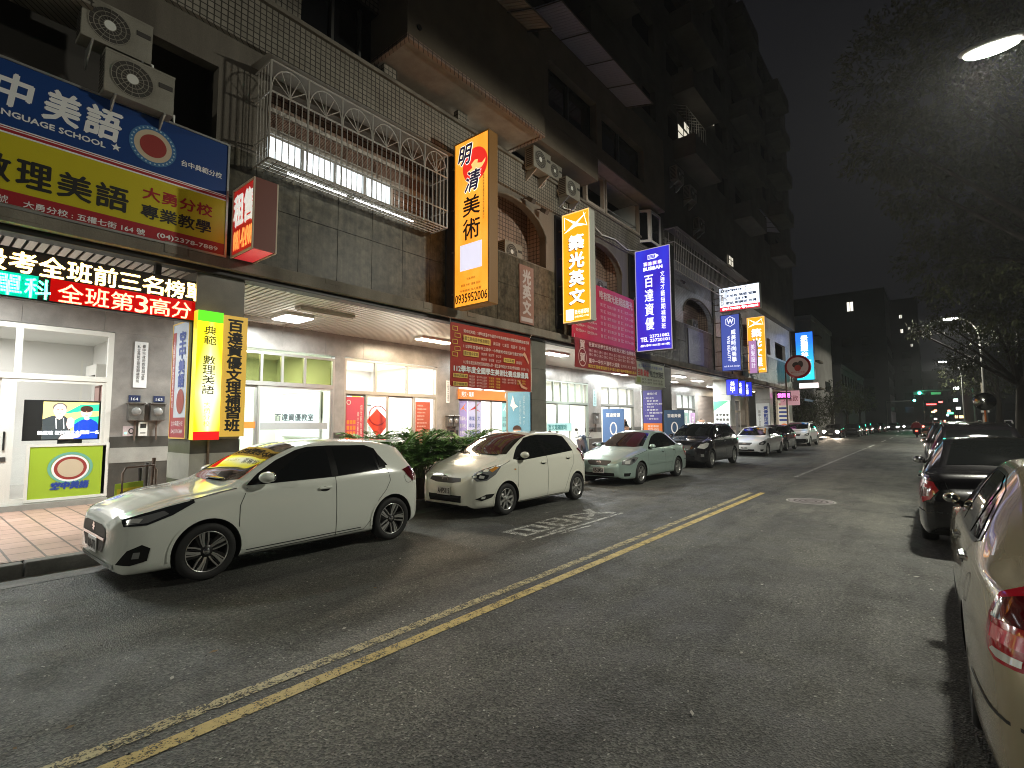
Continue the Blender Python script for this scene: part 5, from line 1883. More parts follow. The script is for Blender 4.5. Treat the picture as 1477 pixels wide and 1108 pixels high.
class Car:
    def __init__(s, name, label, cat, sp, group=None):
        sp['mid'] = (sp['fa'] + sp['ra']) / 2
        s.sp = sp
        s.root = thing(name, label, cat, (0, 0, 0), group, local=True)
        me, bm = body_mesh(sp)
        s.bvh = BVHTree.FromBMesh(bm)
        bm.free()
        s.body = bpy.data.objects.new('body', me)
        COL.objects.link(s.body)
        s.body.parent = s.root
        s.wheels()
    def X(s, v):
        return s.sp['mid'] - v
    def M(s, v):
        """outline position along the car, stretched as its body is"""
        t = s.sp.get('tail', 1)
        return (v if v < 3.5 or t == 1 else 3.5 + (v - 3.5) * t) * s.sp.get('kx', 1)
    def patch(s, name, polys, d, m, off=.004, step=.07, parent=None, mirror=False, label=None):
        """flat outline(s) [(s, y, z)...] laid on the body along direction d"""
        parent = parent or s.root
        outs = []
        for sg in ((1, -1) if mirror else (1,)):
            q = MB()
            for i, pts in enumerate(polys):
                mm = m[i] if isinstance(m, (list, tuple)) else m
                oo = off[i] if isinstance(off, (list, tuple)) else off
                dd = Vector((d[0], d[1] * sg, d[2])).normalized()
                a, b = lookat_basis(dd)
                P3 = [Vector((s.X(s.M(p[0])), p[1] * sg, p[2])) for p in pts]
                P2 = [(p.dot(a), p.dot(b)) for p in P3]
                bm = bmesh.new()
                vs = [bm.verts.new((u, v, 0)) for u, v in P2]
                bm.faces.new(vs)
                for ax in (0, 1):
                    lo, hi = min(p[ax] for p in P2), max(p[ax] for p in P2)
                    k = max(1, int((hi - lo) / step + .5))
                    for j in range(1, k):
                        co, no = [0, 0, 0], [0, 0, 0]
                        co[ax] = lo + (hi - lo) * j / k
                        no[ax] = 1
                        bmesh.ops.bisect_plane(bm, geom=bm.verts[:] + bm.edges[:] + bm.faces[:], plane_co=co, plane_no=no)
                bmesh.ops.triangulate(bm, faces=bm.faces[:])
                bm.verts.index_update()
                out = []
                for v in bm.verts:
                    w_ = a * v.co.x + b * v.co.y
                    w_ = w_ - dd * w_.dot(dd)
                    h, n, _, _ = s.bvh.ray_cast(w_ - dd * 6, dd)
                    if h is None:
                        h, n, _, _ = s.bvh.find_nearest(w_ - dd * 1.0)
                    if n.dot(dd) > 0:
                        n = -n
                    out.append(h + n * oo)
                q.add(out, [tuple(v.index for v in f.verts) for f in bm.faces], mm, True)
                bm.free()
            # faces must look outwards
            outs.append(q.build(name, parent, label=label))
        return outs
    def side(s, name, polys, m, off=.004, step=.07, mirror=True, **k):
        return s.patch(name, [[(p[0], 0, p[1]) for p in pl] for pl in polys], (0, -1, 0), m, off, step, mirror=mirror, **k)
    def front(s, name, polys, m, off=.004, step=.05, **k):
        return s.patch(name, [[(0, p[0], p[1]) for p in pl] for pl in polys], (-1, 0, 0), m, off, step, **k)
    def rear(s, name, polys, m, off=.004, step=.05, **k):
        return s.patch(name, [[(0, p[0], p[1]) for p in pl] for pl in polys], (1, 0, 0), m, off, step, **k)
    def top(s, name, polys, m, off=.004, step=.07, **k):
        return s.patch(name, [[(p[0], p[1], 0) for p in pl] for pl in polys], (0, 0, -1), m, off, step, **k)
    def line(self, pts, w_=.006):
        """an open line as a thin outline polygon"""
        L_, R_ = [], []
        for i, p in enumerate(pts):
            a, b = Vector(pts[max(i - 1, 0)]), Vector(pts[min(i + 1, len(pts) - 1)])
            t = (b - a).normalized()
            L_.append((p[0] - t.y * w_ / 2, p[1] + t.x * w_ / 2))
            R_.append((p[0] + t.y * w_ / 2, p[1] - t.x * w_ / 2))
        return [[L_[i], L_[i + 1], R_[i + 1], R_[i]] for i in range(len(pts) - 1)]
    def surf(s, sx, z, sg=1):
        h, n, _, _ = s.bvh.ray_cast(Vector((s.X(s.M(sx)), 4 * sg, z)), Vector((0, -sg, 0)))
        return h
    def gaps(s, lines, w_=.007):
        s.side('panel_gap', [g for l in lines for g in s.line(l, w_)], GAP, .0025, .06)
    def wheels(s):
        sp = s.sp
        Rt, rr, wd = sp['R'], sp['rim'], .19
        meshes = None
        for sx in (sp['fa'], sp['ra']):
            for sg in (1, -1):
                e = bpy.data.objects.new('wheel', None)
                COL.objects.link(e)
                e.parent = s.root
                e.location = (s.X(sx), sg * (sp['wt'] - wd / 2), Rt)
                e.rotation_euler = (0, .3 * sx, 0 if sg > 0 else PI)
                if meshes is None:
                    q = MB()
                    h = wd / 2
                    q.lathe([(rr - .01, -h * .8), (rr + .015, -h * .98), (Rt * .93, -h), (Rt - .006, -h * .8), (Rt, -h * .4), (Rt, h * .4), (Rt - .006, h * .8), (Rt * .93, h), (rr + .03, h * .99), (rr + .008, h * .93), (rr - .006, h * .84)], TYRE, 48)
                    t = q.build('tyre', e)
                    q = MB()
                    h2 = h * .86
                    q.lathe([(rr - .004, -h), (rr - .016, -h * .4), (rr - .02, h2 - .03), (rr - .006, h2 + .004), (rr + .002, h2)], ALLOY if sp['rimstyle'] != 'twin' else ALLOYD, 48)
                    q.lathe([(rr - .012, h2 - .002), (rr - .006, h2 + .006), (rr, h2)], ALLOY, 48)
                    q.lathe([(0, -.01), (rr * .78, -.01), (rr * .78, -.025), (rr - .02, -.03)], LINER, 32)
                    q.lathe([(0, .005), (rr * .62, .005), (rr * .62, -.01)], mat('brake_disc', (.2, .19, .18), .4, .8), 32)
                    def spoke(a0, a1, w0, w1, m, hh=0., r0=.045):
                        vs = []
                        for rad, aa, ww, hy in ((r0, a0, w0, h2 - .022), (rr * .55, (a0 + a1) / 2, (w0 + w1) / 2, h2 - .012), (rr - .008, a1, w1, h2 - .004)):
                            c, n_ = math.cos(aa), math.sin(aa)
                            for dy in (hh, -.03):
                                for sw in (-.5, .5):
                                    vs.append((rad * c - n_ * ww * sw, hy + dy, rad * n_ + c * ww * sw))
                        f_ = []
                        for i in (0, 4):
                            f_ += [(i, i + 1, i + 5, i + 4), (i, i + 4, i + 6, i + 2), (i + 1, i + 3, i + 7, i + 5), (i + 2, i + 6, i + 7, i + 3)]
                        q.add(vs, f_, m)
                    if sp['rimstyle'] == 'twin':
                        for k in range(5):
                            a = 2 * PI * k / 5
                            spoke(a, a + .12, .05, .08, ALLOYD, -.006)
                            spoke(a - .06, a + .16, .013, .014, ALLOY, .002)
                            spoke(a + .14, a + .34, .011, .036, ALLOY, .002)
                            spoke(a + .78, a + .6, .013, .017, ALLOY, -.001)
                            spoke(a + .5, a + .46, .008, .01, ALLOYD, -.004)
                    else:
                        nn = sp.get('spokes', 8)
                        for k in range(nn):
                            a = 2 * PI * k / nn
                            spoke(a, a, .045 * 8 / nn, .036 * 8 / nn, ALLOY)
                    q.lathe([(0, h2 - .004), (.028, h2 - .005), (.034, h2 - .015)], CHROME if sp['rimstyle'] == 'twin' else ALLOY, 20)
                    q.lathe([(.0, h2 - .016), (.06, h2 - .018), (.07, h2 - .03)], ALLOYD if sp['rimstyle'] == 'twin' else ALLOY, 24)
                    r_ = q.build('rim', e)
                    meshes = (t, r_)
                else:
                    for o in meshes:
                        c = o.copy()
                        COL.objects.link(c)
                        c.parent = e
    def mirrors(s, sx, z, m=None, k=1.):
        m = m or s.sp['paint']
        for sg in (1, -1):
            p = s.surf(sx, z, sg)
            q = MB()
            q.ball((p.x - .01, p.y + sg * .105 * k, z + .05), .09 * k, .09 * k, .065 * k, m, 20, 12)
            o = q.build('wing_mirror', s.root)
            q = MB()
            q.ball((p.x - .075, p.y + sg * .105 * k, z + .05), .03 * k, .074 * k, .054 * k, mat('mirror_silver', (.6, .6, .6), .05, 1), 16, 10)
            q.tube([(p.x, p.y - sg * .01, z - .0), (p.x - .01, p.y + sg * .05, z + .02)], .025, TRIM, 8)
            q.build('mirror_glass', o)
    def handles(s, spots, m=None):
        for sx, z in spots:
            for sg in (1, -1):
                p = s.surf(sx, z, sg)
                q = MB()
                y0, y1 = sorted((p.y - sg * .01, p.y + sg * .028))
                q.box(p.x - .085, p.x + .085, y0, y1, z - .014, z + .018, m or s.sp['paint'])
                o = q.build('door_handle', s.root, bevel=.009)
                s_ = s.patch('handle_recess', [[(sx + .07 * math.cos(t * PI / 8), 0, z - .012 + .032 * math.sin(t * PI / 8)) for t in range(16)]], (0, -1, 0), GAP, .002, .05, o) if sg > 0 else None
    def plate(s, txt, z, front=True, y=0., m=PLATE, tilt=0):
        sg = 1 if front else -1
        h, n, _, _ = s.bvh.ray_cast(Vector((5 * sg, y, z)), Vector((-sg, 0, 0)))
        fr = Fr((h.x + sg * .02, y - sg * .17, z - .075), (0, sg, 0))
        q = MB()
        q.fbox(fr, 0, .34, 0, .15, -.012, 0, m)
        o = q.build('number_plate', s.root, bevel=.004)
        q = MB()
        q.text(fr, txt, .025, .03, .315, .12, BLKP, .002, .003)
        q.build('lettering', o)
    def place(s, x, y, rz):
        s.root.location = (x, y, 0)
        s.root.rotation_euler = (0, 0, rz)
        return s.root
    def emblem(s, z, r=.055, front=True):
        """three-oval badge"""
        sg = 1 if front else -1
        h, n, _, _ = s.bvh.ray_cast(Vector((5 * sg, 0, z)), Vector((-sg, 0, 0)))
        fr = Fr((h.x + sg * .016, 0, z), (0, sg, 0))
        q = MB()
        for a, b, ra, rb, w_ in ((0, 0, r * 1.45, r, .011), (0, .0, r * .5, r * .95, .009), (0, r * .42, r * 1.05, r * .45, .009)):
            q.ring(fr, a, b, ra, rb, w_, 0, CHROME, 28)
        q.build('emblem', s.root)

def spec(rows, fa, ra, R_, rim, paint_, style='plain', spokes=8, wt=None, kx=1, ky=1, kz=1, tail=1, **k):
    if tail != 1:
        rows = [((r[0] if r[0] < 3.5 else 3.5 + (r[0] - 3.5) * tail),) + r[1:] for r in rows]
    st = [(r[0] * kx, r[1] * kz, r[2] * kz, r[3] * kz, r[4] * ky, r[5] * ky, r[6] * ky, r[7] * kz) for r in rows]
    return dict(st=st, L=st[-1][0], fa=fa * kx, ra=ra * kx, R=R_, rim=rim, paint=paint_, rimstyle=style, spokes=spokes, kx=kx, tail=tail, wt=wt or max(r[4] for r in st) - .012, **k)
HATCH = [(0, .31, .585, .65, .52, .49, .41, .015), (.04, .21, .665, .73, .65, .61, .51, .02), (.12, .17, .725, .785, .735, .69, .58, .03), (.3, .17, .785, .855, .81, .76, .63, .045), (.55, .17, .85, .925, .84, .80, .67, .05),
         (.85, .17, .885, .96, .855, .82, .69, .05), (1.05, .17, .905, 1.0, .85, .82, .69, .05), (1.25, .17, .915, 1.11, .85, .82, .665, .055), (1.55, .17, .925, 1.275, .85, .815, .62, .06), (1.95, .17, .935, 1.415, .85, .81, .59, .065),
         (2.4, .17, .945, 1.45, .85, .81, .575, .065), (2.9, .17, .96, 1.435, .85, .81, .565, .06), (3.25, .17, .975, 1.40, .855, .805, .55, .06), (3.5, .19, .97, 1.33, .84, .79, .54, .06), (3.62, .21, .95, 1.2, .82, .77, .56, .05),
         (3.7, .24, .92, 1.02, .78, .73, .6, .03), (3.76, .32, .84, .9, .7, .66, .56, .02), (3.785, .42, .68, .74, .58, .55, .48, .02)]
COMPACT = [(0, .34, .56, .60, .38, .36, .30, .01), (.04, .22, .64, .69, .55, .51, .43, .02), (.12, .17, .72, .775, .68, .63, .53, .03), (.3, .17, .82, .88, .785, .74, .62, .04), (.55, .17, .895, .975, .83, .795, .66, .05),
           (.8, .17, .935, 1.045, .84, .81, .67, .05), (.95, .17, .95, 1.10, .84, .81, .66, .05), (1.2, .17, .96, 1.235, .84, .81, .63, .055), (1.55, .17, .97, 1.395, .84, .805, .59, .06), (1.9, .17, .98, 1.475, .84, .80, .57, .065),
           (2.3, .17, .99, 1.495, .84, .80, .56, .065), (2.8, .17, 1.005, 1.475, .84, .80, .55, .06), (3.1, .18, 1.015, 1.43, .83, .79, .54, .06), (3.35, .2, 1.01, 1.33, .81, .77, .54, .05), (3.52, .23, .98, 1.14, .78, .74, .57, .04),
           (3.6, .28, .9, .99, .72, .68, .56, .03), (3.66, .36, .8, .86, .62, .58, .5, .02), (3.68, .44, .7, .74, .54, .5, .42, .02)]
SEDAN = [(0, .36, .52, .56, .40, .37, .31, .01), (.05, .23, .59, .64, .58, .54, .46, .02), (.15, .18, .655, .71, .70, .65, .56, .03), (.35, .17, .735, .79, .79, .74, .64, .04), (.65, .17, .80, .865, .83, .79, .68, .05),
         (.95, .17, .845, .92, .845, .805, .69, .05), (1.25, .17, .875, .97, .845, .805, .685, .05), (1.45, .17, .885, 1.08, .845, .80, .655, .055), (1.75, .17, .895, 1.235, .845, .80, .61, .06), (2.1, .17, .905, 1.375, .845, .795, .575, .06),
         (2.5, .17, .915, 1.43, .845, .795, .56, .06), (2.9, .17, .925, 1.425, .845, .795, .555, .06), (3.2, .17, .935, 1.36, .845, .79, .56, .06), (3.5, .17, .94, 1.215, .845, .785, .59, .06), (3.75, .18, .945, 1.075, .84, .775, .63, .05),
         (3.9, .19, .945, 1.025, .83, .765, .66, .04), (4.12, .2, .925, 1.005, .80, .73, .65, .03), (4.22, .23, .87, .95, .76, .69, .61, .03), (4.28, .3, .76, .82, .68, .62, .54, .02), (4.3, .38, .66, .70, .56, .52, .45, .02)]
WAGON = [(0, .40, .66, .71, .42, .39, .33, .01), (.05, .28, .75, .81, .60, .56, .48, .02), (.15, .22, .83, .88, .73, .68, .58, .03), (.35, .21, .92, .97, .83, .78, .68, .04), (.65, .21, .97, 1.04, .875, .83, .72, .05),
         (.95, .21, .995, 1.09, .89, .845, .73, .05), (1.15, .21, 1.01, 1.15, .89, .845, .72, .05), (1.4, .21, 1.02, 1.31, .89, .84, .69, .055), (1.75, .21, 1.03, 1.5, .89, .84, .655, .06), (2.1, .21, 1.04, 1.615, .89, .835, .64, .06),
         (2.7, .21, 1.05, 1.645, .89, .835, .63, .06), (3.4, .21, 1.06, 1.63, .89, .83, .62, .06), (3.9, .22, 1.06, 1.58, .88, .82, .61, .06), (4.2, .25, 1.05, 1.46, .86, .8, .61, .05), (4.36, .29, 1.02, 1.25, .83, .78, .63, .04),
         (4.44, .33, .96, 1.05, .79, .74, .63, .03), (4.5, .42, .85, .91, .7, .66, .57, .02), (4.52, .5, .75, .8, .6, .56, .48, .02)]
def arcpts(c, r, a0, a1, n=9):
    return [(c[0] + r * math.cos(a0 + (a1 - a0) * k / n), c[1] + r * math.sin(a0 + (a1 - a0) * k / n)) for k in range(n + 1)]
def arch_lip(c, w_=.03):
    sp = c.sp
    r = sp['R'] + sp.get('gap', .045)
    for s_ in (sp['fa'], sp['ra']):
        pl = []
        o = arcpts((s_, sp['R'] + .005), r + w_, -.12, PI + .12, 22)
        i = arcpts((s_, sp['R'] + .005), r + .001, -.12, PI + .12, 22)
        for k in range(22):
            pl.append([o[k], o[k + 1], i[k + 1], i[k]])
        c.side('arch_lip', pl, sp['paint'], .009, .2)

# ---- 1: white hatchback, nearest on the left
PW = paint('pearl_white_paint', (.78, .81, .74), 0, .2)
c = Car('parked_car', 'white hatchback with black twin spoke wheels, nearest car on the left kerb', 'car', spec(HATCH, .80, 3.22, .30, .215, PW, 'twin'), 'cars parked along the shops')
c.side('side_window', [[(1.2, .955), (1.36, 1.075), (1.6, 1.215), (1.86, 1.325), (2.02, 1.36), (2.3, 1.368), (2.3, .965)], [(2.299, .965), (2.299, 1.368), (2.9, 1.352), (3.04, 1.3), (3.14, 1.03), (3.0, 1.0)]], TRIM, .004, .035)
c.side('side_window', [[(1.45, .965), (1.66, 1.12), (1.92, 1.28), (2.08, 1.32), (2.27, 1.335), (2.27, .975)], [(2.37, .978), (2.37, 1.335), (2.86, 1.32), (2.96, 1.28), (3.0, 1.01)]], CGLASS, .0075, .05)
c.side('quarter_trim', [[(3.03, 1.04), (3.03, 1.26), (3.17, 1.06)]], TRIM, .012)
c.top('windshield', [[(1.17, -.66), (1.07, -.4), (1.03, 0), (1.07, .4), (1.17, .66), (1.5, .585), (1.9, .53), (1.93, 0), (1.9, -.53), (1.5, -.585)]], CGLASS, .005)
c.rear('rear_window', [[(-.5, 1.05), (.5, 1.05), (.45, 1.3), (-.45, 1.3)]], CGLASS, .0075, .05)
arch_lip(c)
c.gaps([[(1.13, .2), (1.11, .5), (1.12, .75), (1.2, .93)], [(2.32, .2), (2.32, .97)], [(2.92, .48), (2.98, .6), (3.1, .72), (3.18, .85), (3.15, 1.02)], [(1.13, .21), (2.75, .23), (2.86, .35), (2.93, .48)], [(.62, .86), (1.1, .935)]])
c.side('sill_line', [[(1.2, .24), (2.7, .255), (2.7, .265), (1.2, .25)]], GAP, .002)
c.gaps([arcpts((3.52, .86), .075, 0, 2 * PI, 16)], .006)
d_ = (-.5, -.87, 0)
c.patch('headlight', [[(.10, .60, .715), (.12, .63, .65), (.28, .74, .655), (.48, .81, .735), (.66, .83, .835), (.65, .82, .86), (.45, .78, .82), (.25, .70, .765)], [(.13, .64, .71), (.15, .65, .67), (.28, .74, .675), (.44, .80, .745), (.4, .78, .78), (.26, .71, .745)], [(.16, .66, .69), (.22, .71, .68), (.25, .72, .72), (.18, .67, .725)]], d_, [LAMPK, LAMPD, LAMPW], [.006, .009, .012], .04, mirror=True)
c.patch('fog_lamp', [[(.06, .62, .29), (.16, .70, .275), (.28, .77, .31), (.30, .78, .43), (.24, .75, .47), (.14, .68, .42)], [(.17, .71, .34), (.22, .74, .34), (.23, .745, .4), (.18, .72, .4)]], d_, [TRIM, LAMPD], [.006, .01], mirror=True)
c.front('grille', [[(-.34, .37), (.34, .37), (.46, .52), (.43, .62), (.3, .645), (-.3, .645), (-.43, .62), (-.46, .52)]], GRILL, .006)
c.front('grille_bar', [[(-.42, .495), (.42, .495), (.43, .525), (-.43, .525)]], CHROME, .014)
c.front('bumper_lip', [[(-.62, .24), (.62, .24), (.62, .29), (-.62, .29)]], mat('silver_trim', (.5, .52, .5), .3, .3), .01)
c.patch('taillight', [[(3.42, .80, .98), (3.6, .78, 1.02), (3.72, .72, .98), (3.72, .72, .82), (3.6, .8, .8), (3.5, .8, .88)]], (.5, -.87, 0), TAILD, .008, mirror=True)
c.mirrors(1.38, .99)
c.handles([(2.16, .84)])
q = MB()
q.prism(Fr((c.X(3.36), 0, 0), (0, 1, 0), (-1, 0, 0)), [(-.54, -.04), (.54, -.04), (.5, .24), (-.5, .24)], [], 1.385, 1.41, PW)
q.build('roof_spoiler', c.root, bevel=.01)
c.plate('BKR-8713', .42)
q = MB()
q.ball((c.X(1.06), .25, 1.03), .04, .3, .012, TRIM)
q.build('wiper', c.root)
h_, n_, _, _ = c.bvh.ray_cast(Vector((5, 0, .6)), Vector((-1, 0, 0)))
fr = Fr((h_.x + .012, 0, .6), (0, 1, 0))
q = MB()
q.poly(fr, [(-.05, 0), (.0, .05), (.05, .025), (.012, .02), (.05, -.0), (.0, -.05), (-.05, -.025), (-.012, -.02)], .0, CHROME)
q.build('emblem', c.root)
c.place(-6.05 - .85, 3.42, -PI / 2 + .0)

# ---- 2: white compact
PW2 = paint('ivory_white_paint', (.8, .8, .7), 0, .2)
def compact(label, pt, plate, emblem=True, group='cars parked along the shops', **k):
    c = Car('parked_car', label, 'car', spec(COMPACT, .78, 3.14, .285, .195, pt, 'plain', 8, **k), group)
    kz = k.get('kz', 1)
    c.side('side_window', [[(1.0, .985), (1.28, 1.2), (1.58, 1.36), (1.8, 1.405), (2.05, 1.42), (2.05, 1.0), (1.2, .955)], [(2.049, 1.0), (2.049, 1.42), (2.7, 1.4), (2.95, 1.36), (3.05, 1.06)]], TRIM, .004, .035)
    c.side('side_window', [[(1.24, .985), (1.4, 1.22), (1.62, 1.345), (1.82, 1.39), (1.98, 1.395), (2.0, 1.015)], [(2.08, 1.02), (2.06, 1.395), (2.66, 1.38), (2.86, 1.34), (2.96, 1.065)]], CGLASS, .0075, .05)
    c.top('windshield', [[(.97, -.64), (.88, -.4), (.84, 0), (.88, .4), (.97, .64), (1.3, .58), (1.72, .52), (1.76, 0), (1.72, -.52), (1.3, -.58)]], CGLASS, .005)
    c.rear('rear_window', [[(-.5, 1.08), (.5, 1.08), (.45, 1.34), (-.45, 1.34)]], CGLASS, .0075, .05)
    arch_lip(c, .02)
    c.gaps([[(1.1, .2), (1.08, .6), (1.1, .94)], [(2.03, .2), (2.05, .6), (2.04, 1.0)], [(2.72, .4), (2.84, .62), (3.0, .8), (3.02, 1.04)], [(1.1, .21), (2.62, .22), (2.72, .4)], [(.55, .87), (.9, .965)]])
    d_ = (-.62, -.78, 0)
    c.patch('headlight', [[(.12, .56, .72), (.17, .63, .645), (.32, .74, .655), (.48, .81, .75), (.61, .825, .88), (.52, .78, .9), (.3, .68, .84), (.17, .6, .78)], [(.17, .62, .70), (.22, .67, .665), (.32, .74, .68), (.36, .75, .74), (.26, .68, .78), (.19, .62, .75)], [(.2, .65, .7), (.27, .7, .69), (.29, .71, .73), (.22, .66, .75)], [(.42, .77, .79), (.56, .815, .87), (.5, .78, .885), (.38, .73, .83)]], d_, [LAMPD, LAMPK, LAMPW, AMBER], [.006, .008, .011, .009], .05, mirror=True)
    c.patch('fog_lamp', [[(.14, .62, .34), (.22, .7, .31), (.4, .78, .36), (.46, .8, .42), (.3, .74, .42)], [(.22, .69, .345), (.28, .72, .345), (.29, .73, .385), (.23, .69, .385)]], d_, [TRIM, LAMPW], [.006, .009], mirror=True)
    c.front('grille', [[(-.4, .635), (-.2, .6), (.2, .6), (.4, .635), (.38, .69), (-.38, .69)]], GRILL, .006)
    c.front('lower_grille', [[(-.4, .27), (.4, .27), (.42, .39), (-.42, .39)]], TRIM, .006)
    for z in (.62, .65, .67):
        pass
    c.patch('taillight', [[(3.3, .78, 1.1), (3.5, .74, 1.1), (3.6, .7, .9), (3.58, .72, .78), (3.42, .78, .82)]], (.6, -.8, 0), TAILD, .008, mirror=True)
    c.mirrors(1.22, 1.01, k=.95)
    c.handles([(1.9, .88), (2.8, .93)])
    q = MB()
    q.ball((c.X(.88), .2, 1.07 * kz), .03, .34, .012, TRIM)
    q.build('wiper', c.root)
    if plate:
        c.plate(plate, .46)
    if emblem:
        c.emblem(.675)
    c.side('side_lamp', [[(.98, .8), (1.03, .79), (1.03, .815), (.98, .82)]], AMBER, .006)
    return c
c = compact('white rounded compact car with silver eight spoke wheels and plate AHP5115, second on the left', PW2, 'AHP5115')
c.place(-6.0 - .84, 8.32, -PI / 2)

# ---- 3: pale green sedan and its relatives
def sedan(label, pt, plate=None, group='cars parked along the shops', emblem=True, wheel=(.295, .2, 'plain', 5), name='parked_car', rearplate=None, chrome=True, cat='car', lamp=1, **k):
    c = Car(name, label, cat, spec(SEDAN, .86, 3.41, wheel[0], wheel[1], pt, wheel[2], wheel[3], **k), group)
    c.side('side_window', [[(1.42, .925), (1.7, 1.09), (1.98, 1.245), (2.25, 1.32), (2.44, 1.342), (2.44, .94)], [(2.439, .94), (2.439, 1.342), (2.55, 1.345), (2.85, 1.33), (3.1, 1.25), (3.42, 1.0), (3.3, .965)]], CHROME if chrome else TRIM, .004, .035)
    c.side('side_window', [[(1.52, .94), (1.76, 1.09), (2.02, 1.235), (2.28, 1.305), (2.4, 1.315), (2.42, .955)], [(2.47, .957), (2.46, 1.32), (2.84, 1.312), (3.02, 1.25), (3.06, .975)], [(3.1, .98), (3.08, 1.215), (3.36, .995)]], CGLASS, .008, .05)
    c.top('windshield', [[(1.37, -.64), (1.28, -.4), (1.25, 0), (1.28, .4), (1.37, .64), (1.7, .58), (2.07, .52), (2.1, 0), (2.07, -.52), (1.7, -.58)]], CGLASS, .005)
    c.top('rear_window', [[(3.04, -.46), (3.0, 0), (3.04, .46), (3.4, .52), (3.7, .57), (3.74, 0), (3.7, -.57), (3.4, -.52)]], CGLASS, .005)
    c.gaps([[(1.3, .2), (1.28, .6), (1.32, .9)], [(2.44, .2), (2.45, .95)], [(2.9, .45), (3.02, .6), (3.2, .74), (3.28, .95)], [(1.3, .21), (2.8, .22), (2.9, .45)], [(.5, .765), (1.3, .89)]])
    c.side('fuel_flap', [g for g in c.line(arcpts((3.62, .8), .07, 0, 2 * PI, 14), .006)], GAP, .0025)
    c.side('rub_strip', [[(1.34, .5), (2.4, .5), (2.4, .53), (1.34, .53)], [(2.5, .5), (2.9, .5), (2.92, .53), (2.5, .53)]], pt, .012)
    d_ = (-.62, -.78, 0)
    c.patch('headlight', [[(.14, .58, .56), (.3, .74, .54), (.5, .8, .6), (.7, .82, .72), (.55, .78, .755), (.3, .7, .71), (.16, .6, .65)], [(.2, .64, .58), (.32, .73, .58), (.36, .74, .67), (.22, .66, .65)], [(.4, .77, .61), (.52, .8, .64), (.5, .78, .71), (.42, .76, .69)]], d_, [LAMPD, LAMPW, LAMPK], [.006, .009, .009], .05, mirror=True)
    c.front('grille', [[(-.36, .62), (-.25, .53), (.25, .53), (.36, .62), (.34, .655), (-.34, .655)]], GRILL, .006)
    c.front('lower_grille', [[(-.45, .25), (.45, .25), (.45, .34), (-.45, .34)]], TRIM, .006)
    c.patch('fog_lamp', [[(.16, .64, .26), (.3, .74, .26), (.34, .75, .34), (.16, .64, .34)]], d_, TRIM, .006, mirror=True)
    if lamp == 2:
        c.patch('taillight', [[(4.09, .79, .79), (4.075, .79, .86), (4.09, .78, .94), (4.14, .755, .985), (4.2, .7, .985), (4.26, .6, .95), (4.27, .56, .74), (4.22, .68, .715), (4.15, .75, .715), (4.11, .77, .74)], [(4.1, .78, .855), (4.12, .77, .93), (4.17, .73, .955), (4.22, .68, .95), (4.22, .68, .86), (4.15, .74, .86)], [(4.13, .76, .745), (4.16, .74, .73), (4.22, .68, .73), (4.22, .68, .755), (4.14, .75, .76)], [(4.12, .765, .785), (4.23, .66, .785), (4.23, .66, .835), (4.115, .77, .835)]], (.7, -.7, 0), [TAIL, TAILD, LAMPW, mat('tail_lamp_bright_red', (.65, .03, .08), .1, 0, coat=1)], [.008, .013, .013, .014], .04, mirror=True)
    else:
        c.patch('taillight', [[(3.86, .80, .86), (4.0, .78, .9), (4.2, .68, .88), (4.24, .62, .78), (4.22, .7, .66), (4.1, .78, .6), (3.96, .8, .66), (3.88, .8, .76)], [(4.02, .78, .8), (4.18, .7, .8), (4.2, .7, .7), (4.08, .77, .68)], [(3.94, .79, .72), (4.06, .78, .66), (4.06, .78, .63), (3.96, .8, .67)]], (.62, -.78, 0), [TAIL, TAILD, LAMPD], [.008, .012, .012], .05, mirror=True)
    c.rear('trunk_gap', [g for g in c.line([(-.6, .88), (-.52, .6), (.52, .6), (.6, .88)], .007)], GAP, .0025)
    c.rear('bumper_strip', [[(-.6, .5), (.6, .5), (.6, .515), (-.6, .515)]], GAP, .003)
    c.patch('bumper_strip', [[(3.83, .8, .5), (4.1, .76, .5), (4.26, .6, .5), (4.26, .6, .515), (4.1, .76, .515), (3.83, .8, .515)]], (.6, -.8, 0), GAP, .003, mirror=True)
    c.mirrors(1.5, .945, k=.65 if lamp == 2 else .95)
    c.handles([(2.3, .83), (3.12, .85)], CHROME if chrome == 2 else None)
    if plate:
        c.plate(plate, .4)
    if rearplate:
        c.plate(rearplate, .72, False)
    if emblem:
        c.emblem(.61, .045)
    return c
PG_ = paint('pale_green_silver_paint', (.42, .55, .5), .5, .28)
c = sedan('pale green silver sedan with dark door handles, third on the left', PG_, 'U5-2453', chrome=False)
c.place(-6.1 - .84, 14.15, -PI / 2)
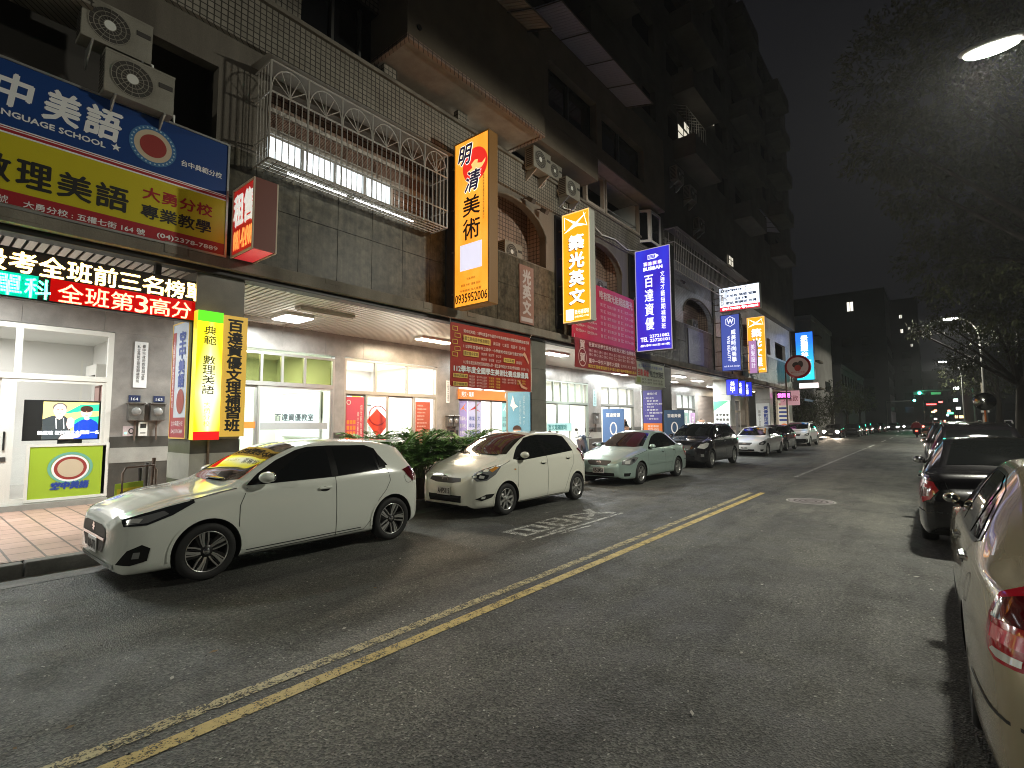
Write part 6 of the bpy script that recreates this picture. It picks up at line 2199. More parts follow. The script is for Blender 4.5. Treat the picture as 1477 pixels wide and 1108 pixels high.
# ---- 4: black people carrier
PB = paint('black_car_paint', (.012, .011, .013), .2, .2)
def wagon(label, pt, plate=None, group='cars parked along the shops', rails=True, name='parked_car', lamps=LAMPD, **k):
    c = Car(name, label, 'car', spec(WAGON, .86, 3.55, .33, .225, pt, 'plain', 6, **k), group)
    kz, kx = k.get('kz', 1), k.get('kx', 1)
    Z = lambda pl: [[(p[0], p[1] * kz) for p in g] for g in pl]
    c.side('side_window', Z([[(1.42, 1.06), (1.65, 1.29), (1.9, 1.44), (2.2, 1.5), (2.46, 1.5), (2.46, 1.08)], [(2.459, 1.08), (2.459, 1.5), (3.6, 1.5), (3.9, 1.46), (4.1, 1.15)]]), TRIM, .004, .035)
    c.side('side_window', Z([[(1.54, 1.08), (1.76, 1.31), (1.96, 1.43), (2.2, 1.485), (2.42, 1.49), (2.44, 1.09)], [(2.5, 1.095), (2.48, 1.49), (3.2, 1.488), (3.22, 1.12)], [(3.28, 1.125), (3.26, 1.485), (3.58, 1.48), (3.84, 1.44), (4.0, 1.16)]]), CGLASS, .008, .05)
    T = lambda pl: pl
    c.top('windshield', T([[(1.28, -.67), (1.19, -.4), (1.15, 0), (1.19, .4), (1.28, .67), (1.65, .62), (2.0, .59), (2.03, 0), (2.0, -.59), (1.65, -.62)]]), CGLASS, .005)
    c.rear('rear_window', Z([[(-.56, 1.12), (.56, 1.12), (.52, 1.46), (-.52, 1.46)]]), CGLASS, .0075, .05)
    c.gaps(Z([[(1.3, .26), (1.28, .7), (1.35, 1.04)], [(2.47, .26), (2.48, 1.08)], [(3.05, .5), (3.18, .75), (3.25, 1.1)], [(1.3, .27), (2.95, .28), (3.05, .5)]]))
    d_ = (-.62, -.78, 0)
    c.patch('headlight', [[(p[0] * kx, p[1], p[2] * kz) for p in g] for g in ([(.12, .55, .74), (.28, .74, .7), (.5, .82, .77), (.62, .85, .9), (.45, .82, .92), (.2, .66, .86)], [(.22, .68, .75), (.34, .77, .75), (.38, .78, .85), (.26, .7, .83)])], d_, [lamps, LAMPW], [.006, .01], .05, mirror=True)
    c.front('grille', Z([[(-.36, .68), (.36, .68), (.42, .82), (-.42, .82)]]), GRILL, .006)
    c.front('grille_bar', Z([[(-.42, .82), (.42, .82), (.42, .845), (-.42, .845)]]), CHROME, .009)
    c.front('lower_grille', Z([[(-.5, .32), (.5, .32), (.5, .46), (-.5, .46)]]), TRIM, .006)
    c.patch('fog_lamp', [[(.16, .66, .42), (.28, .74, .42), (.28, .74, .52), (.16, .66, .52)]], d_, LAMPD, .007, mirror=True)
    c.patch('taillight', [[(4.2 * kx, .8, 1.2 * kz), (4.36 * kx, .76, 1.2 * kz), (4.42 * kx, .72, .86 * kz), (4.3 * kx, .8, .84 * kz)]], (.6, -.8, 0), TAILD, .008, mirror=True)
    c.mirrors(1.52 * kx, 1.09 * kz, k=1.1)
    c.handles([(2.34 * kx, .93 * kz), (3.3 * kx, .95 * kz)], CHROME)
    if rails:
        for sg in (1, -1):
            q = MB()
            q.tube([(c.X(x * kx), sg * .6, z * kz) for x, z in ((2.1, 1.6), (2.25, 1.665), (3.6, 1.665), (3.8, 1.6))], .016, ALLOY, 6)
            q.build('roof_rail', c.root)
    if plate:
        c.plate(plate, .55 * kz)
    return c
c = wagon('black people carrier with pale headlamps, fourth on the left', PB, None, rails=False, lamps=LAMPW)
c.place(-6.26 - .88, 20.4, -PI / 2)
c = sedan('white sedan with a dark grille parked behind the black people carrier', paint('plain_white_paint', (.78, .79, .78), 0, .2), '7K-3302', chrome=False, kx=1.08, ky=1.03)
c.place(-6.28 - .87, 28.7, -PI / 2)
c = compact('small black hatchback between the white sedan and the white crossover', PB, None, False)
c.place(-6.5 - .84, 33.9, -PI / 2)
c = wagon('white crossover with black cladding and roof rails, by the end of the arcade', paint('plain_white_paint', (.6, .61, .6)), None, kz=1.0)
c.side('cladding', [[(1.3, .24), (3.0, .24), (3.0, .42), (1.3, .42)]], TRIM, .006)
c.front('cladding', [[(-.8, .26), (.8, .26), (.8, .5), (-.8, .5)]], TRIM, .005)
c.place(-6.5 - .88, 41.3, -PI / 2)
# ---- dark parked cars further on
FRONT_X = 0
PD = paint('dark_grey_paint', (.05, .05, .055), .4, .25)
dk = sedan('dark sedan with its headlamps on, facing the camera past the white crossover', PD, 'ARQ-2267', group='cars parked along the shops', chrome=False)
dk.place(-8.0, 62.2, -PI / 2)
for sg in (1, -1):
    q = MB()
    hh, _n, _i, _d = dk.bvh.ray_cast(Vector((5, sg * .56, .63)), Vector((-1, 0, 0)))
    q.lathe([(0, .08), (.12, .07), (.16, 0)], emat('headlamp_on', (1, .9, .72), 40), 16, 'x', (hh.x, sg * .56, .63))
    q.build('headlight', dk.root)
    l = bpy.data.lights.new('headlamp_beam', 'SPOT')
    l.energy = 450
    l.color = (1, .8, .6)
    l.spot_size = R(75)
    l.spot_blend = .8
    l.shadow_soft_size = .06
    lo = bpy.data.objects.new('headlamp_beam', l)
    COL.objects.link(lo)
    lo.parent = dk.root
    lo.location = (dk.X(.0) + .1, sg * .58, .62)
    lo.rotation_euler = (0, -R(90 - 7), 0)
for k, (x, y) in enumerate(((-7.0, 68.5), (-7.0, 75), (-6.9, 81.5), (-6.6, 92), (-6.4, 103))):
    o = copy_tree([dk, dk][0].root) if False else None
pk = sedan('first of the dark cars parked in a row beyond the car with lit headlamps', PD, None, group='dark cars parked far along the road', emblem=False, chrome=False)
pk.place(-7.05, 68.6, -PI / 2)
for k, (x, y) in enumerate(((-6.95, 74.6), (-6.9, 80.6), (-6.8, 91), (-6.7, 101))):
    o = copy_tree(pk.root)
    o.location = (x, y, 0)
    o['label'] = ('second', 'third', 'fourth', 'last')[k] + ' of the dark cars parked in a row beyond the car with lit headlamps'
# ---- right kerb: gold sedan, black sedan, further ones
PGO = paint('champagne_gold_paint', (.5, .42, .28), .5, .26)
c = sedan('champagne gold sedan close on the right, cut by the photo edge', PGO, None, wheel=(.3, .205, 'plain', 7), rearplate='2738-LS', chrome=2, emblem=False, group='cars parked on the right kerb', kx=1.075, ky=1.03, tail=1.271, lamp=2)
c.place(.07 + .87, 5.24, PI / 2)
c = sedan('black sedan parked ahead of the gold one, red tail lamps unlit', PB, None, wheel=(.3, .205, 'plain', 7), rearplate='AKD-5520', chrome=2, emblem=False, group='cars parked on the right kerb', kx=1.06, ky=1.06)
c.place(-.22 + .9, 10.75, PI / 2)
c = wagon('dark people carrier with a shiny roof ahead of the black sedan', PB, None, group='cars parked on the right kerb')
c.place(.75, 17.2, PI / 2)
c = wagon('dark wagon farther along the right kerb', PD, None, group='cars parked on the right kerb')
c.place(.6, 23.6, PI / 2)
o = copy_tree(pk.root)
o.location = (.5, 30, 0)
o.rotation_euler = (0, 0, PI / 2)
o['group'] = 'cars parked on the right kerb'
o['label'] = 'farthest dark sedan seen on the right kerb, under the second street lamp'
# ================================================================ STREET LAMPS
def street_lamp(y, x, z, label, lit=True, pole_x=2.75):
    t = thing('street_lamp', label, 'street lamp', (pole_x, y, .14), 'street lamps along the right pavement')
    q = MB()
    q.tube([(pole_x, y, .14), (pole_x, y, z - 1.6)], [.085, .06], mat('galvanised_pole', (.35, .35, .33), .45, .5), 12)
    q.tube([(pole_x, y, .14), (pole_x, y, .5)], .12, MT['galvanised_pole'], 12)
    pts = [(pole_x, y, z - 1.6)]
    for k in range(9):
        a = PI / 2 * k / 8
        pts.append((pole_x - .9 * (1 - math.cos(a)), y, z - 1.6 + 1.5 * math.sin(a)))
    pts.append((x + .3, y, z + .03))
    q.tube(pts, .045, MT['galvanised_pole'], 10)
    q.build('pole', t)
    q = MB()
    q.ball((x, y, z + .05), .46, .2, .09, MT['galvanised_pole'], 20, 10)
    h = q.build('lamp_head', t)
    q = MB()
    vs = []
    q.ball((x, y, z - .02), .38, .16, .085, emat('street_lamp_lens', (1, .97, .88), 60), 20, 8)
    q.build('lens', t)
    a = area('street_lamp_light', (x - pole_x, 0, z - .14 - .1), .6, .3, LAMP_W, (.99, .97, .82))
    a.parent = t
    l = bpy.data.lights.new('street_lamp_spread', 'SPOT')
    l.energy = SPOT_W
    l.color = (.99, .97, .82)
    l.spot_size = R(176)
    l.spot_blend = .12
    l.shadow_soft_size = .25
    o = bpy.data.objects.new('street_lamp_spread', l)
    COL.objects.link(o)
    o.parent = t
    o.location = (x - pole_x - .05, 0, z - .14 - .14)
    o.rotation_euler = (0, R(16), 0)
    return t
street_lamp(12, 1.15, 8.25, 'nearest street lamp, its head glaring at the top right of the picture')
street_lamp(42, 1.2, 8.1, 'second street lamp farther along, arching from a grey pole over the road', pole_x=2.5)
street_lamp(-16, 1.15, 8.25, 'street lamp behind the camera, of the same row')
street_lamp(72, 1.2, 8.1, 'third street lamp, small beyond the leaves', pole_x=2.6)

# ================================================================ TREES, PLANTS
def leafmat(name, c1, c2):
    m = mat(name, c1, .65, spec=.25)
    b = m.node_tree.nodes['Principled BSDF']
    oi = noise(m, coords(m), .9, 3)
    L(m, ramp(m, oi, [(.3, c1), (.7, c2)]), b.inputs['Base Color'])
    b.inputs['Subsurface Weight'].default_value = 0
    return m
LEAF = leafmat('tree_leaf', (.03, .036, .018), (.07, .08, .034))
BARK = nmat('tree_bark', (.025, .02, .016), (.05, .042, .032), 6, .9, 8, .5, 30, streak=True)
def leaf(vs, fs, p, d, up, ln, wd):
    d = d.normalized()
    s = d.cross(up)
    if s.length < 1e-3:
        s = Vector((1, 0, 0))
    s.normalize()
    n = s.cross(d)
    b = len(vs)
    vs += [p, p + d * ln * .45 + s * wd / 2 + n * wd * .12, p + d * ln, p + d * ln * .45 - s * wd / 2 + n * wd * .12]
    fs.append((b, b + 1, b + 2, b + 3))
def rv():
    while True:
        v = Vector((random.uniform(-1, 1), random.uniform(-1, 1), random.uniform(-1, 1)))
        if .05 < v.length < 1:
            return v
def tree(name, label, x, y, h, blobs, nleaf, trunk_r=.2, ls=.16, group='street trees on the right pavement', limbs=True):
    """trunk with limbs that reach into each leaf clump; leaves in small sprays round twigs"""
    t = thing(name, label, 'tree', (x, y, .14), group)
    q = MB()
    base = Vector((x, y, .14))
    fork = Vector((x + .1, y, h * .42))
    q.tube([base, base + Vector((.03, .02, h * .2)), fork], [trunk_r * 1.25, trunk_r, trunk_r * .8], BARK, 10)
    vs, fs = [], []
    tot = sum(b[3] ** 2 for b in blobs)
    for (bx, by, bz, br) in blobs:
        c = Vector((bx, by, bz))
        if limbs:
            m = fork.lerp(c, .5) + Vector((0, 0, .25 * br)) + rv() * .2
            q.tube([fork, m, c], [trunk_r * .55, trunk_r * .3, .03], BARK, 7)
        n = int(nleaf * br ** 2 / tot / 9)
        for _ in range(n):
            v = rv()
            v = v.normalized() * (v.length ** .45)
            p = c + Vector((v.x * br, v.y * br, v.z * br * .8))
            if math.sin(p.x * 2.1 + p.z * 1.7) * math.sin(p.y * 1.9 - p.z * 2.3) < -.45:
                continue
            tw = (v + rv() * .7).normalized()
            if limbs and random.random() < .3:
                q.tube([p - tw * .45, p + tw * .1], [.012, .004], BARK, 4, False)
            for k in range(9):
                pp = p + tw * (k * .05 - .2) + rv() * .1
                leaf(vs, fs, pp, (tw + rv() * 1.2 + Vector((0, 0, -.35))), Vector((0, 0, 1)) + rv() * .5, ls * random.uniform(.7, 1.25), ls * .42)
    q.build('trunk', t)
    q = MB()
    q.add(vs, fs, LEAF)
    q.build('crown', t)
    return t
random.seed(11)
K_ = 1.3
tree('street_tree', 'large leafy tree whose crown hangs around the nearest street lamp', 4.6, 21, 11,
     [(x * K_, y * K_, 1.66 + (z - 1.66) * K_, r * K_) for x, y, z, r in ((1.0, 16.5, 9.3, 2.0), (-.3, 15.6, 8.6, 1.2), (1.1, 18, 7.4, 1.5), (.4, 17, 11.2, 2.1), (3.2, 18, 7.4, 2.0), (1.6, 14.5, 10.6, 1.7), (4.2, 17, 8.5, 2.3), (3.2, 14.5, 10.6, 2.0), (1.9, 18.2, 5.9, 1.2), (.1, 16.6, 7.7, .9), (.9, 20, 6.6, 1.6), (2.6, 21, 5.4, 1.7))], 44000, .28, .2)
tree('street_tree', 'tree behind the second street lamp with its low branch lit yellow', 3.7, 39, 8.5,
     [(2.2, 39, 8.6, 2.4), (3.9, 40, 7.6, 2.4), (.2, 40.5, 7.4, .7), (-.5, 41, 7.3, .55), (.9, 40.7, 7.6, .6), (1.6, 38, 5.2, .8), (4.8, 36, 6, 2), (2.9, 37.5, 10.5, 2.2)], 16000, .24, .2)
tree('street_tree', 'dark tree between the two lamps behind the parked cars', 4.3, 26, 9, [(3.2, 26, 8.6, 2.6), (4.6, 27, 6.6, 2.3), (2.6, 25, 11, 2.3), (5.2, 24, 8, 2.5)], 11000, .24, .2)
tree('street_tree', 'dark tree at the right edge behind the gold car', 5.2, 9.5, 8.5, [(5.2, 9.5, 7.6, 2.4), (5.6, 11.5, 5.8, 2.0), (6.2, 12.5, 8.6, 2.4)], 8000, .24, .18)
tree('street_tree', 'tree beyond the traffic light on the right', 4.2, 58, 8, [(3.2, 58, 7.5, 2.6), (4.5, 60, 6, 2.4), (1.8, 62, 6.6, 1.6)], 5000, .22, .24)
tree('street_tree', 'last dark tree on the right before the junction', 4.4, 76, 8, [(3.4, 76, 7, 2.6), (4.8, 78, 5.8, 2.4), (2.4, 80, 6.2, 1.8)], 4000, .22, .28)
for k, (x, y, hh) in enumerate(((-9.8, 53.5, 4.2), (-9.6, 59.5, 4.6), (-9.4, 72, 7), (-9.2, 84, 7), (-9, 98, 8))):
    tree('roadside_tree', ('low dark round tree just past the end of the arcade', 'low dark round tree by the car with lit headlamps', 'dark tree beside the row of dark cars', 'dark tree by the fourth dark car', 'dark tree near the junction on the left')[k],
         x, y, hh * .8, [(x, y, hh * .72, 2.3), (x + .7, y + 2, hh * .62, 1.9), (x - 1, y - 1, hh * .6, 1.9), (x + .9, y - 1.6, hh * .55, 1.5)], 6500 if k < 2 else 3500, .2, .17 if k < 2 else .25, 'trees on the left past the arcade')

PALM = leafmat('palm_leaf', (.09, .19, .05), (.2, .36, .1))
PALMS = mat('palm_stem', (.14, .17, .06), .5)
def palm(label, x, y, z, h, nf, sd, pot=True, spread=1.):
    random.seed(sd)
    t = thing('potted_palm', label, 'potted plant', (x, y, z), 'potted palms on the kerb')
    q = MB()
    PT = nmat('dark_wood_planter', (.04, .028, .02), (.085, .06, .04), 5, .7, streak=True)
    ph = .42
    if pot:
        for k in range(9):
            a0, a1 = 2 * PI * k / 9, 2 * PI * (k + .93) / 9
            for rr in (1,):
                vs = [(x + (.24 + .05 * zz) * math.cos(a), y + (.24 + .05 * zz) * math.sin(a), z + zz * ph) for zz in (0, 1) for a in (a0, (a0 + a1) / 2, a1)]
                q.add(vs, [(0, 1, 4, 3), (1, 2, 5, 4)], PT)
        q.lathe([(0, 0), (.23, 0), (.275, ph), (.25, ph), (.24, ph - .05), (0, ph - .06)], PT, 18, 'z', (x, y, z))
    else:
        ph = .1
    q.build('planter', t)
    vs, fs = [], []
    q = MB()
    for k in range(nf):
        a = 2 * PI * k * .382 + random.uniform(-.3, .3)
        u = random.random()
        r0 = .16 * u ** .5
        top = z + ph - .06 + h * (.12 + .55 * random.random())
        b0 = Vector((x + r0 * .5 * math.cos(a), y + r0 * .5 * math.sin(a), z + ph - .06))
        p = Vector((x + r0 * 1.4 * math.cos(a), y + r0 * 1.4 * math.sin(a), top))
        q.tube([b0, b0.lerp(p, .6), p], [.011, .009, .006], PALMS, 4, False)
        ln = random.uniform(.4, .68) * spread
        d = Vector((math.cos(a) * random.uniform(.35, 1.1), math.sin(a) * random.uniform(.35, 1.1), 1)).normalized()
        n = 12
        pts = []
        for j in range(n + 1):
            pts.append(p.copy())
            d = (d + Vector((math.cos(a) * .05, math.sin(a) * .05, -.17 * j / n))).normalized()
            p = p + d * ln / n
        q.tube(pts, [.005 * (1 - .7 * j / n) for j in range(n + 1)], PALMS, 4, False)
        for j in range(1, n + 1):
            dd = (pts[j] - pts[j - 1]).normalized()
            sd_ = dd.cross(Vector((0, 0, 1))).normalized()
            f = math.sin(PI * (j + 1) / (n + 3)) * .75 + .25
            for s in (-1, 1):
                for e in (0, .5):
                    pp = pts[j - 1].lerp(pts[j], e)
                    leaf(vs, fs, pp, sd_ * s + dd * .9 + Vector((0, 0, .25 - .5 * random.random())), Vector((0, 0, 1)) + rv() * .25, .23 * f * random.uniform(.8, 1.15), .03)
    q.build('stem', t)
    q = MB()
    q.add(vs, fs, PALM)
    q.build('frond', t)
for k, a in enumerate((('bushy palm in a dark planter nearest the white hatchback', -8.1, 6.25, .15, 1.0, 46, 1), ('tall palm in the middle of the row behind the two white cars', -8.2, 6.95, .15, 1.15, 56, 2), ('wide palm in a dark planter behind the compact car bonnet', -8.1, 7.65, .15, 1.0, 52, 3),
                       ('palm at the far end of the row, by the second stone pillar', -8.3, 8.45, .15, 1.1, 44, 4), ('low palm tucked at the back of the row', -8.8, 7.3, .15, .95, 36, 5), ('small palm behind the white hatchback roof', -8.9, 6.2, .15, 1.05, 36, 6))):
    palm(*a)
# ================================================================ AIR CONDITIONERS, CAGES, CABLES ON THE FACADE
def ac_proto(wd=.85, h=.62, d=.32, bracket=True):
    t = thing('air_conditioner', 'x', 'air conditioner', (0, 0, 0), 'outdoor air conditioners on the facade', local=True)
    fr = Fr((d, -wd / 2, 0), (0, 1, 0))
    q = MB()
    q.box(0, d, -wd / 2, wd / 2, 0, h, ACW)
    q.box(-.0, d + .004, -wd / 2 - .004, wd / 2 + .004, h - .03, h + .006, ACW)
    q.fbox(fr, wd * .76, wd * .97, h * .6, h * .72, .001, .012, GRILL)
    q.build('casing', t, bevel=.012)
    q = MB()
    q.disc(fr, wd * .38, h * .5, .26, .26, .003, GRILL)
    for r in (.26, .2, .14, .08):
        q.ring(fr, wd * .38, h * .5, r, r, .012, .012, ACW, 24)
    for k in range(8):
        a = PI * k / 8
        q.tube([fr.p(wd * .38 + .26 * math.cos(a), h * .5 + .26 * math.sin(a), .01), fr.p(wd * .38 - .26 * math.cos(a), h * .5 - .26 * math.sin(a), .01)], .004, ACW, 4, False)
    q.disc(fr, wd * .38, h * .5, .07, .07, .016, WHITE)
    q.build('fan_grille', t)
    q = MB()
    fs_ = Fr((.02, -wd / 2, .03), (1, 0, 0))
    for k in range(9):
        q.fbox(fs_, .02, d - .06, .02 + k * .06, .055 + k * .06, .002, .006, GRILL)
    q.build('side_louvre', t)
    if bracket:
        q = MB()
        for s in (-.3, .3):
            q.add([(-.06, s, 0), (d + .02, s, 0), (d + .02, s, -.03), (-.06, s, -.3), (-.06, s + .02, 0), (d + .02, s + .02, 0), (d + .02, s + .02, -.03), (-.06, s + .02, -.3)], [(0, 3, 2, 1), (4, 5, 6, 7), (0, 1, 5, 4), (1, 2, 6, 5), (2, 3, 7, 6), (3, 0, 4, 7)], ALU)
        q.build('bracket', t)
    q = MB()
    q.tube([(.1, wd / 2 - .04, .15), (.1, wd / 2 + .07, .14), (.05, wd / 2 + .09, -.1), (-.1, wd / 2 + .09, -.2)], .02, WHITE, 6)
    q.build('pipe', t)
    return t
acs = [(-8.88, 1.7, 6.92, .95, 'upper of two air conditioners stacked over the blue sign board'), (-8.84, 1.98, 6.25, .98, 'lower of two air conditioners stacked over the blue sign board'),
       (-8.72, 11.62, 8.98, 1, 'beige air conditioner on triangular brackets above the first arch'), (-8.72, 13.3, 8.75, .95, 'air conditioner on brackets left of the pale balcony frame'), (-8.95, 12.75, 9.25, .8, 'darker air conditioner tucked between two others above the arches'),
       (-9.62, 11.4, 6.4, .95, 'air conditioner standing inside the first arch behind the stone wall'), (-9.62, 16.6, 6.4, .95, 'air conditioner standing inside the second arch'), (-8.7, 20.9, 8.9, 1, 'air conditioner at the near end of the long barred balcony'),
       (-9.62, 26.4, 6.4, .95, 'air conditioner in the third arch past the blue light box'), (-8.4, 21.6, 12.3, 1, 'pale air conditioner high up under the dark upper floors'), (-8.4, 23.2, 12.0, 1, 'second pale air conditioner high up beside the other'), (-8.4, 24.3, 10.9, .9, 'dim air conditioner high above the barred balcony')]
A0 = ac_proto()
for k, (x, y, z, s_, lb) in enumerate(acs):
    o = A0 if k == 0 else copy_tree(A0)
    o.location = (x, y, z)
    o.scale = (s_, s_, s_)
    o['label'] = lb
# security cage with fan-shaped tops
t = thing('window_cage', 'steel security cage with fan shaped tops in front of the lit window', 'window cage', (-8.6, 6, 6.1))
x0, x1, y0, y1, z0, z1 = FX, -8.32, 3.72, 7.78, 6.1, 7.82
q = MB()
def bar(a, b, r=.011, m=STEEL, n=5):
    q.tube([a, b], r, m, n, False)
for z in (z0, 6.5, 7.28, z1):
    bar((x1, y0, z), (x1, y1, z), .016)
    for y in (y0, y1):
        bar((x0, y, z), (x1, y, z), .016)
nb = 6
bw = (y1 - y0) / nb
for k in range(nb + 1):
    bar((x1, y0 + k * bw, z0), (x1, y0 + k * bw, z1), .018)
for k in range(nb):
    for j in range(1, 6):
        y = y0 + k * bw + bw * j / 6
        bar((x1, y, z0), (x1, y, 7.28), .009)
    c = y0 + (k + .5) * bw
    pr = None
    for j in range(13):
        a = PI * j / 12
        p = (x1, c + math.cos(a) * bw * .48, 7.3 + math.sin(a) * .46)
        if pr:
            bar(pr, p, .011)
        pr = p
        if j in (2, 4, 6, 8, 10):
            bar((x1, c, 7.3), p, .009)
for j in range(1, 5):
    for y in (y0, y1):
        bar((x0 + (x1 - x0) * j / 5, y, z0), (x0 + (x1 - x0) * j / 5, y, z1), .009)
    bar((x0 + (x1 - x0) * j / 5, y0, z0), (x0 + (x1 - x0) * j / 5, y1, z0), .012)
for k in range(24):
    bar((x0, y0 + .17 * k, z0), (x1, y0 + .17 * k, z0), .008)
q.build('bars', t)
q = MB()
q.add([(x0, y0 - .1, z1 + .1), (x1 + .1, y0 - .1, z1 + .02), (x1 + .1, y1 + .1, z1 + .02), (x0, y1 + .1, z1 + .1)], [(0, 1, 2, 3)], mat('clear_corrugate', (.3, .28, .24), .3))
q.build('canopy', t)
q = MB()
for y, l in ((4.3, 1.2), (5.7, .9), (6.6, .6)):
    q.box(FX + .06, FX + .1, y, y + l, 6.2, 6.24, emat('cage_tube', (.95, .98, 1), 3))
q.build('tube_lamp', t)
area('cage_lamp_light', (-.05, -.7, .36), .05, 2.8, 5, (.9, .97, 1), (0, 0, 0)).parent = t
# long barred balcony farther on
t = thing('window_cage', 'long barred balcony cage above the third arch, lit bluish at its near end', 'window cage', (-8.3, 26, 7.6))
q = MB()
x1, y0, y1, z0, z1 = -8.05, 20.6, 31.6, 8.1, 9.9
for z in (z0, 8.5, 9.3, z1):
    bar((x1, y0, z), (x1, y1, z), .02)
    bar((FX, y0, z), (x1, y0, z), .02)
for k in range(56):
    bar((x1, y0 + k * .2, z0), (x1, y0 + k * .2, z1), .01)
for k in range(4):
    bar((FX + .2 * k, y0, z0), (FX + .2 * k, y0, z1), .01)
for k in range(56):
    bar((FX, y0 + k * .2, z0), (x1, y0 + k * .2, z0), .012)
q.build('bars', t)
q = MB()
q.add([(FX, y0, z1 + .12), (x1 + .15, y0, z1 + .02), (x1 + .15, y1, z1 + .02), (FX, y1, z1 + .12)], [(0, 1, 2, 3)], MT['clear_corrugate'])
q.build('canopy', t)
for y0, y1, z, x0, x1, m, lb in ((6.9, 10.3, 11.9, -7.9, -7.1, mat('slatted_awning', (.3, .25, .19), .6), 'slatted awning frame on the overhanging upper block'), (10.9, 16.8, 13.15, -8.45, -7.2, mat('grey_corrugated_sheet', (.36, .36, .42), .4), 'pale corrugated awning high over the dark upper windows'),
                                 (33, 38, 14.6, -8.5, -7.4, MT['grey_corrugated_sheet'], 'small pale awning far along the upper floors')):
    t = thing('awning', lb, 'awning', (x1, y0, z))
    q = MB()
    n = int((y1 - y0) / .12)
    for k in range(n):
        ya = y0 + (y1 - y0) * k / n
        q.add([(x0, ya, z + .35), (x1, ya, z), (x1, ya + .1, z + .0), (x0, ya + .1, z + .35), (x0, ya, z + .37), (x1, ya, z + .02), (x1, ya + .1, z + .02), (x0, ya + .1, z + .37)], [(0, 1, 2, 3), (7, 6, 5, 4), (1, 5, 6, 2), (0, 4, 5, 1), (2, 6, 7, 3)], m)
    q.build('sheet', t)
    q = MB()
    for k in range(5):
        y = y0 + (y1 - y0) * k / 4
        q.tube([(x0, y, z + .3), (x1, y, z - .03)], .02, ALUD, 5)
    q.tube([(x1, y0, z - .01), (x1, y1, z - .01)], .02, ALUD, 5)
    q.build('frame', t)
t = thing('cable', 'white sagging cable along the tiled band behind the orange light box', 'cable', (-8.75, 13.5, 8.5))
q = MB()
q.tube([(-8.76, 12.9, 9.0), (-8.74, 13.2, 8.5), (-8.7, 14, 8.62), (-8.72, 15, 8.5), (-8.7, 15.6, 8.3), (-8.72, 16.6, 8.42), (-8.74, 17.6, 8.3), (-8.75, 18.6, 8.5)], .022, WHITE, 6)
q.build('wire', t)
for k, (y, z) in enumerate(((11.35, 8.12), (12.0, 8.0), (22.9, 8.2), (28.6, 8.0))):
    t = thing('floodlight', ('first', 'second', 'third', 'fourth')[k] + ' small dark floodlight above the arches, counted from the tall orange box', 'floodlight', (FX, y, z), 'small floodlights above the arches')
    q = MB()
    q.tube([(FX, y, z + .1), (FX + .3, y, z)], .018, RUST, 6)
    q.add([(FX + .25, y - .12, z + .06), (FX + .25, y + .12, z + .06), (FX + .42, y + .08, z - .06), (FX + .42, y - .08, z - .06), (FX + .2, y - .12, z - .04), (FX + .2, y + .12, z - .04), (FX + .34, y + .08, z - .16), (FX + .34, y - .08, z - .16)], [(0, 1, 2, 3), (4, 7, 6, 5), (0, 3, 7, 4), (1, 5, 6, 2), (3, 2, 6, 7), (0, 4, 5, 1)], GRILL)
    q.build('head', t)
# trolley and small green sign by the first pillar
t = thing('trolley', 'rusty hand trolley with a small green and yellow card by the first pillar', 'trolley', (-9.9, 2.5, .15))
q = MB()
q.tube([(-9.55, 2.25, .16), (-9.55, 2.25, .92), (-9.6, 2.3, 1.0), (-9.9, 2.75, 1.0), (-9.95, 2.8, .92), (-9.95, 2.8, .16)], .016, RUST, 6)
for z in (.3, .6):
    q.tube([(-9.55, 2.25, z), (-9.95, 2.8, z)], .012, RUST, 6)
q.build('frame', t)
q = MB()
for y in (2.2, 2.85):
    q.lathe([(0, -.02), (.09, -.02), (.09, .02), (0, .02)], TYRE, 16, 'y', (-9.75, y, .24))
q.build('wheel', t)
q = MB()
fr = Fr((-9.5, 2.15, .45), (-.35, .55, 0))
q.fbox(fr, 0, .5, 0, .32, 0, .01, GRNP)
q.fbox(fr, .03, .47, .03, .24, .0105, .012, YELP)
q.text(fr, '開心', .08, .07, .4, .2, BLKP, .013)
q.build('card', t)
t = thing('umbrella_stand', 'black stand with folded umbrellas against the first pillar', 'umbrella stand', (-10.1, 2.7, .15))
q = MB()
for k in range(3):
    q.tube([(-10.15 + .06 * k, 2.65 + .05 * k, .18), (-10.12 + .05 * k, 2.62 + .08 * k, .95 + .08 * k)], [.012, .03], (BLK, GRILL, RUST)[k], 6)
q.lathe([(.12, 0), (.14, .35), (.13, .35), (.11, .02), (0, .02)], ALUD, 14, 'z', (-10.1, 2.68, .15))
q.build('stand', t)

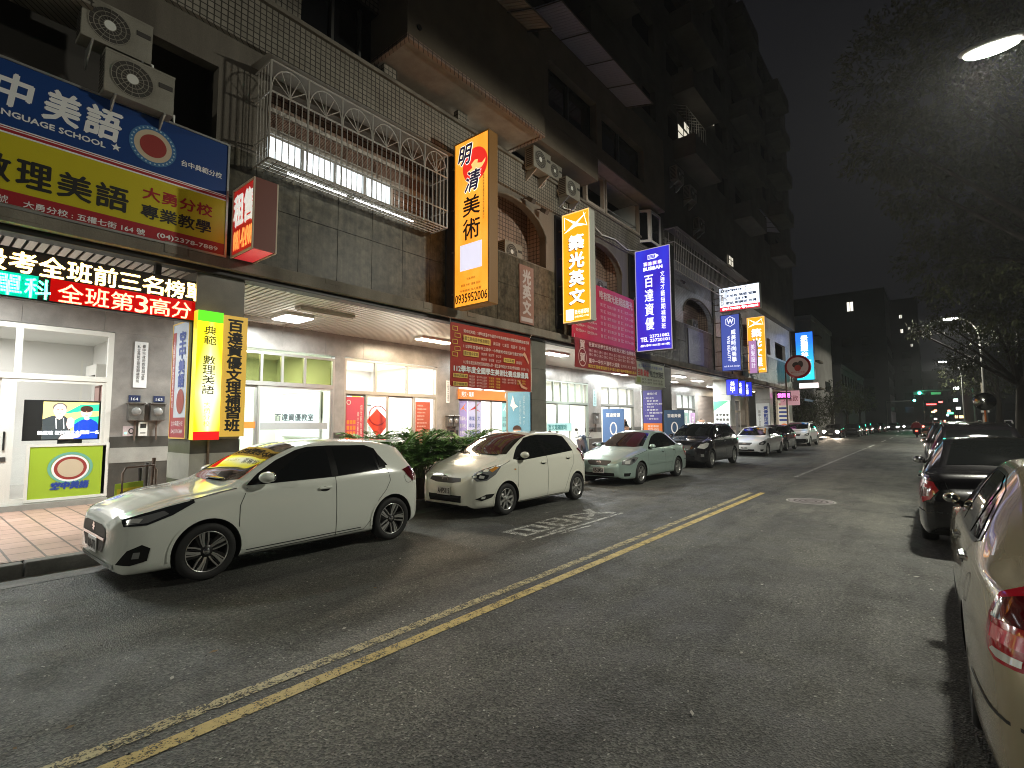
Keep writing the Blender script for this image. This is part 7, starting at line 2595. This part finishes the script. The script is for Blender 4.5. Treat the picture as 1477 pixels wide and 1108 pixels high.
# ================================================================ SCOOTERS AND PEOPLE
def scooter(label, x, y, rz, col, group='parked scooters under the arcade'):
    t = thing('scooter', label, 'scooter', (0, 0, 0), group, local=True)
    P_ = paint('scooter_%d' % len(MT), col, .3)
    for sx in (.62, -.62):
        q = MB()
        q.lathe([(.14, -.05), (.2, -.055), (.235, -.03), (.235, .03), (.2, .055), (.14, .05)], TYRE, 24, 'y', (sx, 0, .235))
        q.lathe([(0, -.04), (.14, -.035), (.14, .035), (0, .04)], ALLOY, 16, 'y', (sx, 0, .235))
        q.build('wheel', t)
    q = MB()
    pf = Fr((0, .16, 0), (1, 0, 0))
    q.prism(pf, [(.42, .35), (.62, .95), (.5, .98), (.28, .32), (-.1, .27), (-.2, .62), (-.78, .74), (-.85, .62), (-.5, .4), (-.25, .22), (.3, .2)], [], 0, .32, P_)
    q.ball((.6, 0, .47), .17, .07, .13, P_)
    q.ball((.5, 0, 1.02), .12, .14, .1, P_)
    q.build('bodywork', t, bevel=.03)
    q = MB()
    q.ball((-.42, 0, .77), .42, .15, .08, BLK)
    q.build('seat', t)
    q = MB()
    q.tube([(.45, -.33, 1.02), (.48, 0, 1.05), (.45, .33, 1.02)], .018, BLK, 6)
    q.tube([(.62, 0, .25), (.5, 0, 1.0)], .03, GRILL, 6)
    q.build('handlebar', t)
    for s in (1, -1):
        q = MB()
        q.tube([(.45, s * .2, 1.04), (.42, s * .3, 1.24)], .008, BLK, 5)
        q.ball((.42, s * .32, 1.27), .012, .075, .05, GRILL, 10, 6)
        q.build('mirror', t)
    q = MB()
    q.ball((.6, 0, .98), .05, .08, .06, LAMPW, 10, 6)
    q.build('headlight', t)
    q = MB()
    q.ball((-.84, 0, .66), .03, .09, .04, TAIL, 10, 6)
    q.build('taillight', t)
    t.location = (x, y, .15)
    t.rotation_euler = (0, 0, rz)
    return t
scooter('silver scooter with tall mirrors between the compact car and the pale green sedan', -7.75, 11.2, -1.9, (.5, .5, .52))
scooter('dark scooter standing deeper under the arcade past the silver one', -9.2, 13.1, -2.2, (.03, .03, .04))
scooter('blue grey scooter parked beside the standing blue board', -8.9, 15.0, -1.7, (.1, .13, .2))
scooter('black scooter with the reading passer-by beside it', -8.8, 17.9, -2.0, (.02, .02, .02))
scooter('dark scooter nosed in by the third dark pillar', -8.7, 22.8, -1.8, (.04, .04, .05))
def person(label, x, y, z, rz, shirt, trousers, pose):
    """one skinned figure; joints listed from the pelvis outwards"""
    t = thing('person', label, 'person', (0, 0, 0), None, local=True)
    J, E2 = pose
    def skin(name, js, es, m, sub=2):
        me = bpy.data.meshes.new(name)
        me.from_pydata([j[0] for j in js], es, [])
        o = bpy.data.objects.new(name, me)
        COL.objects.link(o)
        md = o.modifiers.new('skin', 'SKIN')
        sk = me.skin_vertices[0].data if me.skin_vertices else None
        if not me.skin_vertices:
            bmx = bmesh.new()
            bmx.from_mesh(me)
            lay = bmx.verts.layers.skin.verify()
            bmx.verts.ensure_lookup_table()
            for v, j in zip(bmx.verts, js):
                v[lay].radius = (j[1], j[1] * (j[2] if len(j) > 2 else 1))
            bmx.verts[0][lay].use_root = True
            bmx.to_mesh(me)
            bmx.free()
        s2 = o.modifiers.new('s', 'SUBSURF')
        s2.levels = s2.render_levels = sub
        dg = bpy.context.evaluated_depsgraph_get()
        dg.update()
        m2 = bpy.data.meshes.new_from_object(o.evaluated_get(dg))
        bpy.data.objects.remove(o)
        m2.materials.clear()
        for mm in m:
            m2.materials.append(mm)
        for p in m2.polygons:
            p.use_smooth = True
        return m2
    me = skin('body', J, E2, [SKINM, shirt, trousers])
    for p in me.polygons:
        c = p.center
        d, best = 9, 0
        for j in J:
            dd = (Vector(j[0]) - c).length
            if dd < d:
                d, best = dd, j[3]
        p.material_index = best
    o = bpy.data.objects.new('body', me)
    COL.objects.link(o)
    o.parent = t
    hp = Vector([j for j in J if j[3] == 0][0][0])
    q = MB()
    q.ball(hp + Vector((-.015, 0, .045)), .105, .085, .1, mat('black_hair', (.01, .008, .007), .6), 14, 10)
    q.build('hair', t)
    q = MB()
    for s in (1, -1):
        q.ball(hp + Vector((.092, s * .033, .01)), .01, .014, .008, BLK, 8, 6)
    q.ball(hp + Vector((.105, 0, -.02)), .018, .014, .022, SKINM, 8, 6)
    q.ball(hp + Vector((.09, 0, -.06)), .01, .025, .007, mat('lip', (.35, .13, .1), .5), 8, 6)
    q.build('face', t)
    t.location = (x, y, z)
    t.rotation_euler = (0, 0, rz)
SKINM = mat('skin', (.5, .3, .2), .5)
def pose(head_fwd, arms):
    J = [((0, 0, .95), .14, .75, 2), ((.0, 0, 1.15), .14, .8, 1), ((.02, 0, 1.36), .16, .75, 1), ((.02 + head_fwd * .4, 0, 1.48), .055, 1, 1), ((.03 + head_fwd, 0, 1.6), .09, 1.1, 0), ((.03 + head_fwd, 0, 1.68), .08, 1, 0)]
    E2 = [(0, 1), (1, 2), (2, 3), (3, 4), (4, 5)]
    for s in (1, -1):
        b = len(J)
        e, h = arms
        J += [((.02, s * .19, 1.38), .06, 1, 1), ((e[0], s * .25, e[1]), .048, 1, 1), ((h[0], s * .17, h[1]), .036, 1, 0)]
        E2 += [(2, b), (b, b + 1), (b + 1, b + 2)]
        f = len(J)
        for k in range(4):
            J.append(((h[0] + .07 + .004 * k, s * (.15 + .014 * k), h[1] - .03 - .01 * abs(k - 1.5)), .009, 1, 0))
            E2.append((b + 2, f + k))
        J.append(((h[0] + .04, s * .12, h[1] + .01), .009, 1, 0))
        E2.append((b + 2, f + 4))
        g = len(J)
        J += [((.0, s * .1, .85), .095, 1, 2), ((.03, s * .11, .48), .06, 1, 2), ((.0, s * .11, .09), .045, 1, 2), ((.13, s * .12, .045), .038, 1, 2)]
        E2 += [(0, g), (g, g + 1), (g + 1, g + 2), (g + 2, g + 3)]
    return J, E2
person('person in a black jacket looking down beside the blue standing board', -10.2, 19.6, .15, -1.2, mat('black_jacket', (.012, .012, .014), .7), mat('dark_trousers', (.02, .02, .025), .8), pose(.09, ((.05, 1.12), (.24, 1.1))))
person('person in a white shirt and reddish trousers at the lit far doorway', -11.6, 33.3, .15, -1.0, mat('white_shirt', (.6, .6, .6), .8), mat('red_trousers', (.25, .07, .06), .8), pose(.03, ((.02, 1.12), (.2, 1.2))))
person('person with short dark hair seen over the bonnet of the black people carrier', -10.9, 25.5, .15, -1.2, mat('grey_shirt', (.1, .1, .11), .8), mat('dark_trousers', (.02, .02, .025), .8), pose(.04, ((.02, 1.12), (.15, .9))))
# rider on the road far off, tail lamp glowing
s_ = scooter('motor scooter riding away down the lane with its tail lamp glowing red', -1.32, 66.8, PI / 2, (.25, .02, .02), None)
s_.location.z = 0
q = MB()
q.ball((-.87, 0, .68), .03, .1, .05, emat('tail_lamp_on', (1, .08, .05), 9), 10, 6)
q.build('tail_lamp_glow', s_)
J = [((-.3, 0, .86), .15, .8, 2), ((-.25, 0, 1.05), .15, .8, 1), ((-.18, 0, 1.27), .16, .7, 1), ((-.14, 0, 1.4), .06, 1, 1), ((-.1, 0, 1.52), .11, 1.1, 0), ((-.1, 0, 1.6), .1, 1, 0)]
E2 = [(0, 1), (1, 2), (2, 3), (3, 4), (4, 5)]
for s in (1, -1):
    b = len(J)
    J += [((-.16, s * .19, 1.28), .06, 1, 1), ((.1, s * .27, 1.08), .05, 1, 1), ((.4, s * .28, 1.04), .04, 1, 0), ((-.1, s * .12, .82), .09, 1, 2), ((.2, s * .13, .7), .06, 1, 2), ((.15, s * .13, .3), .05, 1, 2)]
    E2 += [(2, b), (b, b + 1), (b + 1, b + 2), (0, b + 3), (b + 3, b + 4), (b + 4, b + 5)]
person('rider in a red jacket and helmet on the scooter far down the lane', -1.32, 66.8, 0, PI / 2, mat('red_jacket', (.3, .02, .03), .7), mat('dark_trousers'), (J, E2))

# ================================================================ FAR END OF THE STREET
def block(name, label, x0, x1, y0, y1, h, m, lit=(), bands=0, cat='building'):
    t = thing(name, label, cat, ((x0 + x1) / 2, (y0 + y1) / 2, 0))
    q = MB()
    q.box(x0, x1, y0, y1, 0, h, m)
    q.box(x0 - .15, x1 + .15, y0 - .15, y1 + .15, h, h + .5, m)
    q.build('wall', t)
    pr = []
    for k in range(bands):
        z = 3.5 + k * 3.2
        for f_, n_ in ((0, int((y1 - y0) / 3.2)), (1, int((x1 - x0) / 3.2))):
            for j in range(n_):
                if len([w_ for w_ in t.children]) > 95:
                    continue
                if len(pr) <= f_:
                    q = MB()
                    q.box(-.05, .03, -.8, .8, 0, 1.5, PANED)
                    wn = bpy.data.objects.new('window', q.build('window').data)
                    bpy.data.objects.remove(bpy.data.objects['window']) if False else None
                    pr.append(wn.data)
                    bpy.data.objects.remove(wn)
                    bpy.data.objects.remove([o_ for o_ in bpy.data.objects if o_.data == pr[-1]][0])
                wn = bpy.data.objects.new('window', pr[f_])
                COL.objects.link(wn)
                wn.parent = t
                p_ = Vector((x1, y0 + 1.8 + j * 3.2, z) if f_ == 0 else (x0 + 1.8 + j * 3.2, y0, z)) - wo(t)
                wn.location = p_
                wn.rotation_euler = (0, 0, 0 if f_ == 0 else -PI / 2)
    for (fx, z, wd, hh, s) in lit:
        q = MB()
        f = FYm(fx, y0 - .04, z)
        q.rect(f, 0, wd, 0, hh, 0, emat('far_lit_window_%d' % s, (1, .93, .8), s * .5))
        for k in range(3):
            q.fbox(f, wd * k / 2 - .05, wd * k / 2 + .05, 0, hh, .01, .03, ALUD)
        q.build('lit_window', t)
    return t
PALEB = nmat('pale_render', (.3, .28, .26), (.4, .38, .36), .6, .85)
t = block('corner_building', 'plain pale building with blank end wall past the turquoise light box', -22, -9.6, 62, 76, 12.6, PALEB)
q = MB()
for z in (5.2, 8.2, 11.0):
    q.box(-9.62, -9.2, 64, 66.5, z, z + .18, CONCD)
    q.box(-14, -11.8, 61.6, 62.0, z + .3, z + .45, CONCD)
q.box(-9.59, -9.5, 70, 73, 5.2, 6.4, DARK)
q.build('ledge', t)
q = MB()
q.add([(-10.5, 48.5, 4.1), (-8.2, 48.5, 3.6), (-8.2, 53, 3.6), (-10.5, 53, 4.1), (-8.2, 48.5, 3.4), (-8.2, 53, 3.4)], [(0, 1, 2, 3), (1, 4, 5, 2)], mat('blue_awning_cloth', (.12, .2, .36), .6))
tag(q.build('awning'), 'small blue awning at the far end of the arcade', 'awning')
t = thing('garden_wall', 'low concrete wall under the round trees past the arcade', 'wall', (-10.2, 56, 0))
q = MB()
q.box(-10.6, -10.4, 49, 62, 0, 1.6, CONC)
q.box(-10.65, -10.35, 49, 62, 1.6, 1.68, CONC)
q.build('wall', t)
NIGHTB = nmat('night_concrete', (.05, .05, .055), (.075, .075, .08), .2, .9)
block('tower_block', 'dark tower block far off with one bright window high up', -30, -5.9, 118, 134, 26.5, NIGHTB, [(-11.9, 23.2, 1.1, 1.8, 2)], 5)
block('tower_block', 'lower dark tower with a few small lit windows near the traffic light', -9, -1.5, 150, 165, 30, NIGHTB, [(-4.9, 25.9, .55, .8, 2), (-4.8, 22.4, .55, .9, 2), (-3.4, 23, .5, .6, 1), (-3.1, 19, .5, .6, 1)], 5)
block('low_shop_block', 'low dark row of shops before the junction on the left', -26, -9.4, 82, 112, 9, NIGHTB, [(-13, 3, 2, 1.2, 1)], 2)
block('far_shop_block', 'distant dark building beyond the junction on the left', -24, -6.8, 175, 215, 14, NIGHTB, [(-9, 4, 1.5, 1.2, 2)], 3)
block('far_shop_block', 'distant dark building beyond the junction on the right', 7, 26, 140, 190, 16, NIGHTB, [(9, 6, 1.5, 1.2, 1)], 3)
block('end_building', 'dim green tinted building closing the street behind the green lights', -5, 9, 300, 320, 24, nmat('greenish_concrete', (.08, .1, .09), (.11, .13, .12), .2, .9), [], 5)
# traffic lights at the junction
t = thing('traffic_light', 'traffic light on a mast arm over the junction, showing green', 'traffic light', (4.6, 96, 0))
q = MB()
q.tube([(4.6, 96, 0), (4.6, 96, 6.4)], .12, MT['galvanised_pole'], 8)
q.tube([(4.6, 96, 6.1), (-1.6, 96, 6.1)], .07, MT['galvanised_pole'], 8)
q.build('mast', t)
GRN_ON = emat('green_light_on', (.02, 1, .45), 110)
q = MB()
q.box(-2.0, -.6, 95.8, 96, 5.55, 6.0, BLK)
q.build('signal_head', t)
for k, m in enumerate((mat('dead_lens', (.05, .01, .01), .3), MT['dead_lens'], GRN_ON)):
    q = MB()
    q.lathe([(0, -.22), (.16, -.21), (.19, -.2)], m, 18, 'y', (-1.75 + .45 * (2 - k) if k < 2 else -1.3, 96, 5.78))
    q.build('lens', t)
q = MB()
q.box(.0, 1.1, 95.85, 95.92, 5.5, 5.85, mat('street_sign_green', (.05, .3, .12), .5, 0, .25, (.15, .6, .25)))
q.build('name_board', t)
t = thing('traffic_light', 'second green traffic light, lower and farther left', 'traffic light', (-2.2, 118, 0))
q = MB()
q.tube([(-6.5, 118, 0), (-6.5, 118, 5.4), (-2.2, 118, 5.4)], .09, MT['galvanised_pole'], 8)
q.build('mast', t)
q = MB()
q.box(-2.9, -1.9, 117.8, 118, 5.2, 5.65, BLK)
q.build('signal_head', t)
q = MB()
q.lathe([(0, -.22), (.18, -.21), (.2, -.2)], GRN_ON, 18, 'y', (-2.4, 118, 5.42))
q.build('lens', t)
l = bpy.data.lights.new('signal_glow', 'POINT')
l.energy = 120
l.color = (.05, 1, .5)
l.shadow_soft_size = .3
o = bpy.data.objects.new('signal_glow', l)
COL.objects.link(o)
o.location = (-1.4, 94.5, 5.5)
# lit shop signs and lights beyond the junction: small, each its own
far = [(-9.3, 150, 5.6, 1.4, 2.2, (.5, 1, .5), 2.5, 'round green glowing shop sign far beyond the junction', 'disc'), (-5.4, 160, 4.0, .8, 2.4, (.75, .88, 1), 3, 'tall pale blue shop sign far beyond the junction', ''), (-3.9, 170, 5.8, .6, 2.6, (.2, .75, 1), 2.5, 'thin turquoise shop sign far beyond the junction', ''),
       (-7.0, 172, 8.2, 1.8, 1.6, (1, .95, .9), 2.6, 'white round lamp sign above the far shops', 'disc'), (-4.4, 155, 3.2, 1.6, .6, (1, .33, .2), 2.6, 'orange red shop sign far beyond the junction', ''), (-10.8, 150, 2.2, .7, 1.9, (1, .75, .4), 2.2, 'small amber sign far beyond the junction', ''),
       (-1.2, 190, 6.3, 2.2, .35, (1, .04, .04), 6, 'red bar of lights across the far road', ''), (1.6, 196, 7.0, .9, .45, (1, .05, .05), 6, 'second smaller red bar of lights across the far road', ''), (2.9, 170, 3.4, 1.2, .5, (.1, .9, .35), 2, 'green shop sign on the right beyond the junction', ''), (4.6, 180, 2.4, 1.8, .7, (1, .65, .3), 1.4, 'amber shop front on the right beyond the junction', ''),
       (3.4, 130, 7.6, .8, .6, (.9, 1, .95), 7, 'white lamp high on the right of the junction', ''), (3.3, 130, 5.4, .6, .5, (.7, 1, .85), 5, 'pale green lamp on the right of the junction', ''), (3.6, 130, 3.9, .6, .4, (.9, 1, .9), 5, 'lowest pale lamp on the right of the junction', ''), (-13, 128, 4, 1, 1.6, (.9, .95, 1), .7, 'dim white sign among the trees on the left', ''), (-7.6, 122, .6, .9, 2.2, (.75, .8, 1), .9, 'pale upright lit sign standing on the left pavement far off', '')]
random.seed(3)
cols = ((1, .8, .5), (1, .95, .9), (1, .4, .25), (.6, .8, 1), (1, .6, .25))
for k in range(14):
    far.append((-7.5 + 11 * random.random(), 165 + 60 * random.random(), 1.5 + 4 * random.random() ** 2, .35 + .5 * random.random(), .3 + .4 * random.random(), cols[k % 5], 2.5, 'tiny coloured light among the far shop signs, too small to make out', ''))
for x, y, z, wd, h, c, s, lb, kind in far:
    t = thing('shop_light', lb, 'lit sign', (x, y, 0), 'lights beyond the junction')
    q = MB()
    m = emat('far_light_%d_%d' % (int(x * 100), int(z * 100)), c, s * 1.8)
    fr = FYm(x, y, z)
    if kind:
        q.fbox(fr, wd * .4, wd * .6, h * .3, h * .7, -.3, -.06, GRILL)
        q.disc(fr, wd / 2, h / 2, wd / 2, wd / 2, 0, m)
    else:
        q.fbox(fr, -.05, wd + .05, -.05, h + .05, -.2, -.02, GRILL)
        q.rect(fr, 0, wd, 0, h, 0, m)
    q.build('lit_face', t)
    q = MB()
    q.tube([(x + wd / 2, y + .15, 0), (x + wd / 2, y + .15, z + h * .5)], .06, GRILL, 6)
    q.build('post', t)
# oncoming traffic far away
HL = emat('far_headlamp', (1, .95, .9), 150)
HX = pk.bvh.ray_cast(Vector((5, .58, .65)), Vector((-1, 0, 0)))[0].x
for k, (x, y) in enumerate(((-1.7, 118), (-3.7, 124), (-2.2, 136), (-5.4, 112), (-6.6, 140))):
    o = copy_tree(pk.root)
    o.location = (x, y, 0)
    o.rotation_euler = (0, 0, -PI / 2)
    o['group'] = 'cars waiting at the junction'
    o['label'] = ('car at the junction with dazzling white headlamps', 'car left of the dazzling one at the junction', 'car behind the other two at the junction', 'car on the left before the junction with small lamps', 'car on the left beyond the junction with small lamps')[k]
    for s in (1, -1):
        q = MB()
        q.lathe([(0, .06), (.1, .05), (.13, 0)] if k < 3 else [(0, .06), (.07, .05), (.09, 0)], HL, 14, 'x', (HX, s * .58, .65))
        q.build('headlight_lens', o)
TX = pk.bvh.ray_cast(Vector((-5, .6, .85)), Vector((1, 0, 0)))[0].x
TL = emat('far_tail_lamp', (1, .05, .04), 45)
for k, (x, y) in enumerate(((-.55, 100), (-.4, 110), (-.9, 128))):
    o = copy_tree(pk.root)
    o.location = (x, y, 0)
    o.rotation_euler = (0, 0, PI / 2)
    o['group'] = 'cars waiting at the junction'
    o['label'] = ('car stopped at the junction with bright red tail lamps', 'car with red tail lamps on the right before the junction', 'car with red tail lamps ahead of the scooter rider')[k]
    for s in (1, -1):
        q = MB()
        q.lathe([(0, -.05), (.1, -.04), (.12, 0)], TL, 12, 'x', (TX, s * .6, .85))
        q.build('tail_lamp', o)
# posts, mirror and sign on the right pavement
t = thing('traffic_mirror', 'round convex traffic mirror on a short post behind the parked cars on the right', 'mirror', (2.9, 40, .14))
q = MB()
q.tube([(2.0, 34, .0), (2.0, 34, 2.6)], .04, ORAP, 8)
q.build('post', t)
q = MB()
q.lathe([(0, -.1), (.2, -.09), (.36, -.04), (.42, -.03), (.44, .0), (.42, .03), (0, .05)], mat('mirror_glass', (.3, .3, .28), .12, 1), 28, 'y', (2.0, 33.95, 2.6))
q.build('mirror_disc', t)
t = thing('utility_post', 'grey concrete post on the right pavement beyond the mirror', 'post', (2.9, 45, .14))
q = MB()
q.tube([(2.7, 46, .1), (2.7, 46, 4.2)], [.16, .13], CONC, 10)
q.box(2.5, 2.9, 45.8, 46.0, 2.2, 3.0, ALU)
q.build('post', t)

random.seed(5)
q = MB()
for k in range(900):
    x, y = random.uniform(-7.2, .2), -1 + 16 * random.random() ** 1.6
    r = random.uniform(.004, .014) if k > 70 else random.uniform(.015, .035)
    a = random.random() * PI
    q.add([(x + r * math.cos(a), y + r * math.sin(a), .012), (x - r * .4 * math.sin(a), y + r * .4 * math.cos(a), .016), (x - r * math.cos(a), y - r * math.sin(a), .012), (x + r * .4 * math.sin(a), y - r * .4 * math.cos(a), .01)], [(0, 1, 2, 3)], (CHIP, mat('dark_grit', (.03, .03, .028), .8), mat('dry_leaf', (.2, .13, .06), .8))[0 if k % 3 else (2 if k < 70 else 1)])
q.build('road_grit', kind='stuff')
for o in (_fo,):
    bpy.data.objects.remove(o)
# ================================================================ AIR
HAZE_D = .0007
hz = bpy.data.materials.new('haze')
hz.use_nodes = True
hz.node_tree.nodes.remove(hz.node_tree.nodes['Principled BSDF'])
pv = N(hz, 'ShaderNodeVolumePrincipled')
pv.inputs['Color'].default_value = (.9, .92, .95, 1)
pv.inputs['Density'].default_value = HAZE_D
pv.inputs['Anisotropy'].default_value = .3
L(hz, pv.outputs[0], hz.node_tree.nodes['Material Output'].inputs['Volume'])
q = MB()
q.box(-60, 60, -40, 430, -1.2, 45, hz)
q.build('haze', kind='stuff')
